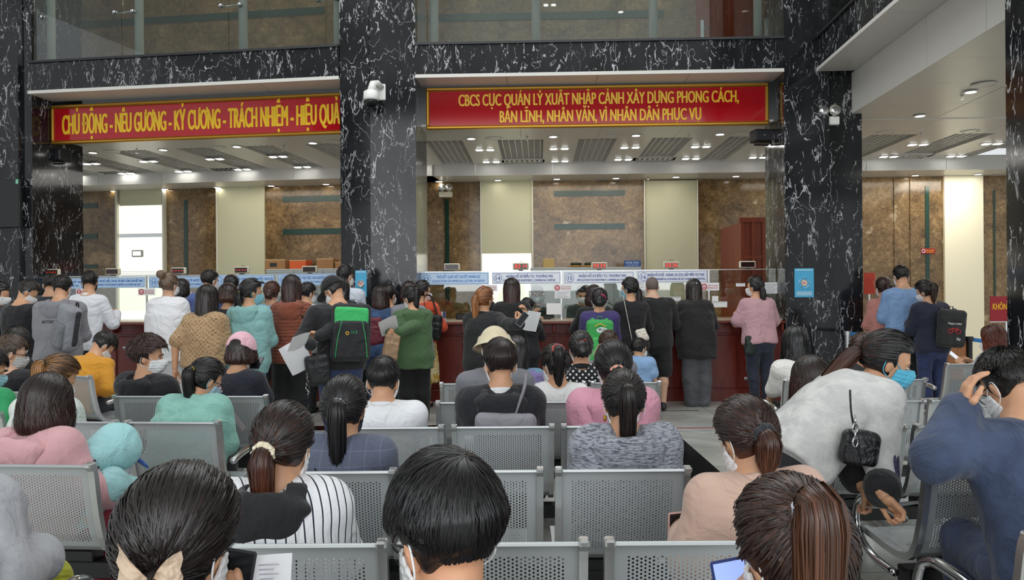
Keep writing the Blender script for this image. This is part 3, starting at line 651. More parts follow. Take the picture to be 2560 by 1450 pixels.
MB().tube([(0, .02, 0), (0, .02, -1.40)], .015, 8).build('stand_pole', 'steel', t)
t, w_, h = plate(FR, 2303, 2338, 621, 634, DB - .03, 'no_smoking_sign', 'small red no-smoking sign on the brown marble wall', 'redsign', [('CẤM HÚT THUỐC', .25, .64, .2, .6, 'yellow'), ('NO SMOKING', .25, .3, .2, .5, 'yellow')])
MB().tube([(-w_ * .68 + h * .3 * math.cos(q), -.002, h / 2 + h * .3 * math.sin(q)) for q in [k * math.pi / 8 for k in range(16)]], .006, 5, closed=True).build('ring', 'paper', t)
t, w_, h = plate(FR, 2475, 2560, 741, 803, .3, 'red_sign', 'dark red sign beginning with the word KHÔNG at the right edge', 'redsign', [('KHÔNG', -.32, .60, .25, .52, 'yellow')])
MB().box(-w_ - .01, w_ + .01, -.004, .014, -.012, 0).build('edge', 'steel', t); 
MB().tube([(.0, .02, 0), (.0, .02, -1.12)], .02, 8).build('stand_pole', 'steel', t)
# things behind the counters
s, z = FR.hit(1465, 668, 3.6); t = thing('grey_cabinet', 'grey steel cabinet behind the glass under the two peaked caps', 'cabinet', FR.w(s, 3.6, 0), FR.a)
MB().box(-1.0, 1.0, 0, .4, 0, z + .0, .01).build('body', 'cabin', t)
for k in range(4): MB().box(-.99 + k * .5, -.51 + k * .5, -.012, 0, .1, z - .04, .004).build('door', 'cabin', t)
zc = z
def carton(fr, px, py, d, w_, dp, h, mat, label, zb, logo=False):
    s, _ = fr.hit(px, py, d); t = thing('carton', label, 'box', fr.w(s, d, zb), fr.a); MB().box(-w_, w_, 0, dp, 0, h, .004).build('box_body', mat, t)
    MB().box(-w_ - .001, w_ + .001, -.001, .03, h * .9, h + .002).build('tape', plain('tape', 'b99a70', .5), t)
    if logo: MB().box(-w_ * .5, w_ * .2, -.003, 0, h * .25, h * .65, .001).build('printed_picture', 'dgrey', t)
for a in ((FR, 1372, 655, 3.7, .10, .25, .17, plain('tan_carton', 'b39a5e', .8), 'tan carton on the left end of the cabinet behind sign 15', zc),): carton(*a)
for i, px in enumerate((1440, 1475)):
    s, _ = FR.hit(px, 655, 3.75); t = thing('peaked_cap', ('left' if i == 0 else 'right') + ' one of the two dark peaked caps on the grey cabinet', 'cap', FR.w(s, 3.75, zc), FR.a)
    MB().lathe([(.0, .085), (.08, .09), (.112, .07), (.095, .045), (.09, .0), (0, 0)], n=20).build('crown', plain('cap_green', '2f3328', .8), t, smooth=True); MB().lathe([(.101, .0), (.104, .005), (.104, .03), (.101, .035)], n=20).build('band', plain('cap_band', 'c28a2a', .5), t)
    MB().lathe([(.0, .0), (.09, -.003), (.095, .004), (0, .01)], (0, -.05, .008), 16).build('peak', 'black', t, smooth=True)
t, w_, h = plate(FR, 1560, 1602, 643, 659, 3.7, 'name_plate', 'blue name plate standing on the grey cabinet', 'blued', [('VÕ BÁ TƯỚC', 0, .66, .28, .8, 'signl'), ('CÁN BỘ TIẾP NHẬN', 0, .28, .14, .7, 'signl')])
t.location.z = zc
s, z = FL.hit(760, 672, 3.6); t = thing('filing_cabinet', 'grey steel cabinet with cartons on top behind sign 12', 'cabinet', FL.w(s, 3.6, 0), FL.a); MB().box(-.75, .95, 0, .4, 0, z, .01).build('body', 'cabin', t); zc2 = z
for k in range(3): MB().box(-.74 + k * .56, -.20 + k * .56, -.012, 0, .1, z - .04, .004).build('door', 'cabin', t)
for a in ((FL, 687, 655, 3.7, .20, .3, .185, 'carton', 'brown printed carton at the left end of the filing cabinet', zc2, True), (FL, 744, 655, 3.7, .16, .3, .17, 'cartonr', 'orange carton between two brown cartons', zc2), (FL, 812, 655, 3.7, .16, .3, .19, 'carton', 'brown carton with a white label right of the orange one', zc2), (FL, 845, 660, 3.72, .06, .2, .12, 'carton', 'small brown carton against the marble pillar', zc2)): carton(*a)
def desk_box(fr, px, d, name, label, cat, mk): 
    s, _ = fr.hit(px, 780, d); t = thing(name, label, cat, fr.w(s, d, CT + .012), fr.a); mk(t)
def _radio(t):
    MB().box(-.10, .10, -.05, .05, 0, .085, .008).build('case', 'black', t); MB().box(-.085, .085, -.053, -.049, .012, .07).build('grille', 'dgrey', t)
    MB().tube([(-.06, 0, .085), (-.05, 0, .11), (.05, 0, .11), (.06, 0, .085)], .005, 6).build('cable', 'black', t)
desk_box(FR, 1158, .52, 'intercom', 'black intercom box on the counter behind the glass of sign 13', 'intercom', _radio)
def _cards(t):
    MB().box(-.05, .05, -.05, .05, 0, .012, .003).build('base', 'wplastic', t)
    for k in range(3): MB().box(-.04 + k * .03, -.02 + k * .03, -.04, .04, .012, .11).build('folder', 'paper' if k % 2 else 'signt', t)
desk_box(FR, 1106, .55, 'file_holder', 'small white file holder left of the black intercom', 'file holder', _cards)
def _mic(t):
    MB().box(-.05, .05, -.06, .06, 0, .04, .01).build('base', 'black', t); MB().tube([(0, .0, .03), (-.03, .02, .16), (-.12, .03, .22), (-.19, .03, .24)], .006, 8).build('gooseneck', 'black', t, smooth=True)
    MB().tube([(-.19, .03, .24), (-.23, .03, .245)], .012, 8).build('capsule', 'black', t)
desk_box(FR, 1368, .45, 'microphone', 'gooseneck microphone on the counter in front of the clerk at sign 14', 'microphone', _mic); desk_box(FR, 1545, .45, 'microphone', 'gooseneck microphone on the counter at sign 15', 'microphone', _mic)
def _bottle(t):
    MB().lathe([(.03, 0), (.033, .01), (.033, .12), (.028, .15), (.012, .19), (.012, .215)], n=14).build('bottle_body', glass_mat('bottle_plastic', (.7, .85, .7), .12), t, smooth=True); MB().lathe([(.014, .21), (.014, .23)], n=10).build('cap', plain('bottle_cap', '3aa05a', .5), t)
    MB().lathe([(.0335, .05), (.034, .052), (.034, .10), (.0335, .102)], n=14).build('wrapper', plain('bottle_label', 'd9b84a', .5), t)
desk_box(FR, 1954, .50, 'water_bottle', 'green-capped water bottle at the right end of the counter', 'bottle', _bottle); desk_box(FR, 1178, .62, 'water_bottle', 'small green bottle behind the glass under sign 13', 'bottle', _bottle)
# flood lamp seen in the left window
s, z = FL.hit(346, 634, DB - .05); t = thing('flood_lamp', 'grey flood lamp in the bright window of the left bay', 'lamp', FL.w(s, DB - .10, z), FL.a)
MB().box(-.12, .12, 0, .05, -.07, .07, .01).build('case', 'cabin', t); MB().box(-.09, .09, -.004, .0, -.045, .045).build('lens', 'winlit', t)
for k in range(7): sbox(trimname(), 'steel', FL, FL.hit(300, 650, DB - .05)[0], FL.hit(404, 650, DB - .05)[0], DB - .032, DB - .024, 1.72 + k * .035, 1.728 + k * .035)
for k in range(5): sbox(trimname(), 'steel', FR, FR.hit(1206, 650, DB - .05)[0], FR.hit(1330, 650, DB - .05)[0], DB - .032, DB - .024, 1.80 + k * .045, 1.808 + k * .045)
# ceiling vents
for i, (fr, px, py) in enumerate(((FR, 1308, 403), (FR, 1634, 398), (FL, 556, 424), (FL, 275, 432), (FR, 2275, 390))):
    q = ray(px, py); p = Vector((0, 0, CAMH)) + q * ((3.80 - CAMH) / q.z); b = MB()
    for k in range(8): b.box(-.36 + k * .09, -.31 + k * .09, -.1, .1, 0, .03)
    b.box(-.38, .38, -.14, -.1, 0, .03).box(-.38, .38, .1, .14, 0, .03).box(-.38, -.34, -.1, .1, 0, .03).box(.34, .38, -.1, .1, 0, .03)
    tag(b.build('air_vent', 'soffit', None, p + Vector((0, 0, .0)), fr.a), ['louvred air vent in the ceiling grid above the bright window behind the clerk', 'louvred air vent in the ceiling grid at right of the right bay', 'louvred air vent in the middle of the left bay ceiling', 'louvred air vent at the left of the left bay ceiling', 'louvred air vent in the ceiling grid of the passage'][i], 'air vent')
# belts and table at the right
def stanchion(px, py, Y, label, belt_to, mat):
    p = at(px, py, Y); t = thing('belt_stanchion', label, 'stanchion', (p.x, p.y, 0)); MB().lathe([(.0, 0), (.15, .0), (.15, .012), (.03, .03), (.03, p.z), (.04, p.z), (.04, p.z + .05), (.0, p.z + .055)], n=18).build('post', mat, t, smooth=False)
    for q in belt_to:
        q = Vector(q); e = Vector((q.x - p.x, q.y - p.y, 0)); m = MB(); nrm = Vector((-e.y, e.x, 0)).normalized() * .002
        z0 = p.z + .0; vs = []; fs = []
        for k in range(9):
            f = k / 8; c = e * f; sag = -.0 - .03 * 4 * f * (1 - f)
            for sg, zz in ((1, z0 + .045), (1, z0 - .0), (-1, z0 - .0), (-1, z0 + .045)): vs.append((c.x + nrm.x * sg, c.y + nrm.y * sg, zz + sag))
        for k in range(8):
            for j in range(4): fs.append((k * 4 + j, k * 4 + (j + 1) % 4, k * 4 + 4 + (j + 1) % 4, k * 4 + 4 + j))
        m.add(vs, fs); m.build('belt', 'belt', t)
stanchion(2118, 838, 9.4, 'silver belt stanchion in front of the black pillar', [at(2300, 838, 9.7)], 'steel')
stanchion(2424, 852, 8.8, 'black belt stanchion beside the woman with red-brown hair', [at(2330, 842, 9.5), at(2530, 846, 8.8)], 'black')
p = at(2395, 848, 9.9); t = thing('wooden_desk', 'light brown wooden desk behind the belts at right', 'desk', (p.x, p.y, 0)); MB().box(-.22, .22, -.02, .6, p.z - .03, p.z, .006).build('desk_top', 'lwood', t); MB().box(-.20, .10, .0, .02, .30, p.z - .03).build('front_panel', 'lwood', t)
for x in (-.20, .12): MB().box(x, x + .06, .0, .55, 0, p.z - .03).build('side_panel', 'lwood', t)
# paint lines on the floor
for k, (x0, x1, y, m) in enumerate(((1665, 1746, 1027, 'dgrey'), (1864, 1920, 1026, 'dgrey'), (1690, 1790, 1070, 'redsign'))):
    Y = (CAMH) / -(ray((x0 + x1) / 2, y).z); a = at(x0, y, Y); c = at(x1, y, Y); MB().box(a.x, c.x, Y - .012, Y + .012, 0, .003).build('floor_tape', m, kind='structure')
# ---------------------------------------------------------------- linked steel seats
SW, SB = .527, .80           # seat width over its frames, height of the back top
PROF = [(-.012, .792), (.004, .80), (.018, .792), (.03, .74), (.042, .66), (.058, .58), (.082, .49), (.112, .43), (.15, .402), (.20, .394), (.30, .398), (.40, .412), (.48, .42), (.51, .41), (.525, .39)]
def resample(prof, n):
    P = np.array(prof); d = np.r_[0, np.cumsum(np.hypot(*np.diff(P, axis=0).T))]
    t = np.linspace(0, d[-1], n); return np.stack([np.interp(t, d, P[:, 0]), np.interp(t, d, P[:, 1])], 1), t
def seat_mesh():
    F, T = resample(PROF, 400); L = T[-1]
    def pos(u, t): return (u, float(np.interp(t, T, F[:, 0])), float(np.interp(t, T, F[:, 1])))
    b = MB(); w_ = SW / 2 - .022
    cw, ch = .0118, .0112; nu = 34; u0 = -nu * cw / 2
    def solid(ua, uc, ta, tc, nt, nu_=1):
        vs = [pos(ua + (uc - ua) * i / nu_, ta + (tc - ta) * j / nt) for j in range(nt + 1) for i in range(nu_ + 1)]
        b.add(vs, [(j * (nu_ + 1) + i, j * (nu_ + 1) + i + 1, (j + 1) * (nu_ + 1) + i + 1, (j + 1) * (nu_ + 1) + i) for j in range(nt) for i in range(nu_)])
    t0, t1 = .075, .385; t2, t3 = .47, .80
    solid(-w_, w_, 0, t0, 14); 
    for (ta, tc) in ((t0, t1), (t2, t3)):
        solid(-w_, u0, ta, tc, 30); solid(-u0, w_, ta, tc, 30)
        nr = int((tc - ta) / ch); hh = (tc - ta) / nr
        for i in range(nu):
            off = .5 * hh if i % 2 else 0
            ua = u0 + i * cw; cnt = nr if not off else nr - 1
            if off: solid(ua, ua + cw, ta, ta + off, 1); solid(ua, ua + cw, tc - off, tc, 1)
            for j in range(cnt):
                a = ta + off + j * hh; r = .0034; cu, ct = ua + cw / 2, a + hh / 2
                outer = [(ua, a), (cu, a), (ua + cw, a), (ua + cw, ct), (ua + cw, a + hh), (cu, a + hh), (ua, a + hh), (ua, ct)]
                inner = [(cu + r * math.cos(q), ct + r * math.sin(q)) for q in [R(-135 + 45 * k) for k in range(8)]]
                vs = [pos(*p) for p in outer] + [pos(*p) for p in inner]
                b.add(vs, [(k, (k + 1) % 8, 8 + (k + 1) % 8, 8 + k) for k in range(8)])
    solid(-w_, w_, t1, t2, 16); solid(-w_, w_, t3, L, 14)
    me = bpy.data.meshes.new('seat_shell'); me.from_pydata(b.v, [], b.f); me.update(); me.shade_smooth(); me.materials.append(M['seat']); return me
SEATME = seat_mesh()
def frame_mesh(x):
    b = MB(); P = [(p[0], p[1]) for p in resample(PROF[1:], 26)[0]]; vs = []; n = len(P); hw, th = .013, .016
    for i, p in enumerate(P):
        a = P[max(0, i - 1)]; c = P[min(n - 1, i + 1)]; tx, tz = c[0] - a[0], c[1] - a[1]; l = math.hypot(tx, tz); nx, nz = tz / l, -tx / l
        for (sx, sn) in ((-1, -1), (1, -1), (1, 1), (-1, 1)): vs.append((x + sx * hw, p[0] + nx * th * sn * .9, p[1] + nz * th * sn * .9))
    fs = [(i * 4 + k, i * 4 + (k + 1) % 4, i * 4 + 4 + (k + 1) % 4, i * 4 + 4 + k) for i in range(n - 1) for k in range(4)] + [(0, 1, 2, 3), tuple((n - 1) * 4 + k for k in range(4))]
    b.add(vs, fs); b.box(x - .0155, x + .0155, -.018, .030, .785, .808, .006)
    me = bpy.data.meshes.new('side_frame'); me.from_pydata(b.v, [], b.f); me.update(); me.materials.append(M['steel']); return me
FRME = [frame_mesh(-SW / 2 + .012), frame_mesh(SW / 2 - .012)]
def armrest_mesh():
    b = MB(); pts = [(0, .20, .32), (0, .36, .335), (0, .46, .385), (0, .50, .46), (0, .475, .545), (0, .41, .582), (0, .33, .585), (0, .22, .575), (0, .14, .56)]
    P = [Vector(p) for p in pts]; sm = []
    for i in range(len(P) - 1):
        p0, p1, p2, p3 = P[max(0, i - 1)], P[i], P[i + 1], P[min(len(P) - 1, i + 2)]
        for k in range(4):
            t = k / 4; sm.append(.5 * ((2 * p1) + (p2 - p0) * t + (2 * p0 - 5 * p1 + 4 * p2 - p3) * t * t + (3 * p1 - p0 - 3 * p2 + p3) * t ** 3))
    sm.append(P[-1]); b.tube(sm, [.016] * (len(sm) - 12) + [.019] * 12, 12); b.ball((0, .14, .56), (.019, .014, .016), 12, 8)
    me = bpy.data.meshes.new('armrest'); me.from_pydata(b.v, [], b.f); me.update(); me.shade_smooth(); me.materials.append(M['chrome']); return me
ARME = armrest_mesh()
def bench(Y, xs, yaw, label, arms=('L', 'R')):
    """xs: left edges of the seats (outer frame edge) at the depth of the back tops"""
    cx = (min(xs) + max(xs) + SW) / 2
    t = thing('waiting_bench', label, 'bench', (cx, Y, 0), R(yaw), 'linked steel waiting benches')
    ca = math.cos(R(yaw))
    for x in xs:
        lx = (x + SW / 2 - cx) / ca
        s = bpy.data.objects.new('seat', SEATME); COL.objects.link(s); s.parent = t; s.location = (lx, 0, 0)
        for m in FRME:
            f = bpy.data.objects.new('side_frame', m); COL.objects.link(f); f.parent = s
        MB().box(-.16, .16,   .16, .24, .345, .393, .004).build('bracket', 'black', s)
    hw = (max(xs) - min(xs) + SW) / 2 / ca
    MB().box(-hw + .02, hw - .02, .16, .24, .275, .345, .004).build('beam', 'black', t)
    for x in ([-hw + .26, hw - .26] if len(xs) > 1 else [0]):
        b = MB().box(x - .03, x + .03, .17, .23, .05, .28, .006); b.tube([(x, -.10, .02), (x, .08, .05), (x, .32, .05), (x, .50, .02)], [.02, .028, .028, .02], 10); b.build('leg', 'steel', t)
    for a in arms:
        o = bpy.data.objects.new('armrest', ARME); COL.objects.link(o); o.parent = t; o.location = ((-hw - .012) if a == 'L' else (hw + .012), 0, 0)
    return t
def row(px_left, px_right_y, y): pass
PIT = .571
bench(2.11, [-.355 - SW, -.32, .255], 0, 'waiting bench nearest the camera in the middle block, striped jacket woman on its left seat')
bench(2.96, [-.985, -.41, .165], 0, 'waiting bench with the grey heather hoodie woman on its right seat')
bench(3.91, [-.885, -.315, .25], 0, 'waiting bench with the grey backpack wearer on its middle seat')
bench(4.77, [-.483, .085], 0, 'two-seat waiting bench with the white sleeveless woman on its right seat')
bench(5.73, [-.55, .022, .59], 0, 'farthest waiting bench of the middle block, polka dot woman on it')
bench(3.13, [-1.713 - SW - PIT, -1.713 - SW], -4, 'large waiting bench at left edge with the pink jacket woman')
bench(4.13, [-2.68, -2.107], -4, 'left block waiting bench with an empty seat right of the patterned blouse woman')
bench(5.14, [-2.72, -2.18], -3, 'left block waiting bench with the curly-haired youth and the pink cap woman')
bench(5.45, [-3.4 - SW - PIT, -3.4 - SW], -3, 'waiting bench at the left edge beyond the green hoodie')
bench(6.62, [-4.62, -4.06], -24, 'slanted waiting bench beside the man in the orange polo')
bench(2.15, [1.44], 4, 'waiting bench corner at the bottom right edge of the room', ('L',))
bench(2.99, [1.605, 1.605 + PIT], 5, 'waiting bench with the man in the blue suit')
bench(3.84, [1.465, 2.035], 4, 'waiting bench behind the leaning woman, brown bob woman on its left seat')
bench(4.71, [2.03, 2.585], 3, 'empty waiting bench between the leaning woman and the suit man')
bench(5.78, [2.06, 2.64], 3, 'waiting bench with the white-shirted girl with black hair')
bench(6.95, [3.95], 6, 'single waiting seat of the woman with red-brown hair and phone')
# ---------------------------------------------------------------- implicit-surface bodies: smooth unions of tapered limbs, meshed with surface nets
def V3(*a): return np.array(a, float)
def unit(v): return v / (np.linalg.norm(v) + 1e-12)
def rotm(yaw=0, pitch=0, roll=0):
    """yaw about z (left +), pitch about x (forward/down +: nod), roll about y"""
    cy_, sy = math.cos(yaw), math.sin(yaw); cp, sp = math.cos(-pitch), math.sin(-pitch); cr_, sr = math.cos(roll), math.sin(roll)
    Z = np.array([[cy_, -sy, 0], [sy, cy_, 0], [0, 0, 1]]); X = np.array([[1, 0, 0], [0, cp, -sp], [0, sp, cp]]); Y = np.array([[cr_, 0, sr], [0, 1, 0], [-sr, 0, cr_]])
    return Z @ X @ Y
class Vol:
    def __init__(s, lo, hi, h):
        s.lo = np.array(lo, float); s.h = h; s.n = np.maximum(4, np.ceil((np.array(hi, float) - s.lo) / h).astype(int) + 1); s.F = np.full(s.n, .2, np.float32)
        s.ax = [(s.lo[i] + h * np.arange(s.n[i])).astype(np.float32) for i in range(3)]
    def sub(s, lo, hi, pad):
        a = np.clip(np.floor((np.array(lo) - pad - s.lo) / s.h).astype(int), 0, s.n); b = np.clip(np.ceil((np.array(hi) + pad - s.lo) / s.h).astype(int) + 1, 0, s.n)
        if (b - a).min() <= 0: return None
        return tuple(slice(a[i], b[i]) for i in range(3)), s.ax[0][a[0]:b[0], None, None], s.ax[1][None, a[1]:b[1], None], s.ax[2][None, None, a[2]:b[2]]
    def put(s, sl, d, k, op=1):
        F = s.F[sl]
        if op > 0:
            if k <= 0: s.F[sl] = np.minimum(F, d)
            else:
                h = np.clip(.5 + .5 * (F - d) / k, 0, 1); s.F[sl] = F * (1 - h) + d * h - k * h * (1 - h)
        else:
            d = -d
            if k <= 0: s.F[sl] = np.maximum(F, d)
            else:
                h = np.clip(.5 - .5 * (F - d) / k, 0, 1); s.F[sl] = F * (1 - h) + d * h + k * h * (1 - h)
    def cone(s, p, q, r1, r2=None, k=.02, op=1):
        r2 = r1 if r2 is None else r2; p = np.array(p, float); q = np.array(q, float); m = max(r1, r2)
        g = s.sub(np.minimum(p, q) - m, np.maximum(p, q) + m, k + 2 * s.h + .01)
        if g is None: return
        sl, X, Y, Z = g; d = q - p; L = float(d @ d) + 1e-9
        t = np.clip(((X - p[0]) * d[0] + (Y - p[1]) * d[1] + (Z - p[2]) * d[2]) / L, 0, 1)
        D = np.sqrt((X - p[0] - t * d[0]) ** 2 + (Y - p[1] - t * d[1]) ** 2 + (Z - p[2] - t * d[2]) ** 2) - (r1 + (r2 - r1) * t)
        s.put(sl, D, k, op)
    def chain(s, pts, rs, k=.02, op=1):
        for i in range(len(pts) - 1): s.cone(pts[i], pts[i + 1], rs[i], rs[i + 1], k, op)
    def ell(s, c, r, Rm=None, k=.02, op=1):
        c = np.array(c, float); r = np.array(r, float); m = r.max() if Rm is not None else r
        g = s.sub(c - m, c + m, k + 2 * s.h + .01)
        if g is None: return
        sl, X, Y, Z = g; x, y, z = X - c[0], Y - c[1], Z - c[2]
        if Rm is not None:
            T = Rm.T; x, y, z = T[0, 0] * x + T[0, 1] * y + T[0, 2] * z, T[1, 0] * x + T[1, 1] * y + T[1, 2] * z, T[2, 0] * x + T[2, 1] * y + T[2, 2] * z
        q = np.sqrt((x / r[0]) ** 2 + (y / r[1]) ** 2 + (z / r[2]) ** 2); q2 = np.sqrt((x / r[0] ** 2) ** 2 + (y / r[1] ** 2) ** 2 + (z / r[2] ** 2) ** 2) + 1e-6
        s.put(sl, (q * (q - 1) / q2).astype(np.float32), k, op)
    def rbox(s, c, hw, r, Rm=None, k=0.0, op=1):
        c = np.array(c, float); m = np.linalg.norm(hw) + r; g = s.sub(c - m, c + m, k + 2 * s.h)
        if g is None: return
        sl, X, Y, Z = g; x, y, z = X - c[0], Y - c[1], Z - c[2]
        if Rm is not None:
            T = Rm.T; x, y, z = T[0, 0] * x + T[0, 1] * y + T[0, 2] * z, T[1, 0] * x + T[1, 1] * y + T[1, 2] * z, T[2, 0] * x + T[2, 1] * y + T[2, 2] * z
        qx, qy, qz = np.abs(x) - hw[0] + r, np.abs(y) - hw[1] + r, np.abs(z) - hw[2] + r
        s.put(sl, np.sqrt(np.maximum(qx, 0) ** 2 + np.maximum(qy, 0) ** 2 + np.maximum(qz, 0) ** 2) + np.minimum(np.maximum(qx, np.maximum(qy, qz)), 0) - r, k, op)
    def plane(s, p, n, k=0.0):
        """cut away what lies on the side N points to"""
        n = unit(np.array(n, float)); D = (s.ax[0][:, None, None] - p[0]) * n[0] + (s.ax[1][None, :, None] - p[1]) * n[1] + (s.ax[2][None, None, :] - p[2]) * n[2]
        s.F = np.maximum(s.F, D.astype(np.float32))
    def folds(s, amp, sc, seed=0, zs=.5):
        r = np.random.RandomState(seed); X, Y, Z = s.ax[0][:, None, None], s.ax[1][None, :, None], s.ax[2][None, None, :]; N = 0
        for i in range(5):
            d = unit(r.normal(size=3) * (1, 1, zs)) * sc * (1 + .6 * i) * 6.28; d2 = unit(r.normal(size=3)) * sc * 3
            N = N + np.sin(X * d[0] + Y * d[1] + Z * d[2] + r.rand() * 6 + 1.3 * np.sin(X * d2[0] + Y * d2[1] + Z * d2[2])) / (1 + .5 * i)
        s.F = s.F + (amp * (N - 1.1)).astype(np.float32)
    def mesh(s): return nets(s.F, s.lo, s.h)
def nets(F, lo, h):
    S = F < 0; n = F.shape; c = np.zeros((n[0] - 1, n[1] - 1, n[2] - 1), np.int8); C = []
    for i in (0, 1):
        for j in (0, 1):
            for k in (0, 1):
                sl = (slice(i, n[0] - 1 + i), slice(j, n[1] - 1 + j), slice(k, n[2] - 1 + k)); c += S[sl]; C.append((i, j, k))
    A = (c > 0) & (c < 8); ii = np.argwhere(A)
    if len(ii) == 0: return np.zeros((0, 3)), np.zeros((0, 4), int)
    ids = np.full(A.shape, -1, np.int32); ids[A] = np.arange(len(ii))
    v = np.stack([F[ii[:, 0] + a, ii[:, 1] + b, ii[:, 2] + d] for a, b, d in C], 1); P = np.zeros((len(ii), 3)); cnt = np.zeros(len(ii))
    for a in range(8):
        for b in range(a + 1, 8):
            if sum(x != y for x, y in zip(C[a], C[b])) != 1: continue
            m = (v[:, a] < 0) != (v[:, b] < 0)
            if not m.any(): continue
            t = v[m, a] / (v[m, a] - v[m, b]); pa, pb = np.array(C[a], float), np.array(C[b], float)
            P[m] += pa + t[:, None] * (pb - pa); cnt[m] += 1
    P = lo + h * (ii + P / cnt[:, None]); Q = []
    for ax in range(3):
        o1, o2 = [(1, 2), (2, 0), (0, 1)][ax]; s0 = [slice(None)] * 3; s1 = [slice(None)] * 3
        s0[ax] = slice(0, -1); s1[ax] = slice(1, None); a, b = S[tuple(s0)], S[tuple(s1)]; E = np.argwhere(a != b)
        E = E[(E[:, o1] > 0) & (E[:, o2] > 0) & (E[:, o1] < n[o1] - 1) & (E[:, o2] < n[o2] - 1)]
        if len(E) == 0: continue
        def at_(d1, d2):
            e = E.copy(); e[:, o1] -= d1; e[:, o2] -= d2; return ids[e[:, 0], e[:, 1], e[:, 2]]
        q = np.stack([at_(1, 1), at_(0, 1), at_(0, 0), at_(1, 0)], 1); fl = ~a[E[:, 0], E[:, 1], E[:, 2]]
        q[fl] = q[fl][:, ::-1]; Q.append(q)
    return P, (np.concatenate(Q) if Q else np.zeros((0, 4), int))
def npmesh(name, P, Q, mat, parent=None, smooth=True, attr=None):
    me = bpy.data.meshes.new(name); nv, nf = len(P), len(Q)
    me.vertices.add(nv); me.vertices.foreach_set('co', np.asarray(P, np.float32).ravel())
    k = Q.shape[1]; me.loops.add(nf * k); me.loops.foreach_set('vertex_index', np.asarray(Q, np.int32).ravel())
    me.polygons.add(nf); me.polygons.foreach_set('loop_start', np.arange(0, nf * k, k, dtype=np.int32))
    me.update(calc_edges=True); me.validate()
    if attr is not None:
        a = me.attributes.new('strand', 'FLOAT_VECTOR', 'POINT'); a.data.foreach_set('vector', np.asarray(attr, np.float32).ravel())
    return link(name, me, mat, parent, smooth=smooth)
def catm(pts, n):
    P = [np.array(p, float) for p in pts]; out = []
    for i in range(len(P) - 1):
        p0, p1, p2, p3 = P[max(0, i - 1)], P[i], P[i + 1], P[min(len(P) - 1, i + 2)]
        for k in range(n):
            t = k / n; out.append(.5 * (2 * p1 + (p2 - p0) * t + (2 * p0 - 5 * p1 + 4 * p2 - p3) * t * t + (3 * p1 - p0 - 3 * p2 + p3) * t ** 3))
    out.append(P[-1]); return np.array(out)
# ---- hand templates (wrist at origin, fingers along +y, palm towards -z, thumb on +x)
HANDS = {}
def hand(curl, spread=.0):
    key = (curl, spread)
    if key in HANDS: return HANDS[key]
    v = Vol((-.07, -.05, -.11), (.10, .21, .05), .0038)
    v.cone((0, -.04, 0), (0, .015, 0), .024, .026, .01); v.rbox((0, .05, 0), (.037, .042, .012), .011, k=.012); v.cone((.03, .02, -.004), (.02, .06, -.006), .016, .012, .012)
    for i, (x, L) in enumerate(((.029, .074), (.010, .082), (-.010, .077), (-.028, .060))):
        p = V3(x, .088, 0); a = 0; pts = [p]; r = [.0095, .0088, .008, .0068]
        for j, f in enumerate((.45, .32, .23)):
            a += R(curl * (.8, 1.0, .7)[j] + (i - 1) * 2); d = V3(math.sin(R(spread) * (1.5 - i)) * .6, math.cos(a), -math.sin(a)); p = p + unit(d) * L * f; pts.append(p)
        v.cone((x, .06, 0), pts[0], .010, .0098, .006); v.chain(pts, r, .003)
    c = curl / 90; pts = [V3(.030, .018, -.006), V3(.052, .048, -.012 - .018 * c), V3(.054 - .018 * c, .076, -.018 - .03 * c), V3(.050 - .036 * c, .098, -.022 - .036 * c)]
    v.chain(pts, [.014, .0115, .010, .0078], .006)
    HANDS[key] = v.mesh(); return HANDS[key]
# ---- materials for people
SKIN = {}
def skin(c='d9a884'):
    if c in SKIN: return SKIN[c]
    t = NT('skin'); v = t.obj(); n = t.noise(v, 14, 3)
    a = np.array(srgb(c)); t.p(Base_Color=t.ramp(n, [(.3, tuple(a * (.92, .86, .84))), (.7, tuple(np.minimum(1, a * 1.04)))]), Roughness=.5, Subsurface_Weight=.12, Subsurface_Scale=.01, Subsurface_Radius=(1, .35, .2)); SKIN[c] = t.m; return t.m
HAIRM = {}
def hairm(root, tip=None, rough=.36):
    key = (root, tip)
    if key in HAIRM: return HAIRM[key]
    t = NT('hair'); at_ = t.n('ShaderNodeAttribute', attribute_name='strand'); sx = t.n('ShaderNodeSeparateXYZ', i0=at_.outputs['Vector'])
    c = t.mix(t.n('ShaderNodeMapRange', i0=sx.outputs[1], i1=.25, i2=.85), srgb(root), srgb(tip or root))
    hs = t.n('ShaderNodeHueSaturation', I_Color=c); t.set(hs.inputs['Value'], t.n('ShaderNodeMapRange', i0=sx.outputs[0], i3=.55, i4=1.5))
    t.p(Base_Color=hs.outputs[0], Roughness=rough, Specular_IOR_Level=.55); HAIRM[key] = t.m; return t.m
CLO = {}
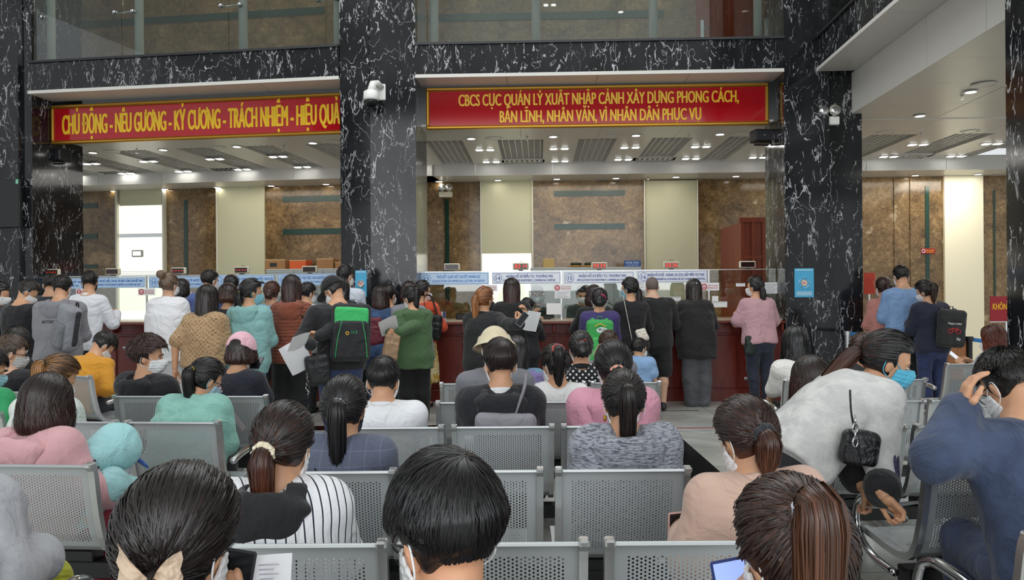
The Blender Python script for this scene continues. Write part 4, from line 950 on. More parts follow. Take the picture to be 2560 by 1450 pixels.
def cloth(c, pat=None, c2=None, sc=1.0, rough=.85):
    key = (c, pat, c2, sc, rough)
    if key in CLO: return CLO[key]
    t = NT('cloth_' + (pat or 'plain')); a = srgb(c); v = t.obj(); b = srgb(c2) if c2 else a; col = None
    fine = t.noise(v, 160, 2); big = t.noise(v, 7, 4, .6)
    if pat == 'stripes':      # thin dark lines across
        w_ = t.n('ShaderNodeSeparateXYZ', i0=v); zz = t.math('FRACT', t.math('MULTIPLY', t.math('ADD', w_.outputs[2], t.math('MULTIPLY', t.noise(v, 4, 2), .03)), 1 / (.036 * sc))); col = t.mix(t.math('LESS_THAN', zz, .16), a, b)
    elif pat == 'vstripes':
        w_ = t.n('ShaderNodeSeparateXYZ', i0=v); an = t.n('ShaderNodeMath', operation='ADD', i0=t.math('MULTIPLY', w_.outputs[0], .8), i1=t.math('MULTIPLY', w_.outputs[1], .6)); zz = t.math('FRACT', t.math('MULTIPLY', t.math('ADD', an, t.math('MULTIPLY', t.noise(v, 5, 2), .02)), 1 / (.027 * sc))); col = t.mix(t.math('LESS_THAN', zz, .16), a, b)
    elif pat == 'dots':
        m_ = t.n('ShaderNodeMapping'); t.set(m_.inputs[0], v); m_.inputs['Rotation'].default_value = (0, R(45), 0); m_.inputs['Scale'].default_value = (1 / .034, 0, 1 / .034)
        fr_ = t.n('ShaderNodeVectorMath', operation='FRACTION', i0=m_); sb = t.n('ShaderNodeVectorMath', operation='SUBTRACT', i0=fr_, i1=(.5, 0, .5)); ln = t.n('ShaderNodeVectorMath', operation='LENGTH', i0=sb); col = t.mix(t.math('LESS_THAN', ln.outputs['Value'], .23), a, b)
    elif pat == 'weave':      # small repeated motif
        m_ = t.n('ShaderNodeMapping'); t.set(m_.inputs[0], v); m_.inputs['Scale'].default_value = (1 / .022, .0, 1 / .022); ck = t.n('ShaderNodeTexChecker', I_Vector=m_.outputs[0], I_Scale=1.0); ck2 = t.noise(v, 60, 2); col = t.mix(t.math('MULTIPLY', ck.outputs['Fac'], t.n('ShaderNodeMapRange', i0=ck2, i1=.4, i2=.6)), a, b)
    elif pat == 'check':
        w_ = t.n('ShaderNodeSeparateXYZ', i0=v); f1 = t.math('LESS_THAN', t.math('FRACT', t.math('MULTIPLY', w_.outputs[0], 1 / .06)), .035); f2 = t.math('LESS_THAN', t.math('FRACT', t.math('MULTIPLY', w_.outputs[2], 1 / .06)), .035); col = t.mix(t.math('MULTIPLY', t.math('MAXIMUM', f1, f2), .6), a, b)
    elif pat == 'heather':
        m_ = t.n('ShaderNodeMapping'); t.set(m_.inputs[0], v); m_.inputs['Scale'].default_value = (35, 35, 170); col = t.ramp(t.noise(m_.outputs[0], 1, 4, .7), [(.38, b), (.56, a)])
    elif pat == 'flower':
        col = t.ramp(t.noise(v, 16, 4, .6), [(.45, a), (.52, b), (.60, b), (.66, a)])
    elif pat == 'patch': col = t.ramp(t.noise(v, 9, 4, .6), [(.42, b), (.6, a)])
    elif pat == 'speck':
        vo = t.n('ShaderNodeTexVoronoi', I_Vector=v, I_Scale=38); col = t.mix(t.math('LESS_THAN', vo.outputs['Distance'], .22), a, b)
    elif pat == 'denim': col = t.ramp(big, [(.35, tuple(np.array(a) * .8)), (.65, tuple(np.array(a) * 1.25))])
    else: col = (*a, 1)
    t.p(Base_Color=col, Roughness=rough, Sheen_Weight=.15 if rough > .6 else 0)
    wr = t.noise(v, 5.5, 3, .5, 1.6); t.bump(t.math('ADD', t.math('MULTIPLY', fine, .05), t.math('MULTIPLY', wr, 1.0)), .75, .045)
    CLO[key] = t.m; return t.m
# ---- hair strands as thin ribbons lying on the shell
def ribbons(paths, nrm, width, rs, tip=.35):
    """paths (n,m,3), nrm (n,m,3) outward normals -> verts, quads, attr(random, along, 0)"""
    n, m, _ = paths.shape; T = np.gradient(paths, axis=1); S = np.cross(T, nrm); S /= (np.linalg.norm(S, axis=2, keepdims=True) + 1e-9)
    N2 = nrm / (np.linalg.norm(nrm, axis=2, keepdims=True) + 1e-9); tw = rs.normal(0, .3, (n, 1, 1)); S = S * np.cos(tw) + N2 * np.sin(tw)
    u = np.linspace(0, 1, m)[None, :, None]; w_ = width * (1 - (1 - tip) * u ** 2) * rs.uniform(.6, 1.3, (n, 1, 1)) / 2
    P = np.stack([paths - S * w_, paths + N2 * w_ * .35, paths + S * w_], 2).reshape(-1, 3)
    b = (np.arange(n)[:, None] * m + np.arange(m - 1)[None]) * 3; b = b.reshape(-1)
    Q = np.concatenate([np.stack([b + j, b + j + 1, b + j + 4, b + j + 3], 1) for j in (0, 1)])
    a = np.zeros((n, m, 3, 3)); a[..., 0] = rs.rand(n, 1, 1); a[..., 1] = u[..., None][:, :, 0] if False else np.broadcast_to(u, (n, m, 1)); return P, Q, a.reshape(-1, 3)
def join(parts):
    Ps, Qs, As, o = [], [], [], 0
    for P, Q, A in parts: Ps.append(P); Qs.append(Q + o); As.append(A); o += len(P)
    return np.concatenate(Ps), np.concatenate(Qs), np.concatenate(As)
CR = V3(.077, .097, .098); CC = V3(0, -.008, .035)          # cranium of a 0.225 m head, head origin between the ears
def make_hair(style, mat, parent, name, Hm, hs, down, detail=1.0, seed=0, length=.3, tie=(-.55, .35), thick=.018, vox=.006, part=0.0, bias=None, droop=0.0):
    """Hm: head rotation, hs: (origin, scale) of the head in person space; down: local 'down' vector. All in head space, then moved."""
    rs = np.random.RandomState(seed); O, sc = hs; dn = Hm.T @ V3(0, 0, -1)
    if bias is not None: dn = unit(dn + np.array(bias))
    E = CR + thick * (V3(.72, 1, 1.1) if style == 'short' else 1.0); parts = []
    def onE(d, t=0.0): return CC + d * (E + t)
    def norm_(d): x = d / E; return x / (np.linalg.norm(x, axis=-1, keepdims=True) + 1e-9)
    def slerp(a, b, u):
        a = a / np.linalg.norm(a, axis=-1, keepdims=True); b = b / np.linalg.norm(b, axis=-1, keepdims=True)
        om = np.arccos(np.clip((a * b).sum(-1, keepdims=True), -.9999, .9999)); return (np.sin((1 - u) * om) * a + np.sin(u * om) * b) / np.sin(om)
    L = length
    hi = max(.19, L + .14) if style in ('long', 'bob', 'ponytail', 'lowtail') else .21
    v = Vol((-.24, -.30, -hi), (.24, .20, .22), vox / sc)
    if style == 'short':      # full on top, close to the skin at the nape and behind the ears
        x_, y_, z_ = v.ax[0][:, None, None] - CC[0], v.ax[1][None, :, None] - CC[1], v.ax[2][None, None, :] - CC[2]; wz = np.clip((z_ / E[2] + .42) / .5, 0, 1); lo_, hi_ = CR + .006, E - .005
        rx, ry, rz = [lo_[k] + (hi_[k] - lo_[k]) * wz for k in range(3)]; v.F = ((np.sqrt((x_ / rx) ** 2 + (y_ / ry) ** 2 + (z_ / rz) ** 2) - 1) * .09).astype(np.float32)
    else: v.ell(CC, E - .006, k=.0)
    fy = .052 if style == 'short' else .058
    # face cut: a tilted box in front, hairline rising to the forehead
    def face():
        v.rbox((0, .135, -.035), (.070 if style in ('long', 'bob') else .10, .085 if style in ('long', 'bob') else .105, .115), .03, rotm(0, R(-8), 0), k=.012, op=-1)
        if style not in ('long', 'bob'):
            v.rbox((0, .02, -.16), (.12, .22, .07 if style != 'short' else .092), .02, rotm(0, R(22), 0), k=.015, op=-1)      # nape
            for sx in (-1, 1): v.ell((sx * .105, .016, -.045), (.05, .036 if style != 'short' else .045, .058), k=.008, op=-1)    # around the ears
    m = int(14); N = int(900 * detail * (2.0 if detail > 1.5 else 1.0))
    U = np.linspace(0, 1, m)[None, :, None]
    tp = None
    if style in ('ponytail', 'lowtail', 'bun', 'clip'):
        e, az = tie; T = unit(V3(math.sin(az) * .6, -math.cos(az), e)); tp = onE(T, .006); face()
        # roots: over the hairline and the scalp, all combed towards the tie
        th = rs.uniform(0, 2 * math.pi, N); rr = np.where(rs.rand(N) < .55, rs.uniform(1.25, 2.45, N), rs.uniform(.2, 1.3, N))
        ax1 = unit(np.cross(T, V3(1, .01, 0))); ax2 = np.cross(T, ax1)
        D = np.cos(rr)[:, None] * T + np.sin(rr)[:, None] * (np.cos(th)[:, None] * ax1 + np.sin(th)[:, None] * ax2)
        D = D[(D[:, 2] > -.62 - .0 * D[:, 1]) & ~((D[:, 1] > .42) & (D[:, 2] < .52)) & ~((np.abs(D[:, 0]) > .42) & (D[:, 1] > .22) & (D[:, 2] < .28)) & ~((np.abs(D[:, 0]) > .55) & (D[:, 2] < -.15) & (D[:, 1] > -.2))]
        d = slerp(D[:, None, :], np.broadcast_to(T, D.shape)[:, None, :], U * .97); p = onE(d, .002 + rs.uniform(-.003, .004, (len(D), 1, 1)) * (1 - U)); 
        p[..., :] += (rs.normal(0, .0015, (len(D), 1, 3)) + .003 * np.sin(U * 7 + rs.rand(len(D), 1, 1) * 6)) * (1 - U)
        parts.append(ribbons(p, norm_(d), .0036 if detail > 1.5 else .010, rs))
        if style in ('ponytail', 'lowtail'):
            out = .05 if style == 'ponytail' else .015
            c = catm([tp - T * .012, tp + T * out + dn * .015, tp + T * out * 1.0 + dn * L * .35, tp + T * out * .45 + dn * L * .7, tp + T * .01 + dn * L], 5); c = c + (Hm.T @ V3(0, 0, -1))[None] * (droop * L * np.linspace(0, 1, len(c)) ** 2)[:, None]; rad = np.interp(np.linspace(0, 1, len(c)), [0, .12, .35, .7, 1], [.016, .030, .040, .034, .008]) * .88 * (thick / .018) ** .3
            for i in range(len(c) - 1): v.cone(c[i], c[i + 1], rad[i] * .8, rad[i + 1] * .8, .004)
            n2 = int(520 * detail * (1.6 if detail > 1.5 else 1)); a = rs.uniform(0, 2 * math.pi, n2); q = np.sqrt(rs.uniform(.55, 1.05, n2)); tt = np.gradient(c, axis=0); tt /= np.linalg.norm(tt, axis=1, keepdims=True)
            s1 = np.cross(tt, V3(1, 0, 0.02)); s1 /= np.linalg.norm(s1, axis=1, keepdims=True); s2 = np.cross(tt, s1)
            dirs = np.cos(a)[:, None, None] * s1[None] + np.sin(a)[:, None, None] * s2[None]; wob = 1 + .18 * np.sin(np.linspace(0, 1, len(c))[None, :, None] * rs.uniform(2, 7, (n2, 1, 1)) + rs.rand(n2, 1, 1) * 6)
            cut = rs.uniform(.8, 1.06, (n2, 1, 1)); P = c[None] + dirs * (rad[None, :, None] * q[:, None, None] * wob); P = P[:, :1] + (P - P[:, :1]) * cut; 
            r_ = ribbons(P, dirs, .0042 if detail > 1.5 else .010, rs); r_[2][:, 1] = .35 + .65 * r_[2][:, 1]; parts.append(r_)
        elif style == 'bun':
            c = tp + T * .035; v.ell(c, (.048, .045, .045), k=.01); n2 = int(260 * detail); ph = rs.uniform(0, 6.28, n2); x1 = rs.normal(size=(n2, 3)); x1 /= np.linalg.norm(x1, axis=1, keepdims=True); x2 = np.cross(x1, rs.normal(size=(n2, 3))); x2 /= np.linalg.norm(x2, axis=1, keepdims=True)
            aa = (U * 2.6 + ph[:, None, None]); dd = np.cos(aa) * x1[:, None] + np.sin(aa) * x2[:, None]; parts.append(ribbons(c + dd * V3(.05, .047, .047), dd, .007, rs))
        elif style == 'clip':
            c = tp + V3(0, -.01, -.03); v.ell(c, (.05, .035, .065), k=.02); n2 = int(200 * detail); a = rs.uniform(-1, 1, n2); x = a * .045; P = np.stack([x[:, None] + 0 * U[..., 0] * 1, c[1] - .036 * np.sqrt(np.maximum(0, 1 - a ** 2))[:, None] - .0 * U[..., 0], c[2] + .06 - .125 * U[..., 0] + .0 * x[:, None]], 2); P[..., 0] *= (1 - .5 * (U[..., 0] - .5) ** 2); P[..., 1] += .03 * (2 * U[..., 0] - 1) ** 2
            parts.append(ribbons(P, np.broadcast_to(V3(0, -1, 0), P.shape), .007, rs))
    elif style in ('long', 'bob'):
        rb = {'long': .075, 'bob': .085}[style]
        bot = CC + dn * (L + .02); up = -dn
        fwd = unit(V3(0, 1, 0) - dn * dn[1]); side = np.cross(fwd, up)
        def ringpt(az, rx, ry): return side * math.sin(az) * rx - fwd * math.cos(az) * ry
        # shell: curtain hugging the back of head and the neck
        for i in range(6):
            f = i / 5; c = CC + V3(0, -.012, 0) + dn * (L * f) - fwd * (.02 + (.03 if style == 'long' else .0) * f); w1 = (E[0] - .008) * (1 + (.10 if style == 'bob' else -.12) * f - (.30 * max(0, f - .8) if style == 'bob' else .25 * max(0, f - .6))); 
            v.ell(c, (w1, .072 - .012 * f if style == 'long' else .078, .07), k=.012)
        face()
        if style == 'bob': v.rbox(CC + dn * (L + .10), (.2, .2, .07), .02, k=.006, op=-1)
        n1 = N * 1.5; n1 = int(n1); az = rs.uniform(-2.25, 2.25, n1); top = rs.uniform(.03, .75, n1)
        st = np.stack([np.full(n1, part) + rs.normal(0, .02, n1), rs.uniform(-.45, .55, n1), np.ones(n1)], 1); st /= np.linalg.norm(st, axis=1, keepdims=True)
        eq = np.sin(az)[:, None] * side - np.cos(az)[:, None] * fwd + 0.02 * up; eq /= np.linalg.norm(eq, axis=1, keepdims=True)
        m1 = 9; u1 = np.linspace(0, 1, m1)[None, :, None]; d = slerp(st[:, None], eq[:, None], u1); p1 = onE(d, .003 + rs.uniform(-.003, .004, (n1, 1, 1))); nn1 = norm_(d)
        m2 = 11; u2 = np.linspace(0, 1, m2)[None, 1:, None]; Ls = L * rs.uniform(.88, 1.04, (n1, 1, 1)); e1 = eq[:, None]
        sx = rs.normal(0, .006, (n1, 1, 1)) * side + rs.normal(0, .006, (n1, 1, 1)) * fwd
        if style == 'long': r_in = 1 - .10 * u2 - .22 * np.maximum(0, u2 - .55); flat = -fwd * (.035 * u2)
        else: r_in = 1 + .08 * u2 - .40 * np.maximum(0, u2 - .72); flat = 0 * fwd
        endp = p1[:, -1:, :] - CC; hor = endp - dn * (endp @ dn)[..., None]; ver = (endp @ dn)[..., None]
        p2 = CC + hor * r_in + dn * (ver + Ls * u2) + sx * u2 + flat + side * (.004 * np.sin(u2 * 9 + rs.rand(n1, 1, 1) * 6)); 
        P = np.concatenate([p1, p2], 1); NN = np.concatenate([nn1, np.broadcast_to(e1, p2.shape)], 1)
        r_ = ribbons(P, NN, .0046 if detail > 1.5 else .011, rs, .25); parts.append(r_)
    else:   # short: radiates from the crown whorl
        face(); n1 = int(N * 1.7); Wd = unit(V3(.12, -.5, .85)); dd = rs.normal(size=(n1 * 2, 3)); dd /= np.linalg.norm(dd, axis=1, keepdims=True)
        ok = (dd[:, 2] > -.58 + .6 * np.maximum(0, dd[:, 1])) & ~((dd[:, 1] > .45) & (dd[:, 2] < .5)) & ~((np.abs(dd[:, 0]) > .5) & (dd[:, 2] < .08) & (dd[:, 1] > -.16)); dd = dd[ok][:n1]; cw = Wd + rs.normal(0, .16, (n1 // 7, 3)); dd = np.concatenate([dd, cw / np.linalg.norm(cw, axis=1, keepdims=True)]); n1 = len(dd)
        # radiate away from the whorl, with a swirl
        away = dd - Wd * (dd @ Wd)[:, None]; away /= np.linalg.norm(away, axis=1, keepdims=True) + 1e-6; tan = away - dd * ((away * dd).sum(1))[:, None]; tan /= np.linalg.norm(tan, axis=1, keepdims=True) + 1e-6
        tan = tan + .35 * np.cross(dd, tan) + rs.normal(0, .12, (n1, 3)); s_ = L * rs.uniform(.6, 1.15, (n1, 1, 1)) / .095
        low = np.clip((dd[:, 2] + .40) / .7, .16, 1)[:, None, None]; sd_ = np.where((np.abs(dd[:, 0]) > .42) & (dd[:, 1] > -.55), np.clip((dd[:, 2] - .02) / .65, .15, 1), 1.0)[:, None, None]; ang = U * s_ * low * sd_; dq = np.cos(ang) * dd[:, None] + np.sin(ang) * tan[:, None]; dq /= np.linalg.norm(dq, axis=2, keepdims=True)
        if part > 1: dq = dq + .09 * U * np.sin(U * 9 + rs.rand(n1, 1, 1) * 6) * rs.normal(0, 1, (n1, 1, 3)); dq /= np.linalg.norm(dq, axis=2, keepdims=True)
        lift = (.0015 + .012 * (part + .35) * U ** 1.5 * rs.uniform(.2, 1, (n1, 1, 1))) * low; lift = lift - (thick - .008) * (1 - np.clip((dq[..., 2:3] + .42) / .5, 0, 1)) * V3(.72, 1, 1.1); parts.append(ribbons(onE(dq, lift), norm_(dq) + .6 * rs.normal(0, .3, (n1, 1, 3)), .0034 if detail > 1.5 else .008, rs, .2))
    v.folds(.0016, 9, seed)
    P, Q = v.mesh(); tt = np.clip(((P - CC) @ dn + .05) / (L + .08), 0, 1)
    if style in ('ponytail', 'lowtail'): tt = np.where(((P - tp) @ dn) > .0, .35 + .65 * np.clip(((P - tp) @ dn) / L, 0, 1), .15)
    A = np.stack([np.full(len(P), .3), tt, tt * 0], 1)
    P, Q, A = join([(P, Q, A)] + parts)
    P = O + sc * (P @ Hm.T); o = npmesh(name, P, Q, mat, parent, True, A)
    return o, (None if tp is None else O + sc * (Hm @ tp))
# ---------------------------------------------------------------- people
def add_head(v, Hm, O, sc, ex=0.0, ears=True, k=.02):
    f = lambda *a: O + sc * (Hm @ V3(*a)); e = lambda r: V3(*r) * sc + ex
    v.ell(f(*CC), e(CR), Hm, .0); v.ell(f(0, .028, -.030), e((.061, .064, .076)), Hm, k * sc); v.ell(f(0, .040, -.068), e((.043, .044, .036)), Hm, k * sc)
    v.cone(f(0, .088, .004), f(0, .106, -.028), .008 * sc + ex, .014 * sc + ex, .012); v.ell(f(0, .078, .022), e((.052, .014, .012)), Hm, .015); v.ell(f(0, .084, -.058), e((.024, .012, .011)), Hm, .008)
    for sx in (-1, 1):
        v.ell(f(sx * .030, .086, .004), e((.016, .010, .010)), Hm, .008, -1) if ex == 0 else None
        if ears: v.ell(f(sx * .079, -.004, -.010), e((.010, .020, .032)), Hm @ rotm(sx * .5, 0, sx * .2), .006)
MASKT = []
def mask_tmpl():
    if MASKT: return MASKT[0]
    v = Vol((-.095, -.03, -.13), (.095, .15, .04), .0042); I = np.eye(3); O = V3(0, 0, 0)
    add_head(v, I, O, 1.0, .010, False, .03); v.ell((0, .085, -.045), (.045, .036, .05), k=.03)
    Zz = v.ax[2][None, None, :]; v.F = v.F + (.0014 * np.sin(Zz * 330)).astype(np.float32)
    w2 = Vol((-.095, -.03, -.13), (.095, .15, .04), .0042); add_head(w2, I, O, 1.0, .003, False); v.F = np.maximum(v.F, -w2.F)
    v.plane((0, 0, -.016), (0, -.12, 1)); v.plane((0, 0, -.105), (0, -.2, -1)); v.plane((0, .036, 0), (0, -1, .25))
    P, Q = v.mesh(); A = [(P, Q, np.zeros((len(P), 3)))]
    for sx in (-1, 1):
        b = MB(); b.tube(catm([(sx * .066, .052, -.010), (sx * .078, .018, .014), (sx * .088, -.016, .016), (sx * .090, -.028, -.014), (sx * .084, -.016, -.045), (sx * .064, .040, -.074)], 4), .0021, 5)
        A.append((np.array(b.v), np.array([f for f in b.f if len(f) == 4]), np.zeros((len(b.v), 3))))
    MASKT.append(join(A)[:2]); return MASKT[0]
EYET = []
def eyes(t, Hm, O, sc, browmat):
    b = MB(); d = MB(); e = MB()
    for sx in (-1, 1):
        b.ball((sx * .031, .0805, .002), (.0125, .007, .0065), 12, 8); d.ball((sx * .031, .0855, .002), (.0058, .0035, .0058), 10, 6)
        e.tube([(sx * .014, .094, .022), (sx * .032, .093, .027), (sx * .050, .080, .022)], [.003, .0035, .0015], 6); e.tube([(sx * .017, .088, .006), (sx * .031, .0895, .010), (sx * .045, .081, .006)], .0014, 5)
    for m, nm, mt in ((b, 'eye', plain('eye_white', 'e8e4de', .3)), (d, 'iris', plain('iris', '1c120c', .2)), (e, 'eyebrow', browmat)):
        P = O + sc * (np.array(m.v) @ Hm.T); m.v = [tuple(p) for p in P]; m.build(nm, mt, t, smooth=True)
PROFT = {'m': ([-.16, -.11, -.05, 0, .10, .20, .33, .42, .47, .50, .53, .56], [.10, .155, .172, .172, .157, .152, .166, .172, .156, .118, .078, .06], [.085, .105, .115, .115, .105, .102, .115, .112, .100, .082, .065, .058]),
         'f': ([-.16, -.11, -.05, 0, .10, .20, .33, .42, .47, .50, .53, .56], [.11, .160, .178, .172, .142, .132, .146, .152, .136, .100, .066, .05], [.085, .110, .120, .115, .095, .090, .112, .105, .092, .075, .058, .05])}
def torso(v, J, prof, ex, k, wlo=None, whi=None, frame=None):
    W, A, B = [np.array(x, float) for x in prof]; hip, Rt, s, bw = frame or (J['hip'], J['Rt'], J['s'], J['bw']); W = W * s; A = A * bw + ex; B = B * bw * J['dep'] + ex
    wlo = W[0] if wlo is None else wlo * s; whi = W[-1] if whi is None else whi * s
    m = max(A.max(), B.max()) + abs(J['hunch']); p, q = hip + Rt @ V3(0, 0, wlo), hip + Rt @ V3(0, J['hunch'], whi)
    g = v.sub(np.minimum(p, q) - m, np.maximum(p, q) + m, k + .03)
    if g is None: return
    sl, X, Y, Z = g; x, y, z = X - hip[0], Y - hip[1], Z - hip[2]; T = Rt.T
    u = T[0, 0] * x + T[0, 1] * y + T[0, 2] * z; vv = T[1, 0] * x + T[1, 1] * y + T[1, 2] * z; w_ = T[2, 0] * x + T[2, 1] * y + T[2, 2] * z
    ws = .495 * s; vv = vv - J['hunch'] * np.clip(w_ / ws, 0, 1.3) ** 2
    a, b = np.interp(w_, W, A), np.interp(w_, W, B); d = ((np.abs(u / a) ** 2.3 + np.abs(vv / b) ** 2.3) ** (1 / 2.3) - 1) * np.minimum(a, b) * .85
    d = np.maximum(d, np.maximum(w_ - whi, wlo - w_) * .8); v.put(sl, d.astype(np.float32), k)
def ik(a, t, l1, l2, hint):
    d = t - a; L = np.linalg.norm(d); L2 = min(L, (l1 + l2) * .995); n = d / (L + 1e-9); x = (l1 * l1 - l2 * l2 + L2 * L2) / (2 * L2); h = math.sqrt(max(0, l1 * l1 - x * x)); hp = hint - n * (hint @ n); e = a + n * x + unit(hp) * h
    return e, a + n * L2
ARMS = {'lap': (.10, .30, .18), 'hang': (.27, .02, -.10), 'counter': (.17, .34, .29), 'hold': (.08, .30, .28), 'phone': (.09, .30, .36), 'low': (.12, .36, .06), 'back': (.25, -.08, -.05), 'side': (.30, .12, .06)}
def skel(H, sp):
    J = {}; s = H / 1.68; bw = sp.get('bw', 1.0); sex = sp.get('sex', 'f'); sit = sp.get('pose', 'stand') == 'sit'; J.update(s=s, bw=bw, dep=sp.get('dep', 1.0), sex=sex)
    kid = sp.get('kid', False)
    hz = (sp.get('seat', .402) + .078 * bw) if sit else .515 * H; J['hip'] = V3(0, 0, hz); lean = R(sp.get('lean', -5 if sit else 3)); J['Rt'] = rotm(R(sp.get('twist', 0)), lean, R(sp.get('side', 0))); J['hunch'] = sp.get('hunch', .035 if sit else .02)
    T = lambda u, vv, w_: J['hip'] + J['Rt'] @ V3(u, vv + J['hunch'] * min(1.3, max(0, w_ / .495)) ** 2, w_ * s)
    J['T'] = T; J['nb'] = T(0, -.005, .515); hy, hp, hr = R(sp.get('hy', 0)), R(sp.get('hp', 8)), R(sp.get('hr', 0)); J['Hm'] = rotm(hy, hp, hr); sc = sp.get('hs', 1.0); J['sc'] = sc
    Rn = rotm(hy * .3, lean * .5 + hp * .45 + .10, R(sp.get('side', 0)) * .5 + hr * .5); J['O'] = J['nb'] + Rn @ V3(0, .012, .148 * (s * .6 + .4) * min(1, sc + .05)); J['top'] = J['O'] + sc * (J['Hm'] @ V3(0, -.0, .133))
    sw = (.168 if sex == 'm' else .146) * bw; J['sh'] = [T(-sw, .0, .442), T(sw, .0, .442)]
    l1, l2 = .285 * s, .255 * s; J['el'], J['wr'] = [], []; ar = sp.get('arms', ('lap', 'lap') if sit else ('counter', 'counter'))
    for i, sx in ((0, -1), (1, 1)):
        a = ar[i]; hint = V3(sx * .5, -.5, -.9)
        if isinstance(a, str):
            o = ARMS[a]; t = V3(sx * o[0] * bw, o[1], hz + o[2] * s)
            if a == 'hang': hint = V3(sx * .2, -1, 0)
        else: t = np.array(a[:3], float); hint = np.array(a[3:6], float) if len(a) >= 6 else hint
        e, w_ = ik(J['sh'][i], t, l1, l2, hint)
        if sp.get('elb', {}).get(i) is not None: e, w_ = np.array(sp['elb'][i]), t
        J['el'].append(e); J['wr'].append(w_)
    J['hj'], J['kn'], J['an'] = [], [], []
    st = sp.get('stance', .075)
    for sx in (-1, 1):
        h = J['hip'] + V3(sx * .088 * bw, 0, -.01); J['hj'].append(h)
        if sit:
            kx = sp.get('knee', .11); k_ = h + V3(sx * (kx - .088), .42 * s, .03 if not kid else .0); J['kn'].append(k_); fz = max(.085, k_[2] - .40 * s) if sp.get('feetup') else .085; J['an'].append(V3(k_[0] + sx * .01, k_[1] - .02, max(fz, k_[2] - .44 * max(s, .93))))
        else:
            an = V3(sx * st, -.02 + (sp.get('step', 0) * sx), .08 * min(1, s + .2)); J['an'].append(an); J['kn'].append((h + an) / 2 + V3(sx * .008, .025, .0))
    return J
def cloth_mesh(v, name, mat, t, fold=None, seed=0):
    if fold: v.folds(fold, 2.2, seed)
    P, Q = v.mesh(); return npmesh(name, P, Q, mat, t)
NP = [0]
REPORT = []
def px_arms(sp, x, Y, Ry):
    if 'elbpx' in sp: sp = dict(sp); sp['elb'] = {i: tuple(Ry.T @ (np.array(at(*q)) - V3(x, Y, 0))) for i, q in sp['elbpx'].items()}
    if not any(isinstance(a, tuple) and a[0] == 'px' for a in sp.get('arms', ())): return sp
    o = dict(sp); o['arms'] = tuple((tuple(Ry.T @ (np.array(at(a[1], a[2], a[3])) - V3(x, Y, 0))) + tuple(a[4:])) if isinstance(a, tuple) and a[0] == 'px' else a for a in sp['arms']); return o
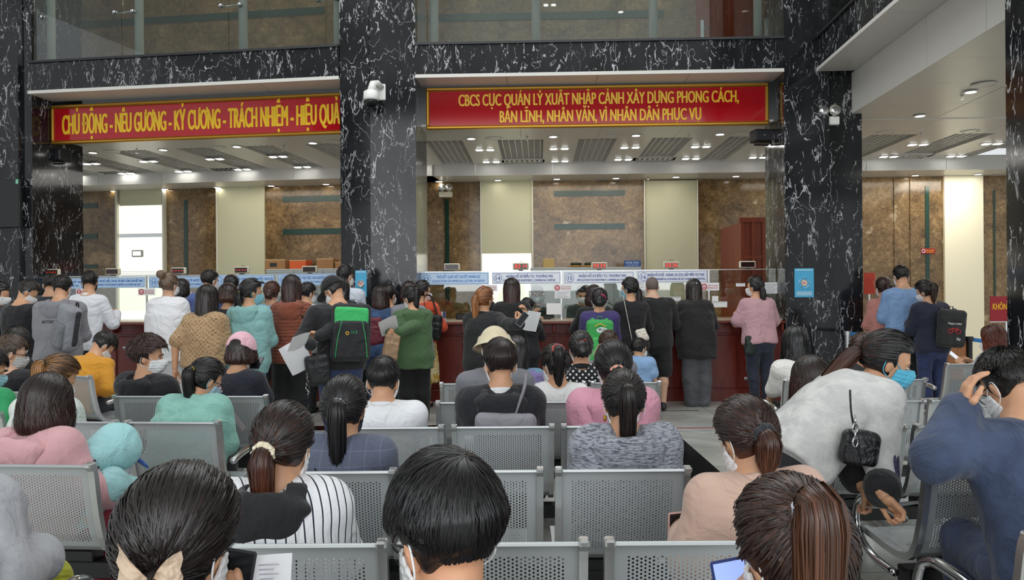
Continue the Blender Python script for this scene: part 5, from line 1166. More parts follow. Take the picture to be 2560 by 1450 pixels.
def person(label, px, py, Y, group=None, **sp):
    NP[0] += 1; seed = NP[0]; H = sp.get('H', 1.62); x = 0.0; yaw = R(sp.get('yaw', 0)); Ry = rotm(yaw)
    r = ray(px, py)
    hairt = sp.get('thick', .018)
    for it in range(8):
        J = skel(H, px_arms(sp, x, Y, Ry)); tp = Ry @ J['top']; Yh = Y + tp[1]; X = r.x * Yh; Z = CAMH + r.z * Yh - hairt * .9
        x = X - tp[0]
        if 'H' not in sp: H = min(1.9, max(.7 if sp.get('kid') else (1.25 if sp.get('pose') == 'sit' else 1.42), H + (Z - tp[2]) / (.52 if sp.get('pose') == 'sit' else .95)))
    sp = px_arms(sp, x, Y, Ry); J = skel(H, sp); REPORT.append((label[:34], round(H, 2), round(Z - (Ry @ J['top'])[2], 3), round(Y + (Ry @ J['top'])[1], 2)))
    s, bw, sex = J['s'], J['bw'], J['sex']; t = thing('person', label, 'person', (x, Y, 0), yaw, group)
    h = sp.get('vox') or min(.0135, max(.0075, .0045 + .0011 * Y)); prof = PROFT[sex]; sk = skin(sp.get('skin', 'd6a582'))
    pts = np.array([J['O'], J['top'], J['nb'], J['hip']] + J['sh'] + J['el'] + J['wr'] + J['hj'] + J['kn'] + J['an']); lo, hi = pts.min(0) - .22, pts.max(0) + .20; lo[2] = max(-.01, lo[2]); 
    # the body: one continuous surface
    v = Vol(lo, hi, h); torso(v, J, prof, 0, .02); v.cone(J['nb'] - J['Rt'] @ V3(0, 0, .04), J['O'] + J['sc'] * (J['Hm'] @ V3(0, -.018, -.03)), .060 * bw if sex == 'm' else .052 * bw, .054 if sex == 'm' else .047, .03)
    fat = sp.get('limb', 1.0) * bw
    for i in (0, 1):
        v.chain([J['T']((-1, 1)[i] * .07 * bw, 0, .47), J['sh'][i]], [.036 * bw, .050 * bw], .05); v.cone(J['sh'][i], J['el'][i], .050 * fat, .038 * fat, .03); v.cone(J['el'][i], J['wr'][i], .038 * fat, .026 * fat, .02)
        v.chain([J['hj'][i], J['kn'][i]], [.088 * bw, .056 * bw], .04); m_ = J['kn'][i] * .68 + J['an'][i] * .32 + V3(0, -.015, 0); v.chain([J['kn'][i], m_, J['an'][i]], [.054 * bw, .052 * bw, .035], .03)
        v.chain([J['an'][i], J['an'][i] + V3((-1, 1)[i] * .02, .14, -.045)], [.036, .026], .03)
    add_head(v, J['Hm'], J['O'], J['sc'], 0, True); P, Q = v.mesh()
    parts = [(P, Q, np.zeros((len(P), 3)))]
    curl = sp.get('curl', (35, 35)); palms = sp.get('palm', (None, None))
    for i in (0, 1):
        hd = sp.get('hdir', (None, None))[i]; f = unit(J['wr'][i] - J['el'][i]) if hd is None else unit(np.array(hd, float)); pd = np.array(palms[i], float) if palms[i] is not None else V3((.9, -.9)[i], .1, -.6); z = -unit(pd - f * (pd @ f)); xx = np.cross(f, z)
        HP, HQ = hand(curl[i]); hsz = (.93 if sex == 'f' else 1.02) * min(1, s + .08); q = HP * V3(1 if i == 0 else -1, 1, 1); B = np.stack([xx, f, z], 1); parts.append((J['wr'][i] + f * .012 + hsz * (q @ B.T), HQ if i == 0 else HQ[:, ::-1], np.zeros((len(HP), 3))))
    P, Q, _ = join(parts); npmesh('body', P, Q, sk, t)
    # clothes
    tm = sp.get('top'); 
    if tm:
        th = sp.get('tth', .016); hem = sp.get('hem', -.10); sl = sp.get('sleeve', 1.0); c = cloth(*tm) if isinstance(tm, tuple) else cloth(tm); v = Vol(lo, hi, h); torso(v, J, prof, th, .02, hem, .502 if not sp.get('high') else .53)
        loose = sp.get('loose', 0.0)
        if loose: pr = (prof[0], [max(a, .165) + loose for a in prof[1][:7]] + prof[1][7:], [max(b, .112) + loose * .6 for b in prof[2][:7]] + prof[2][7:]); torso(v, J, pr, th, .03, hem, .44)
        for i in (0, 1):
            sx = (-1, 1)[i]; v.chain([J['T'](sx * .07 * bw, 0, .47), J['sh'][i]], [.036 * bw + th, .050 * bw + th], .05)
            if sl > 0:
                e = J['sh'][i] + (J['el'][i] - J['sh'][i]) * min(1, sl * 2); v.cone(J['sh'][i], e, .052 * fat + th, .041 * fat + th + (.012 if sl < .5 else 0), .03)
                if sl > .5: w_ = J['el'][i] + (J['wr'][i] - J['el'][i]) * (sl - .5) * 2; v.cone(J['el'][i], w_, .041 * fat + th, .030 * fat + th, .02)
                if sl < 1: d_ = unit(e - J['sh'][i]); 
        v.cone(J['nb'] - J['Rt'] @ V3(0, 0, .01), J['nb'] + V3(0, .02, .12), .05 * bw, .06 * bw, .006, -1) if sp.get('neck') == 'wide' else None
        tb = cloth_mesh(v, sp.get('tname', 'top'), c, t, sp.get('fold', .0045), seed)
        if sp.get('cuff'):
            for i in (0, 1):
                f = unit(J['wr'][i] - J['el'][i]); MB().tube([J['wr'][i] - f * .075, J['wr'][i] - f * .03, J['wr'][i] + f * .012], [.034 * fat + th + .010, .034 * fat + th + .013, .030 * fat + th + .006], 16).build('cuff', cloth(sp['cuff']), t, smooth=True)
    hd = sp.get('hood')
    if hd:   # a hood lying on the back, or a stand-up collar
        c = cloth(*hd) if isinstance(hd, tuple) else cloth(hd); v = Vol(J['nb'] - .30, J['nb'] + .26, h * .8); T = J['T']
        ring = [T(math.sin(q) * .105 * bw, math.cos(q) * .085 + .0, .50 - .02 * math.cos(q) - .015) for q in np.linspace(.5, 2 * math.pi - .5, 13)]; v.chain(ring, [.026] + [.034] * 11 + [.026], .02)
        v.ell(T(0, -.125 - .0, .41), (.125 * bw, .05, .10), J['Rt'], .04); v.ell(T(0, -.115, .47), (.145 * bw, .055, .045), J['Rt'], .03); v.ell(T(0, -.09, .525), (.07, .06, .05), J['Rt'], .025, -1); v.folds(.003, 3, seed + 5); P, Q = v.mesh(); npmesh('hood', P, Q, c, t)
    cl_ = sp.get('collar')
    if cl_:
        v = Vol(J['nb'] - .16, J['nb'] + .16, min(h, .009)); ax_ = unit(J['O'] - J['nb']); b1 = unit(np.cross(ax_, V3(0, 1, 0))); b2 = np.cross(b1, ax_)
        ring = [J['nb'] - ax_ * .018 + b1 * math.sin(q) * (.066 * bw) - b2 * math.cos(q) * .060 for q in np.linspace(-2.6, 2.6, 15)]
        for a, b in zip(ring[:-1], ring[1:]): v.cone(a, b, .012, .012, .004); v.cone(a + ax_ * .022, b + ax_ * .022, .010, .010, .012)
        P, Q = v.mesh(); npmesh('collar', P, Q, cloth(cl_), t)
    bt = sp.get('bottom', ('26272b',)); kind = sp.get('bk', 'pants'); c = cloth(*bt) if isinstance(bt, tuple) else cloth(bt)
    v = Vol(lo, hi, h); bth = sp.get('bth', .007); wl = sp.get('waist', sp.get('hem', -.10) + .05); torso(v, J, prof, bth, .02, -.178, wl)
    if kind == 'skirt':
        L = sp.get('slen', .55); pr = ([-L, -.16, -.05, .10], [.215, .20, .178, .15], [.19, .165, .12, .10]); torso(v, J, pr, bth, .02, None, None, (J['hip'], np.eye(3), s, bw))
        X, Yy, Z = v.ax[0][:, None, None], v.ax[1][None, :, None], v.ax[2][None, None, :]; v.F = v.F + (.007 * np.sin(np.arctan2(X, Yy) * 16) * np.clip((J['hip'][2] - Z) * 2.5, 0, 1)).astype(np.float32)
    else:
        fr_ = {'pants': 1.0, 'shorts': .62, 'wide': 1.0}[kind]
        for i in (0, 1):
            flare = .035 if kind == 'wide' else 0.0; e = J['kn'][i] if kind != 'shorts' else J['hj'][i] * .05 + J['kn'][i] * .95
            v.cone(J['hj'][i], e, .090 * bw + bth, .066 * bw + bth + flare * .7 + (.03 if kind == 'shorts' else 0), .03)
            if kind != 'shorts': m_ = J['kn'][i] * .68 + J['an'][i] * .32 + V3(0, -.012, 0); v.chain([J['kn'][i], m_, J['an'][i] + V3(0, 0, -.02)], [.064 * bw + bth + flare * .7, .060 * bw + bth + flare, .046 + bth + flare], .02)
    cloth_mesh(v, {'skirt': 'skirt', 'shorts': 'shorts'}.get(kind, 'trousers'), c, t, .002, seed + 1)
    shoe = sp.get('shoe', '202024')
    for i in (0, 1):
        a = J['an'][i]; sx = (-1, 1)[i]; b = Vol(a + V3(-.10, -.12, -.12), a + V3(.10, .26, .06), .010); z0 = a[2] - .05
        b.ell((a[0], a[1] - .01, z0 + .012), (.038, .055, .038), k=.0); b.ell((a[0] + sx * .012, a[1] + .11, z0 + .0), (.044, .085, .032), k=.03); b.cone(a + V3(0, 0, -.02), a + V3(0, 0, .01), .040, .042, .02); b.plane((0, 0, max(.002, z0 - .03)), (0, 0, -1))
        P, Q = b.mesh(); npmesh('shoe', P, Q, plain('shoe_' + shoe, shoe, .5), t)
    # hair, face mask, eyes
    hr = sp.get('hair', ('short', '15110f')); down = V3(0, 0, -1); det = min(3.2, max(.8, 7.0 / Y)); tp = None
    if hr:
        kw = dict(hr[3]) if len(hr) > 3 else {}; kw.setdefault('thick', hairt); ho, tp = make_hair(hr[0], hairm(hr[1], hr[2] if len(hr) > 2 else None), t, 'hair', J['Hm'], (J['O'], J['sc']), down, det, seed, vox=min(.012, max(.0055, .002 + .0013 * Y)), **kw)
    J['tie'] = tp
    mk = sp.get('mask', 'f0f1f2')
    if mk:
        P, Q = mask_tmpl(); npmesh('face_mask', J['O'] + J['sc'] * (P @ J['Hm'].T), Q, cloth(mk, None, None, 1.0, .75), t)
    if sp.get('eyes'): eyes(t, J['Hm'], J['O'], J['sc'], plain('eyebrow', '1a1310', .6))
    for ex in sp.get('extra', ()): ex(t, J)
    J['t'] = t; J['M'] = Matrix.Translation((x, Y, 0)) @ Matrix.Rotation(yaw, 4, 'Z'); return J
def wpt(J, p): return J['M'] @ Vector(p)
# ---- small things people wear (child parts) or carry (things of their own)
def headpart(name, mat, fn):
    def f(t, J):
        b = MB(); fn(b); P = J['O'] + J['sc'] * (np.array(b.v) @ J['Hm'].T); b.v = [tuple(p) for p in P]; b.build(name, mat, t, smooth=True)
    return f
def scrunchie(col, r=.034, tube_=.014, name='scrunchie'):
    def f(t, J):
        c = J['tie']; n = unit(c - (J['O'] + J['sc'] * (J['Hm'] @ CC))); a = unit(np.cross(n, V3(1, 0, .1))); b2 = np.cross(n, a); 
        pts = [c + a * math.cos(q) * r + b2 * math.sin(q) * r + n * .004 * math.sin(q * 7) for q in np.linspace(0, 2 * math.pi, 25)[:-1]]; MB().tube(pts, [tube_ * (1 + .18 * math.sin(k * 2.1)) for k in range(24)], 8, closed=True).build(name, cloth(col), t, smooth=True)
    return f
def glasses(col='1a1a1c', dy=0, up=0.0, lens=None):
    def f(t, J):
        b = MB(); l = MB()
        for sx in (-1, 1):
            c = V3(sx * .034, .104, .004); b.tube([c + V3(.026 * math.cos(q), -.006 * abs(math.cos(q)), .020 * math.sin(q)) for q in np.linspace(0, 2 * math.pi, 15)[:-1]], .0022, 5, closed=True); b.tube([(sx * .06, .098, .008), (sx * .083, .05, .010), (sx * .086, -.01, .008), (sx * .082, -.022, -.006)], .0022, 5)
            if lens: l.ball(tuple(c), (.025, .004, .019), 12, 6)
        b.tube([(-.010, .106, .008), (0, .108, .010), (.010, .106, .008)], .002, 5); Q = rotm(0, R(-up), 0); 
        for m, nm, mt in ((b, 'glasses', plain('frame_' + col, col, .3)), (l, 'lens', plain('dark_lens', '2a1512', .1))):
            if not m.v: continue
            P = np.array(m.v); 
            if up: P = (P - CC) * V3(1.12, 1.08, 1) @ Q.T + CC + V3(0, .0, .008)
            m.v = [tuple(p) for p in (J['O'] + J['sc'] * (P @ J['Hm'].T))]; m.build(nm, mt, t, smooth=True)
    return f
def cap(col, back=False, brim_col=None):
    def f(t, J):
        v = Vol((-.14, -.16, -.02), (.14, .26, .20), .007); v.ell(CC + V3(0, 0, .008), CR + .029, k=0); v.plane((0, 0, .045 if not back else .012), (0, .12 if not back else -.15, -1)); 
        if not back: v.ell((0, .135, .052), (.078, .075, .012), rotm(0, R(14), 0), .012)
        else: v.ell((0, -.135, .045), (.045, .04, .026), k=.006, op=-1)
        P, Q = v.mesh(); npmesh('cap', J['O'] + J['sc'] * (P @ J['Hm'].T), Q, cloth(col), t)
    return f
def band(col, pts, w_=.018, name='strap', th=.004):
    """a strap over the torso: pts in torso coordinates (u, v, w)"""
    def f(t, J):
        P = catm([J['T'](*p) for p in pts], 6); b = MB(); c0 = J['hip']; vs = []
        for i, p in enumerate(P):
            tg = unit(P[min(len(P) - 1, i + 1)] - P[max(0, i - 1)]); w_ax = (J['Rt'].T @ (p - c0)); out = unit(J['Rt'] @ V3(w_ax[0] * .5, w_ax[1], 0)); sd = unit(np.cross(tg, out)); out = np.cross(sd, tg)
            for a, c in ((-1, 0), (1, 0), (1, 1), (-1, 1)): vs.append(p + sd * a * w_ + out * th * c)
        n = len(P); b.add(vs, [(i * 4 + k, i * 4 + (k + 1) % 4, i * 4 + 4 + (k + 1) % 4, i * 4 + 4 + k) for i in range(n - 1) for k in range(4)]); b.build(name, cloth(col), t, smooth=False)
    return f
def phone(M_, label, col='17181b', lit=None):
    t = thing('phone', label, 'phone', M_.to_translation()); t.matrix_world = M_
    MB().box(-.037, .037, -.0045, .0045, -.077, .077, .004).build('case', plain('phone_' + col, col, .35), t); MB().box(-.033, .033, -.0055, -.0040, -.072, .072).build('screen', plain('screen_' + (lit or '101216'), lit or '101216', .15, 0, .5 if lit else 0), t); return t
def sheet(M_, label, w_=.105, h_=.148, name='paper_sheet', n=1):
    t = thing(name, label, 'paper', M_.to_translation()); t.matrix_world = M_; b = MB(); vs = []
    for j in range(7):
        for i in range(7):
            x, z = -w_ + i * w_ / 3, -h_ + j * h_ / 3; vs.append((x, .025 * math.sin((x / w_) * 1.3 + z * 4), z))
    fs = [(j * 7 + i, j * 7 + i + 1, j * 7 + 8 + i, j * 7 + 7 + i) for j in range(6) for i in range(6)]; m = len(vs); vs += [(x, y + .0012, z) for x, y, z in vs]; fs += [tuple(k + m for k in f[::-1]) for f in fs]; b.add(vs, fs); b.build('page', 'paper', t, smooth=True); return t
def mat4(loc, yaw=0, pitch=0, roll=0): return Matrix.Translation(loc) @ Matrix.Rotation(yaw, 4, 'Z') @ Matrix.Rotation(pitch, 4, 'X') @ Matrix.Rotation(roll, 4, 'Y')
def backpack(M_, label, w_, h_, d_, parts, straps=True, strapcol='1a1b1e'):
    """a pack whose back lies against y=0 and bulges to -y; parts: list of (name, colour, z0, z1, depth, width factor)"""
    t = thing('backpack', label, 'backpack', M_.to_translation()); t.matrix_world = M_
    for nm, c, z0, z1, dd, wf, y0 in parts:
        hz = (z1 - z0) / 2 * h_; v = Vol((-w_ - .03, -d_ - .07, z0 * h_ - .03), (w_ + .03, .04, z1 * h_ + .04), .009); v.rbox((0, -y0 * d_ - dd * d_ / 2, (z0 + z1) / 2 * h_), (w_ * wf, dd * d_ / 2, hz), min(.05, dd * d_ * .49, hz * .9)); v.folds(.0016, 4, 3)
        if z1 > .93: v.ell((0, -d_ * .5, h_ * 1.0), (w_ * 1.0, d_, .001), k=0) if 0 else None
        P, Q = v.mesh(); npmesh(nm, P, Q, cloth(c, None, None, 1.0, .7), t)
    MB().tube([(-.03, -.015, h_ * .98), (-.025, -.02, h_ + .035), (.025, -.02, h_ + .035), (.03, -.015, h_ * .98)], .008, 8, flat=.6).build('handle', cloth(strapcol), t, smooth=True)
    if straps:
        for sx in (-1, 1):
            b = MB(); b.tube(catm([(sx * w_ * .45, -.01, h_ * .97), (sx * w_ * .55, .06, h_ * 1.02), (sx * w_ * .72, .16, h_ * .86), (sx * w_ * .82, .19, h_ * .55), (sx * w_ * .8, .05, h_ * .18), (sx * w_ * .75, .0, h_ * .1)], 5), .022, 8, flat=.3); b.build('shoulder_strap', cloth(strapcol), t, smooth=True)
    return t
def bag(M_, label, w_, h_, d_, col, strap=None, name='shoulder_bag', rough=.5):
    t = thing(name, label, 'bag', M_.to_translation()); t.matrix_world = M_; v = Vol((-w_ - .03, -d_ - .03, -h_ - .03), (w_ + .03, d_ + .03, h_ + .03), .009); v.rbox((0, 0, 0), (w_, d_, h_), min(d_ * .9, .03)); v.rbox((0, -d_, -h_ * .25), (w_ * .85, .012, h_ * .6), .01, k=.004); v.folds(.003, 4, int(w_ * 1000)); P, Q = v.mesh(); npmesh('bag_body', P, Q, cloth(col, None, None, 1.0, rough), t)
    if strap: 
        Mi = M_.inverted(); pts = catm([Mi @ Vector(p) for p in strap], 5); MB().tube(pts, .012, 8, flat=.35).build('strap', cloth(col, None, None, 1.0, rough), t, smooth=True)
    return t
def fix(spec, **kw): d = dict(spec); d.update(kw); return d
# ---------------------------------------------------------------- everybody, from the counters to the front row
from mathutils.bvhtree import BVHTree
def part_of(t, nm):
    return next(c for c in t.children if c.name.split('.')[0] == nm)
def text_on(t, on, body, col, x, z, hgt, wid, side=-1, rough=.6, bold=.02):
    o = part_of(t, on); me0 = o.data; bv = BVHTree.FromPolygons([v.co[:] for v in me0.vertices], [p.vertices[:] for p in me0.polygons])
    me, a = text_mesh(body, hgt / .727, bold * hgt, 1, 0.0); a[:, 0] = (a[:, 0] - (a[:, 0].max() + a[:, 0].min()) / 2); a[:, 0] *= wid / (a[:, 0].max() - a[:, 0].min()); out = []
    for q in a:
        h = bv.ray_cast(Vector((x + q[0], side * 2, z + q[1])), Vector((0, -side, 0)))[0]; out.append((x + q[0], (h.y if h else 0) + side * .004, z + q[1]))
    me.vertices.foreach_set('co', np.array(out, np.float32).ravel()); me.update(); return link('lettering', me, plain('print_' + col, col, rough), o)
GQ, GS = 'people standing at the counters', 'people seated on the waiting benches'
BK, DK = '141414', '1b1a1c'
def st(label, px, py, Y, **k): return person(label, px, py, Y, GQ, **k)
def si(label, px, py, Y, **k): k.setdefault('pose', 'sit'); return person(label, px, py, Y + (.05 if Y > 1.6 else 0), GS, **k)
sh = lambda L=.045, p=.0, c='171210', t=None: ('short', c, t, dict(length=L, part=p))
lg = lambda L, c='17110f', t=None: ('long', c, t, dict(length=L))
bb = lambda L, c='17110f', t=None: ('bob', c, t, dict(length=L))
pt = lambda L, c='15100f', t=None, tie=(-.1, 0.0): ('ponytail', c, t, dict(length=L, tie=tie))
lt = lambda L, c='15100f', t=None, tie=(-.45, 0.0): ('lowtail', c, t, dict(length=L, tie=tie))
cp = lambda c='15100f', t=None, tie=(-.25, 0): ('clip', c, t, dict(tie=tie))
bn = lambda c='15100f', t=None, tie=(-.2, 0): ('bun', c, t, dict(tie=tie))
# --- left counters
st('person in black with pinned black hair at the left picture edge', 6, 706, 8.7, yaw=-15, hy=-50, hp=15, top=(BK,), hair=bn(tie=(.1, 0)), arms=('hold', 'hold'))
st('man in black shirt with shaved nape looking down at far left', 88, 704, 8.4, sex='m', yaw=-20, hy=-40, hp=35, top=('17171a',), sleeve=.6, hair=sh(.025, 0, '2a2421'), arms=('hold', 'counter'), bw=1.05)
st('man with thick black hair half hidden behind the grey hoodie', 128, 684, 9.7, sex='m', hy=20, top=('2b2c33',), hair=sh(.05))
J = st('man in grey printed hoodie with a backpack on one shoulder', 160, 690, 8.0, sex='m', yaw=8, hp=22, lean=5, top=('87868c',), hood='84838a', hair=sh(.05, .3), arms=('hold', 'hold'), bottom=('6c8fb8', 'denim'), bw=1.03, tth=.024, loose=.01, hem=-.13)
text_on(J['t'], 'top', 'AFTERWORK', '2a2a30', .03, J['T'](0, 0, .30)[2], .032, .27)
bm = J['M'] @ mat4(J['T'](.19, -.09, .02), R(-48), R(-4), R(10))
bp = backpack(bm, 'grey and black backpack hanging from the right shoulder of the grey hoodie', .15, .46, .15, [('main_pocket', '8d9096', 0, 1, 1, 1, 0), ('front_pocket', '74777d', .05, .6, .35, .8, .9), ('side_trim', '2c2d33', .1, .95, .5, 1.06, .1)], False)
band('6f7278', [(.10, .05, .49), (.115, -.06, .475), (.135, -.125, .40), (.16, -.13, .26)], .022, 'pack_strap', .006)(J['t'], J)
st('man in white dress shirt leaning on the left counter', 226, 677, 9.2, sex='m', yaw=-6, hy=18, top=('eef0f6',), collar='eef0f6', hair=sh(.035), arms=('counter', 'counter'), bottom=('22242c',), tth=.02, mask='16161a')
J = st('tall woman in white shirt and trousers with an ash blond bun', 426, 682, 8.6, hy=-20, hp=5, top=('f1f1f4',), collar='f1f1f4', hair=bn('6b5646', '9a8268', (.62, 0)), arms=('hold', 'hold'), loose=.035, tth=.022, hem=-.17, bk='wide', bottom=('e9e8ea',), shoe='d0cabf', skin='d8a98c', dep=1.0)
st('person in white mask just right of the blond bun', 459, 698, 9.8, hy=-55, hp=10, top=('9a9ca2',), hair=bb(.12))
st('man in blue shirt with thinning crown at the left counter', 527, 674, 9.3, sex='m', hy=-30, hp=5, top=('5468a6',), sleeve=.55, hair=sh(.03, 0, '1c1613'), arms=('counter', 'counter'), bottom=('9a9aa2',), bw=1.06, hem=-.12)
J = st('woman in beige patterned blouse and white skirt with long hair', 521, 713, 7.4, yaw=-8, hp=8, top=('b99a74', 'weave', '8d6e4d'), sleeve=.42, hair=lg(.40, '17110f', '2c1c17'), arms=('back', 'hold'), bk='skirt', slen=.80, bottom='efeff1', hem=-.02, waist=.03, tth=.02, loose=.012, extra=(band('1a1a1c', [(-.10, -.06, .50), (-.04, -.11, .40), (.07, -.125, .22), (.16, -.08, .05)], .007),))
st('dark-haired person with a pink hair clip behind the beige blouse', 580, 687, 9.85, arms=('hang', 'hang'), top=('1c1c20',), hair=cp(), extra=(headpart('hair_clip', plain('pink_clip', 'c83a6a', .4), lambda b: b.ball((-.05, -.08, .09), (.022, .012, .014))),))
st('person with short curly brown hair in a black top', 572, 712, 8.9, top=(DK,), hair=('bob', '20130e', '4a2a1a', dict(length=.08, thick=.032)))
J = st('woman in teal hooded jacket and jeans with sunglasses on her head', 632, 696, 7.6, yaw=-6, hy=-48, hp=6, top=('86b5b3',), hood='82b1af', hair=lt(.26), mask='8cc8d8', arms=('hold', 'hold'), bottom=('88a9cc', 'denim'), tth=.024, loose=.015, hem=-.15, eyes=True, extra=(glasses('17171a', up=52, lens=1), scrunchie('d8c06a', .02, .006, 'hair_tie')))
st('woman in light blue with brown hair clipped up', 681, 703, 9.2, top=('8fb4d8',), hair=cp('3a1d10', '6a3a20'), arms=('hold', 'hold'))
J = st('woman in rust striped hoodie with reddish-brown hair and black trousers', 730, 688, 8.0, yaw=4, hp=6, top=('8a4a35', 'stripes', '4a2018'), hood='8a4a35', hair=lg(.25, '1d100d', '42201a'), arms=('hold', 'hold'), bk='wide', bottom='121214', tth=.022, loose=.012, extra=tuple(band('17171a', [(sx * .12, .03, .49), (sx * .135, -.10, .40), (sx * .15, -.105, .22), (sx * .15, -.05, .06)], .012) for sx in (-1, 1)))
st('person with glasses and white top behind the black cap', 772, 706, 9.4, sex='m', hy=-40, top=('e4e6ec',), hair=sh(.04), extra=(glasses(),))
# the man with the green backpack
J = st('heavy man in black cap and jacket reading a paper, jeans', 820, 699, 7.1, sex='m', yaw=28, hy=32, hp=38, lean=6, top=('1f1f22',), collar='1f1f22', hair=sh(.02, 0, '2a2421'), arms=(('px', 775, 860, 6.75), ('px', 752, 868, 6.65)), curl=(60, 55), hdir=((-.3, 1, .1), (-.2, 1, .1)), bottom=('2c3a5e', 'denim'), bw=1.22, tth=.02, eyes=True, extra=(cap('1b1b1d'), glasses('1a1a1c')))
bm = J['M'] @ mat4(J['T'](.05, -.135, -.02), R(-12), R(-4), R(2))
bp = backpack(bm, 'black backpack with a bright green top panel on the man in the cap', .175, .53, .17, [('main_pocket', '1c1d20', 0, 1, .75, 1, 0), ('green_panel', '3cc06a', .62, .93, .30, .86, .58), ('front_pocket', '1a1b1e', .02, .70, .5, .88, .55)])
for sx in (-1, 1): MB().tube(catm([(sx * .09, -.181, .37), (sx * .125, -.181, .20), (sx * .14, -.181, .04)], 5), .004, 6).build('green_piping', plain('green_piping', '35a860', .5), bp)
text_on(bp, 'front_pocket', 'OCB', '2f8a5a', .02, .255, .026, .06); o = MB().tube([(-.04 + .013 * math.cos(q), -.182, .256 + .013 * math.sin(q)) for q in np.linspace(0, 2 * math.pi, 13)[:-1]], .005, 6, closed=True).build('logo_ring', plain('logo_gold', 'd8a83a', .5), bp)
sheet(mat4(at(747, 855, 6.6), R(30), R(55), 0), 'white folded paper held by the man in the black cap', .08, .11); sheet(mat4(at(742, 892, 6.7), R(20), R(25), R(-25)), 'larger white sheet hanging from the hand of the capped man')
bag(mat4(at(795, 925, 6.75), R(25), 0, R(-8)), 'black pouch with keys hanging at the hip of the capped man', .10, .13, .05, '1c1c1f', [at(800, 880, 6.75), at(830, 850, 6.9), at(860, 800, 7.0)], 'waist_bag')
t = thing('key_bunch', 'bunch of keys dangling below the black pouch', 'keys', at(768, 980, 6.68)); b = MB()
for k in range(9): b.tube([(.012 * math.sin(k), 0, .20 - k * .03), (.014 * math.cos(k * 2), .01, .175 - k * .03)], .005, 6)
for k in range(5): b.box(-.02 + .01 * k, -.012 + .01 * k, -.003, .003, -.10 + .012 * (k % 3), -.05 + .01 * k)
b.build('key_chain', 'chrome', t)
st('man in pale shirt with black hair left of the centre pillar', 866, 663, 9.3, sex='m', yaw=-5, hy=-28, top=('d6deea',), collar='d6deea', hair=sh(.05, .2), sleeve=.5, arms=('hold', 'hold'), bw=1.06)
st('person with long black hair right behind the black cap', 852, 692, 8.7, top=(DK,), hair=lg(.30, '131012'))
J = st('woman with dark bob in a blue denim top by the centre pillar', 952, 715, 9.25, top=('41618c', 'patch', '2d4668'), hair=bb(.20, '1a0f0c', '3a211a'), arms=('hold', 'hold'), bottom=('3a4a68', 'denim'))
st('black-haired person behind the woman in denim', 975, 712, 9.78, hy=-30, arms=('hang', 'hang'), top=('22232a',), hair=sh(.06))
# green jacket, orange top
J = st('woman in green hooded jacket with a pen-thin ponytail reading papers', 1019, 719, 8.6, yaw=18, hy=30, hp=28, top=('4d6b46',), hood='4a6843', hair=lt(.30, '161110', None, (.25, 0)), arms=(('px', 975, 832, 8.25), ('px', 985, 840, 8.2)), bk='wide', bottom='121213', tth=.022, loose=.02, hem=-.19, extra=(band('b08a66', [(-.10, .02, .49), (-.02, -.115, .36), (.10, -.13, .22), (.17, -.06, .05)], .010),))
sheet(mat4(at(972, 815, 8.2), R(25), R(50), R(-20)), 'white papers held by the woman in the green jacket', .10, .13); bag(mat4(at(978, 868, 8.15), R(20), 0, R(10)), 'beige shoulder bag in front of the green jacket', .085, .14, .04, 'b08f70')
bag(mat4(at(938, 828, 8.6), R(10), 0, R(-10)), 'wine red bag hanging beside the denim woman', .09, .15, .05, '6e2233')
J = st('woman in orange-red top and yellow flowered skirt at the counter end', 1060, 701, 9.75, yaw=-8, hy=-45, hp=6, top=('d8532f',), hair=bn('1c1411', None, (-.5, 0)), arms=('hang', 'counter'), bk='skirt', slen=.52, bottom=('d1a023', 'flower', 'efe2b0'), waist=.06, hem=.0, shoe='1a1a1c', extra=(glasses(),))
bag(mat4(at(1082, 818, 9.62), R(-5), 0, R(6)), 'black tote bag on the shoulder of the woman in orange', .11, .16, .05, '17171a', [at(1068, 792, 9.62), at(1060, 745, 9.66), at(1078, 742, 9.70), at(1094, 792, 9.62)], 'tote_bag')
st('person with wavy brown hair beside the woman in orange', 1023, 704, 9.2, arms=('hang', 'hang'), top=('8a8c92',), hair=bb(.13, '231713', '4a3026'))
# --- right counters
J = st('woman with strawberry blond ponytail in black jacket raising a phone', 1214, 717, 8.0, yaw=-14, hy=-32, hp=4, top=('202022',), collar='202022', hair=lt(.36, '7a4a26', 'b97a45', (-.05, 0)), mask='20202a', arms=('hold', ('px', 1300, 810, 7.55)), hdir=(None, (.1, .4, .9)), curl=(35, 50), bottom=('1d1d20',), hem=-.22, tth=.022, loose=.015, extra=(scrunchie('8a6a4a', .018, .005, 'hair_tie'),))
phone(mat4(at(1306, 798, 7.5), R(-25), R(-12), R(35)), 'phone held up by the woman with the blond ponytail', 'c8d0d4')
J = st('woman in black with very long dark brown hair at counter', 1279, 696, 9.1, top=('19191b',), hair=lg(.55, '120d0c', '4a251b'), arms=('counter', ('px', 1318, 782, 8.9)), bottom=('2b3547', 'denim'), hem=-.12, tth=.02)
sheet(mat4(at(1330, 803, 8.86), 0, R(15), R(15)), 'white form hanging beside the woman with very long hair', .08, .12)
st('short dark-haired child leaning at the counter beside the clerk', 1317, 744, 9.72, kid=True, top=('2a2b30',), hair=sh(.05), hs=.9, bw=.8, arms=('counter', 'counter'))
p_ = FR.w(FR.hit(1342, 720, 1.15)[0], 1.15)
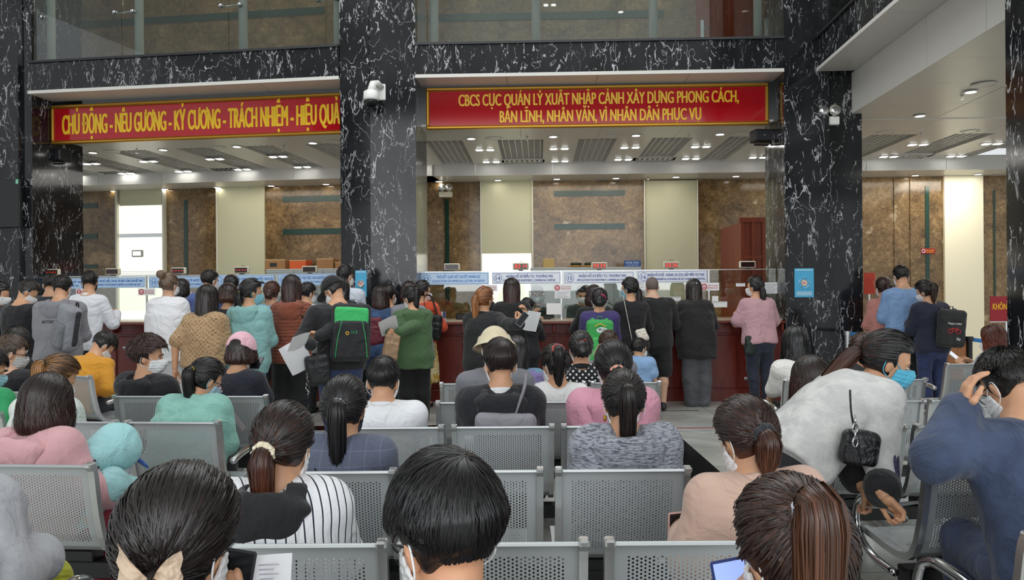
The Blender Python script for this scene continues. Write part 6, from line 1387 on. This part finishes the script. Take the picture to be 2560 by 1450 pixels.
J = person('masked clerk in dark green uniform behind the glass', 1343, 713, p_.y, 'clerks behind the glass', sex='m', yaw=180, hp=14, top=('2f3b33',), collar='2f3b33', hair=sh(.04), mask='eef0f2', arms=('hold', 'phone'), eyes=True, extra=(headpart('face_shield', glass_mat('shield', (.86, .92, .97), .03), lambda b: b.lathe([(.105, -.10), (.118, -.02), (.122, .07), (.124, .07), (.120, -.02), (.107, -.10)], (0, .012, 0), 20)),))
p_ = FR.w(FR.hit(1458, 720, 1.15)[0], 1.15)
person('second clerk in green uniform behind the woman with the wine red backpack', 1456, 714, p_.y, 'clerks behind the glass', yaw=180, hp=15, top=('2f3b33',), hair=cp(), mask='eef0f2', arms=('hold', 'hold'), eyes=True)
J = st('woman in black jacket with a wine red backpack at the counter', 1483, 713, 9.6, yaw=10, hp=10, top=('1b1b1d',), hair=bb(.15, '1d1412', '3a2620'), arms=('counter', 'counter'), tth=.02)
backpack(J['M'] @ mat4(J['T'](-.02, -.125, .0), R(4)), 'wine red backpack half hidden behind the purple sweater', .145, .42, .13, [('main_pocket', '5a1f2e', 0, 1, 1, 1, 0), ('front_pocket', '501a28', .05, .55, .3, .85, .95)])
J = st('woman in purple sweater with a bright green backpack', 1498, 720, 8.7, yaw=-6, hp=12, top=('3d356b',), hair=cp('141012', None, (-.3, 0)), arms=('hold', 'hold'), bottom=('2a2f45', 'denim'), tth=.02, extra=(headpart('hair_clip', plain('pink_clip', 'c83a6a', .4), lambda b: b.tube([(.02, -.125, .05), (.06, -.115, .03), (.07, -.10, .01)], .008, 8)),))
bp = backpack(J['M'] @ mat4(J['T'](.0, -.115, -.16), R(2)), 'bright green backpack with yellow trim worn over the purple sweater', .15, .52, .13, [('main_pocket', '3aa552', 0, 1, .8, 1, 0), ('front_pocket', '46b45c', .03, .62, .35, .86, .75), ('side_trim', 'd9b23a', .02, .34, .55, 1.06, .08)], True, '3aa552')
v = MB().ball((.02, -.104, .405), (.062, .012, .034), 20, 10).build('badge', 'paper', bp, smooth=True); text_on(bp, 'badge', 'MILO', '2a5a34', .02, .403, .028, .075)
MB().tube(catm([(-.06, -.106, .445), (0, -.108, .475), (.06, -.106, .445)], 5), .012, 8, flat=.5).build('yellow_arch', plain('yellow_trim', 'e0b83a', .6), bp)
J = st('woman in black with a long black tail of hair over her shoulder', 1570, 693, 9.12, yaw=8, hy=38, hp=8, top=('17171a',), hair=lt(.62, '100d0e', '1c1413', (-.62, .5)), mask='9ccbdc', arms=('counter', 'counter'), bk='skirt', slen=.75, bottom='151517', eyes=True, hem=-.05, extra=(headpart('hair_tie', 'paper', lambda b: b.ball((.03, -.105, -.055), .014)),))
bag(mat4(at(1606, 838, 8.95), R(-10), 0, R(-20)), 'small cream and pink handbag on a chain over the boy', .06, .075, .03, 'e6dccf', [at(1580, 850, 8.95), at(1566, 780, 9.0), at(1558, 740, 9.1)], 'handbag')
J = st('bald man in black shirt and shorts leaning on the counter', 1629, 690, 9.5, sex='m', lean=8, hp=10, top=('18181a',), sleeve=.5, hair=None, arms=('counter', 'counter'), bk='shorts', bottom='161618', bw=1.16, skin='d9b096', shoe='2a2a2e', hem=-.1, step=-.12, loose=.01)
def stubble(t, J):
    v = Vol((-.11, -.14, -.06), (.11, .12, .16), .008); v.ell(CC, CR + .003, k=0); v.rbox((0, .13, -.02), (.09, .085, .12), .03, rotm(0, R(-8), 0), op=-1); v.plane((0, 0, -.035), (0, .3, -1)); P, Q = v.mesh(); npmesh('hair', J['O'] + J['sc'] * (P @ J['Hm'].T), Q, plain('shaved_hair', '6d625b', .8), t)
stubble(J['t'], J)
for sx in (-1, 1): pass
J = st('small boy in light blue shirt standing beside the bald man', 1601, 845, 8.55, kid=True, sex='m', yaw=-12, hy=-42, top=('8fb2dc',), sleeve=.45, collar='8fb2dc', hair=sh(.05), arms=('hang', ('hang')), hs=.88, bw=.74, bottom=('3a4258',), mask='eef0f2')
J = st('woman in loose black jacket, grey jeans and white shoes', 1733, 698, 9.72, lean=9, top=('1a191b',), hair=lg(.42, '14100f', '2d1a15'), arms=(('counter'), ('counter')), bk='wide', bottom=('56575c', 'denim'), shoe='e8e4dc', loose=.05, tth=.024, hem=-.24, collar='1a191b', extra=(headpart('hair_claw', 'chrome', lambda b: b.tube([(.0, -.128, .06), (.02, -.13, .085), (.045, -.12, .06)], .006, 6)),))
J = st('woman in pink shirt with a crossbody bag and dark jeans', 1886, 690, 9.68, yaw=6, hy=35, hp=2, lean=8, top=('c49aa2',), sleeve=.42, hair=lt(.34, '17110f', '22181a', (-.5, -.35)), arms=(('counter'), ('counter')), bottom=('252a3a', 'denim'), shoe='2a2220', bw=1.06, hem=-.06, loose=.01, extra=(scrunchie('17171a', .026, .012), band('18181b', [(.11, .0, .50), (.08, -.105, .42), (-.03, -.125, .20), (-.14, -.10, .02)], .022)))
bag(J['M'] @ mat4(J['T'](-.17, -.07, -.09), R(20), 0, R(6)), 'dark green crossbody bag at the hip of the pink shirt', .07, .12, .035, '24302c', None, 'crossbody_bag')
# --- passage at the right
st('woman in salmon jacket with pinned brown hair beside the black pillar', 2206, 693, 9.75, hp=8, top=('c4857a',), hair=bn('2a1512', '4a2a22', (-.3, 0)), arms=('hold', 'hold'), hem=-.22, loose=.02, tth=.02, bottom=('1a1a1c',), extra=(glasses('b0a090', up=50),))
J = st('tall man in light blue shirt with a black sling strap', 2249, 664, 9.4, sex='m', hp=14, top=('7f9fcb',), sleeve=.47, collar='7f9fcb', hair=sh(.025, 0, '17130f'), arms=('hold', 'hold'), bottom=('17181c',), bw=1.08, hem=-.07, loose=.02, extra=(band('1c1d20', [(.13, .02, .49), (.12, -.11, .40), (.06, -.125, .18), (-.06, -.12, .0)], .022),))
bag(J['M'] @ mat4(J['T'](-.10, -.15, -.05), 0, 0, R(10)), 'black sling bag at the waist of the man in light blue', .11, .07, .04, '1a1b1e', None, 'sling_bag')
J = st('woman in navy with curly ponytail and a black printed backpack', 2302, 701, 9.0, yaw=6, hy=25, hp=20, hr=-8, top=('1c2036',), hair=lt(.22, '17110f', '3a241c', (.05, -.3)), arms=('hold', 'hold'), bottom=('28345a', 'denim'), tth=.02)
bp = backpack(J['M'] @ mat4(J['T'](.10, -.125, -.03), R(-6), 0, R(4)), 'black backpack with white writing and a red bicycle print', .155, .44, .12, [('main_pocket', '1d1e20', 0, 1, 1, 1, 0)])
text_on(bp, 'main_pocket', 'Happy today!', 'e8e8ea', .0, .27, .022, .16); text_on(bp, 'main_pocket', 'Zip', 'e8e8ea', .05, .09, .03, .05)
b = MB()
for x in (-.045, .045): b.tube([(x + .026 * math.cos(q), -.124, .19 + .026 * math.sin(q)) for q in np.linspace(0, 2 * math.pi, 15)[:-1]], .004, 6, closed=True)
b.tube([(-.045, -.124, .19), (-.02, -.124, .225), (.03, -.124, .22), (.045, -.124, .19)], .004, 6); b.tube([(-.02, -.124, .225), (0, -.124, .19), (.03, -.124, .22), (.03, -.124, .24)], .004, 6); b.build('bicycle_print', 'redink', bp)
# ---------------------------------------------------------------- seated people
bench(4.45, [-3.52], -2, 'waiting bench under the person in the green hoodie at left edge', ('R',))
bench(2.02, [-1.93], 0, 'waiting bench at the bottom left with only its chrome armrest in view', ('R',))
bench(1.05, [-.925, -.355, .215], 0, 'front row waiting bench under the three nearest heads', ())
# left block, far to near
si('woman in black jacket with a pink hair tie at the left edge', 50, 819, 6.85, yaw=-24, hp=20, top=('1a1a1c',), hair=bb(.10, '15110f'), tth=.024, extra=(headpart('hair_tie', plain('hot_pink', 'd02a6a', .6), lambda b: b.ball((.085, -.06, -.01), (.02, .028, .03))),))
si('fair brown-haired man with glasses in a black collared shirt', 36, 837, 5.68, sex='m', yaw=-10, hy=-40, hp=12, top=('16161a',), collar='16161a', sleeve=.5, hair=sh(.035, .1, '4a3a2e'), mask='c9c9c6', skin='e0b498', extra=(glasses('1a1a1c'),), arms=('lap', 'lap'))
si('person in bright green hoodie cut by the left edge', -14, 868, 4.68, yaw=-8, hy=-40, hp=20, top=('2b9a5f',), hood='2b9a5f', hair=sh(.05), arms=('lap', ('px', 30, 1090, 4.75)), bottom=('2d3a58', 'denim'), mask='9ccbdc')
J = si('man in orange polo shirt bending forward on a slanted bench', 284, 838, 6.68, sex='m', yaw=-12, hy=-28, hp=50, lean=24, hunch=.07, top=('dd9a2e',), collar='dd9a2e', sleeve=.45, hair=sh(.045), bottom=('3c4048', 'denim'), arms=(('lap'), ('lap')))
J = si('youth with curly dark brown hair in a black hoodie looking right', 372, 838, 5.36, sex='m', yaw=-18, hy=-62, hp=2, top=('19191e',), hood='17171c', hair=sh(.04, 1.2, '1d120f', '3a231c'), thick=.034, tth=.026, eyes=True)
J = si('woman in pale pink cap and dark navy shirt', 610, 838, 5.42, yaw=-5, hp=25, lean=4, top=('1b1d2b',), sleeve=.32, hair=bb(.10, '1c1210', '3a231c'), extra=(cap('eab9c6', True), band('e9b9c3', [(-.12, .02, .48), (-.09, -.105, .42), (.0, -.125, .25), (.12, -.10, .05)], .018)), arms=('phone', 'phone'))
phone(mat4(at(642, 908, 5.62), 0, R(-60)), 'phone lying in the hands of the woman in the pink cap', '2a2c34')
J = si('woman with blond-dyed ponytail in a pale patterned blouse', 172, 892, 4.36, yaw=-14, hy=-20, hp=32, lean=6, top=('dce4de', 'speck', 'a9bdb4'), hair=lt(.25, '4a3018', 'c48a4c', (.0, .2)), extra=(scrunchie('1a1512', .024, .008, 'hair_tie'),), arms=('lap', 'lap'), loose=.015)
J = si('woman in teal jacket with a low black ponytail leaning forward', 535, 924, 4.5, yaw=-8, hy=-30, hp=28, lean=16, hunch=.06, top=('8fc4b8', 'patch', '84b9ad'), collar='8fc4b8', hair=lt(.27, '131011', None, (-.12, .25)), mask='a8c9dc', arms=('lap', 'lap'), loose=.04, tth=.026, extra=(scrunchie('d8c23a', .022, .006, 'hair_tie'), glasses('202022')))
J = si('woman in pink track jacket with a brown bob beside a child', 137, 996, 3.36, yaw=-12, hp=26, lean=-4, hunch=.05, top=('dba9ae',), hood='dba9ae', hair=bb(.15, '1d1210', '3a221c'), tth=.026, loose=.02, arms=('lap', ('px', 300, 1245, 3.55)), bottom=('8a2a3a',))
for k in range(3):
    a, b_ = np.array(J['sh'][1]), np.array(J['el'][1]); f = .55 + .16 * k; p = a + (b_ - a) * min(1, f); MB().tube([p + V3(.074, -.03, .0), p + V3(.072, .0, .02), p + V3(.055, .05, .035)], .006, 6).build('dark_stripe', cloth('17171a'), J['t'])
J = si('child in a pale aqua hood and blue cap peak leaning on the pink jacket', 322, 1092, 3.42, kid=True, yaw=-35, hp=35, lean=18, hr=8, hs=.88, bw=.72, top=('a5d5d8',), hair=sh(.03), arms=('lap', 'lap'), mask='f0f0f2', tth=.022, bottom=('8a2a3a',))
def aqua_hood(t, J):
    v = Vol((-.17, -.22, -.22), (.17, .22, .22), .008); v.ell(CC + V3(0, -.015, .01), CR + .034, k=0); v.ell((0, -.10, -.09), (.10, .08, .13), k=.06); v.ell((0, .16, -.03), (.085, .12, .11), k=.02, op=-1); v.folds(.003, 3, 4); P, Q = v.mesh(); npmesh('hood', J['O'] + J['sc'] * (P @ J['Hm'].T), Q, cloth('a5d9dc'), t)
    b = Vol((-.1, .05, -.02), (.1, .24, .12), .007); b.ell((0, .14, .045), (.072, .065, .010), rotm(0, R(12), 0)); P, Q = b.mesh(); npmesh('cap_peak', J['O'] + J['sc'] * (P @ J['Hm'].T), Q, cloth('3a62b8'), t)
aqua_hood(J['t'], J)
# middle block, far to near
si('black-haired woman in a teal shawl behind the bucket hat', 1292, 905, 5.93, hp=20, lean=4, top=('5a9fa8', 'patch', '8a7ab0'), hair=lg(.35, '131012'), loose=.03)
J = si('woman in black blouse with white polka dots and a bun', 1451, 829, 5.95, hp=14, top=('17171b', 'dots', 'eeeef0'), collar='17171b', hair=cp('15100f', None, (-.15, 0)), extra=(headpart('hair_stick', plain('red_pin', 'a03028', .5), lambda b: b.tube([(-.03, -.135, .045), (.0, -.14, .05), (.035, -.13, .06)], .006, 6)),))
si('brown-haired person hidden behind the sunglasses of the pink hoodie', 1521, 826, 6.5, sex='m', hp=10, top=('7a7c84',), hair=sh(.03, 0, '3a2416'))
J = si('grey-shirted man in a cream bucket hat', 1234, 824, 4.98, sex='m', hp=18, hy=10, lean=0, top=('7b7d84',), sleeve=.45, hair=sh(.035, 0, '5a5550'), bw=1.08)
def bucket(t, J):
    v = Vol((-.17, -.19, -.05), (.17, .2, .2), .0075); v.ell(CC + V3(0, 0, .0), CR + .028, k=0); v.plane((0, 0, .045), (0, 0, -1)); P0, Q0 = v.mesh(); b = MB().lathe([(.108, .085), (.118, .05), (.148, .015), (.150, .010), (.118, .042), (.106, .08)], (0, -.005, 0), 28); 
    P, Q, _ = join([(P0, Q0, np.zeros((len(P0), 3))), (np.array(b.v) * V3(1, 1.16, 1), np.array([f for f in b.f if len(f) == 4]), np.zeros((len(b.v), 3)))]); npmesh('bucket_hat', J['O'] + J['sc'] * ((P + V3(0, 0, .01)) @ J['Hm'].T), Q, cloth('ddd0b0'), t)
bucket(J['t'], J)
J = si('woman in white sleeveless top with a red scrunchie', 1378, 870, 5.0, hy=32, hp=22, top=('f0f0f0',), sleeve=0, hair=lt(.27, '15100f', None, (.42, -.5)), extra=(scrunchie('a84844', .030, .015),), arms=('lap', 'lap'), neck='wide')
J = si('young man in black and white hooded jacket with a grey backpack', 1248, 846, 4.22, sex='m', hy=14, hp=8, top=('1e1f25',), hood='1c1d22', collar='eef0f2', hair=sh(.06, .2, '171110', '2a1c18'), tth=.026, thick=.024, loose=.01)
bp = backpack(J['M'] @ mat4(J['T'](.03, -.125, .07), R(-2), R(3)), 'grey backpack on the young man in the black hooded jacket', .165, .31, .09, [('main_pocket', '8e8c94', 0, 1, .9, 1, 0), ('front_pocket', '85838b', .02, .78, .35, .86, .8)], False)
MB().tube(catm([(.05, -.01, .29), (.075, .0, .36), (.10, .02, .43), (.11, .08, .49)], 5), .030, 8, flat=.3).build('shoulder_strap', cloth('8e8c94'), bp, smooth=True); MB().tube(catm([(-.12, -.095, .12), (-.10, -.096, .21), (0, -.097, .25), (.10, -.096, .21), (.12, -.095, .12)], 5), .004, 6).build('zip', plain('zip', '2a2a2e', .4), bp)
for sx in (-1, 1): v = Vol(J['T'](sx * .14, -.15, .22) - .14, J['T'](sx * .14, -.15, .22) + .14, .009); v.ell(J['T'](sx * .13, -.10, .235), (.07, .06, .065), k=0); P, Q = v.mesh(); npmesh('white_panel', P, Q, cloth('eceef0'), J['t'])
J = si('woman in pink hoodie with a peach scrunchie and sunglasses on her head', 1530, 852, 4.13, hp=8, hy=6, top=('d99aae',), hood='d796aa', hair=cp('131012', None, (-.5, -.1)), tth=.026, loose=.02, bw=1.08, thick=.024, extra=(glasses('d8b48a', up=62, lens=1), scrunchie('e8a48c', .03, .014)))
J = si('man in white shirt with black hair and a pale crown', 960, 906, 4.12, sex='m', hp=12, lean=2, top=('eef0f4',), collar='eef0f4', hair=sh(.05, .1, '121011'), tth=.02, bw=1.03)
J = si('woman in slate checked blazer with a long black ponytail', 865, 967, 3.18, yaw=-4, hp=10, top=('5d6478', 'check', '8d94a8'), hair=lt(.34, '121012', None, (-.12, .12)), mask='2a3040', extra=(scrunchie('c9ccd4', .022, .008, 'hair_tie'), band('1b1c20', [(-.11, .03, .48), (-.09, -.115, .42), (-.02, -.13, .28), (.04, -.13, .15)], .012)), tth=.024)
J = si('woman in grey heather hoodie with a black ponytail', 1556, 957, 3.26, hp=14, lean=-2, top=('a6aab4', 'heather', '4e525c'), hood=('a6aab4', 'heather', '4e525c'), hair=lt(.30, '171211', '241a18', (.12, 0)), tth=.030, loose=.03, bw=1.08, extra=(headpart('earring', 'gold', lambda b: b.ball((-.085, .0, -.06), (.008, .01, .016))),))
J = si('woman in striped hooded shirt with a brown ponytail in a pearl tie', 716, 1032, 2.36, yaw=-6, hp=12, lean=0, top=('ecedf1', 'vstripes', '1d2236'), hood='1d1d20', hair=lt(.20, '170f0d', '5a3020', (-.42, -.22)), tth=.026, loose=.02, bw=1.05, extra=(scrunchie('e8dcc0', .026, .012),))
for k in range(10):
    q = k * .628; c = J['tie'] + V3(math.cos(q) * .032, -.012, math.sin(q) * .028); MB().ball(tuple(c), .007, 8, 6).build('pearl', plain('pearl', 'efe6d0', .2), J['t'], smooth=True)
J = si('woman in peach blazer with a low brown tail looking at a phone', 1838, 1092, 2.42, yaw=12, hy=8, hp=32, lean=-2, hunch=.05, top=('cfae9d',), collar='cfae9d', hair=('lowtail', '241410', '5a3220', dict(length=.13, tie=(-.5, -.3), thick=.022)), tth=.026, bw=1.06, arms=(('px', 1715, 1330, 2.62), 'lap'), extra=(scrunchie('2b2d33', .026, .014),))
phone(mat4(at(1722, 1302, 2.62), R(12), R(8), R(88)), 'phone in a pink case held by the woman in the peach blazer', 'e2b8ae')
# the three nearest heads
J = si('nearest woman on the left with a sheer beige bow in dark hair', 470, 1168, 1.31, hp=14, lean=2, top=('2a2a2e',), hair=('lowtail', '17110f', '2a1a16', dict(length=.20, tie=(-.55, .70), thick=.024)), tth=.02, arms=('lap', ('px', 602, 1545, 1.50)), curl=(35, 60), palm=(None, (0, 1, .3)), hy=-10, vox=.0085)
def bow(t, J):
    c = J['tie'] + V3(0, -.02, 0); o = None
    for (sx, sz, L) in ((-1, .75, .055), (1, .55, .05), (-1, -.55, .06), (1, -.7, .05)):
        b = MB(); vs = []; 
        for i in range(7):
            f = i / 6; w_ = .006 + .026 * math.sin(f * math.pi * .62)
            for k in range(5): q = (k - 2) / 2; vs.append((c[0] + sx * L * f, c[1] - .012 - .018 * math.sin(f * 3) - .006 * math.cos(q * 5), c[2] + sz * L * f + q * w_))
        fs = [(i * 5 + k, i * 5 + k + 1, i * 5 + 6 + k, i * 5 + 5 + k) for i in range(6) for k in range(4)]; n = len(vs); vs += [(x, y + .0015, z) for x, y, z in vs]; fs += [tuple(i + n for i in f[::-1]) for f in fs]; b.add(vs, fs); b.build('bow_loop', cloth('cdb49c', None, None, 1.0, .5), t, smooth=True)
    MB().tube([c + V3(.022 * math.cos(q), -.022, .018 * math.sin(q) - .02) for q in np.linspace(0, 6.28, 13)[:-1]], .006, 8, closed=True).build('gold_clasp', 'gold', t, smooth=True)
bow(J['t'], J)
phone(mat4(at(583, 1474, 1.50), R(-8), R(-10), R(6)), 'dark phone held by the nearest woman on the left', '2a2b30'); sheet(mat4(at(662, 1452, 1.54), R(4), R(-14), 0), 'cream printed card held beside the dark phone', .047, .05, 'printed_card')
c_ = [o for o in bpy.data.objects if o.name.startswith('printed_card')][0]; b = MB()
for k in range(4): b.box(-.028, .028 - .01 * (k % 2), -.006, -.004, .030 - .009 * k, .032 - .009 * k)
b.build('print', plain('faint_print', 'b9b3c4', .8), c_)
J = si('nearest man in the middle with glossy black hair and white mask', 1095, 1130, 1.30, sex='m', hy=38, hp=12, lean=4, top=('3a3c44',), hair=sh(.062, .2, '0f0e10'), thick=.036, bw=1.0, tth=.018, extra=(glasses('1a1a1c'),), vox=.0085, skin='d9a380')
J = si('nearest woman on the right with a high brown ponytail in white tie', 1950, 1200, 1.30, yaw=4, hy=14, hp=16, lean=4, top=('3a3034',), hair=('ponytail', '2a1812', '6a432e', dict(length=.36, tie=(.45, -.50), thick=.025)), extra=(scrunchie('d4d8e6', .026, .009, 'hair_tie'),), arms=(('px', 1815, 1550, 1.5), 'lap'), vox=.0085)
phone(mat4(at(1836, 1498, 1.50), R(10), R(-12), R(-6)), 'phone with lit screen held by the woman with the high ponytail', '2c3c74', '9db4ee')
J = si('person in grey sleeve and yellow-green trousers at bottom left corner', -150, 985, 2.2, top=('b4b5ba', 'patch', 'a6a7ad'), hair=bb(.12), tth=.035, loose=.03, bw=1.15, bottom='b3b52a', arms=('lap', ('px', 95, 1400, 2.35)))
# right block
J = si('girl in white shirt with shoulder-length black hair on the right', 1985, 817, 5.98, yaw=6, hy=-5, hp=14, lean=4, top=('eceae4',), sleeve=.42, collar='eceae4', hair=bb(.23, '111012'), arms=('low', 'lap'), bottom='17171a')
si('woman with brown hair and small pale clips in front of the pillar', 2152, 849, 6.0, hy=-10, hp=12, top=('2a2a2e',), hair=lt(.2, '2a1812', '5a3422', (.1, 0)), extra=(headpart('hair_clip', plain('cream_clip', 'e8d8b8', .4), lambda b: b.tube([(-.02, -.115, .07), (-.01, -.125, .04)], .006, 6).tube([(.05, -.10, .07), (.055, -.11, .045)], .006, 6)),))
J = si('woman in black with a sleek brown bob behind the leaning woman', 2020, 895, 4.06, yaw=10, hy=-6, hp=14, lean=8, side=-6, top=('17171a',), hair=bb(.20, '1d1310', '4a2c20'), tth=.03, loose=.03, arms=('low', 'lap'))
J = si('woman with red-brown hair in grey top reading a phone at right', 2474, 817, 7.15, yaw=22, hy=12, hp=14, top=('b9bcc4',), sleeve=.5, hair=lg(.22, '4a1f14', '7a3a26'), arms=('phone', 'phone'), bottom=('2d3a5e', 'denim'))
phone(mat4(wpt(J, (J['wr'][0] + J['wr'][1]) / 2 + V3(-.04, .09, .05)), R(30), R(-40), R(-30)), 'pale phone in the hands of the woman with red-brown hair', 'c9ccd4', 'dfe4ee')
# the man in the blue suit
J = si('man in dark blue suit holding his head in his hand', 2482, 882, 2.46, sex='m', yaw=-4, hy=16, hp=36, lean=20, hunch=.05, top=('3d4a66', 'denim'), hair=sh(.035, .5, '15110f'), tth=.026, bw=1.08, hem=-.17, arms=(('px', 2400, 1032, 2.74), ('lap')), elbpx={0: (2336, 1150, 2.62)}, hdir=((.22, -.1, 1), None), palm=((.9, -.2, -.2), None), curl=(25, 35), bottom=('3a4560', 'denim'), collar='3d4a66', limb=1.15, loose=.015, vox=.009, extra=(glasses('1a1a1c'),))
def watch(t, J):
    w_ = J['wr'][0]; f = unit(J['wr'][0] - J['el'][0]); a = unit(np.cross(f, V3(0, 1, .1))); b2 = np.cross(f, a); c = w_ - f * .012
    MB().tube([c + a * .033 * math.cos(q) + b2 * .030 * math.sin(q) for q in np.linspace(0, 6.283, 19)[:-1]], .008, 6, closed=True).build('watch', 'steel', t, smooth=True)
watch(J['t'], J)
# the leaning woman
J = st('standing woman in white tie-dye sweatshirt leaning over with a blue mask', 2238, 844, 3.34, yaw=-72, hy=-32, hp=16, hr=0, lean=50, hunch=.05, H=1.53, top=('d9d9d6', 'patch', 'c4c4c3'), cuff='1c1c1f', sleeve=.86, hair=('lowtail', '121012', '5a3220', dict(length=.34, tie=(-.15, .1), bias=(-.1, -.9, 0), droop=.35)), mask='5cc0e2', arms=(('px', 2150, 1205, 3.25), ('px', 2208, 1236, 3.02)), hdir=((.2, .4, -1), (.30, .6, -.75)), palm=((0, 0, -1), (.1, -.5, -.85)), curl=(50, 62), bottom=('232428', 'denim'), hem=-.08, tth=.026, loose=.008, eyes=True, vox=.0085, collar='d9d9d6', )
for k in range(2):
    pts = []
    for i in range(9):
        f = i / 8; p = (J['sh'][1] + (J['el'][1] - J['sh'][1]) * min(1, f * 2)) if f < .5 else (J['el'][1] + (J['wr'][1] - J['el'][1]) * (f - .5) * 2 * .8); pts.append(p + J['Rt'] @ V3(.0, .0, .0) + V3(.055, .035 + .02 * k, .045 - .01 * k) * (1 - .25 * f))
    MB().tube(catm(pts, 3), .006, 6).build('sleeve_stripe', cloth('23234a'), J['t'])
c = J['wr'][1] - unit(J['wr'][1] - J['el'][1]) * .0; f = unit(J['wr'][1] - J['el'][1]); a = unit(np.cross(f, V3(0, 1, .2))); b2 = np.cross(f, a)
for k in range(20): q = k * .314; MB().ball(tuple(c + a * .031 * math.cos(q) + b2 * .031 * math.sin(q)), .005, 8, 6).build('bead', plain('green_bead', '2e4230', .3), J['t'], smooth=True)
bag(mat4(at(2150, 1120, 3.08), R(-15), 0, R(8)), 'small black handbag hanging from the chain strap of the leaning woman', .075, .07, .035, '16161a', [at(2138, 1085, 3.06), at(2128, 1030, 3.06), at(2125, 975, 3.08)], 'handbag', .35)
t = thing('bag_chain', 'silver chain links on the strap of the leaning woman', 'chain', at(2138, 1085, 3.02))
for k in range(4): MB().tube([(.012 * math.cos(q) * (1 if k % 2 else .4), .012 * math.cos(q) * (.4 if k % 2 else 1) , .05 - .028 * k + .02 * math.sin(q)) for q in np.linspace(0, 6.283, 13)[:-1]], .004, 6, closed=True).build('link', 'chrome', t, smooth=True)
sheet(mat4(at(2245, 1262, 3.18), R(-20), R(75), 0), 'white papers under the hand of the leaning woman', .13, .10)
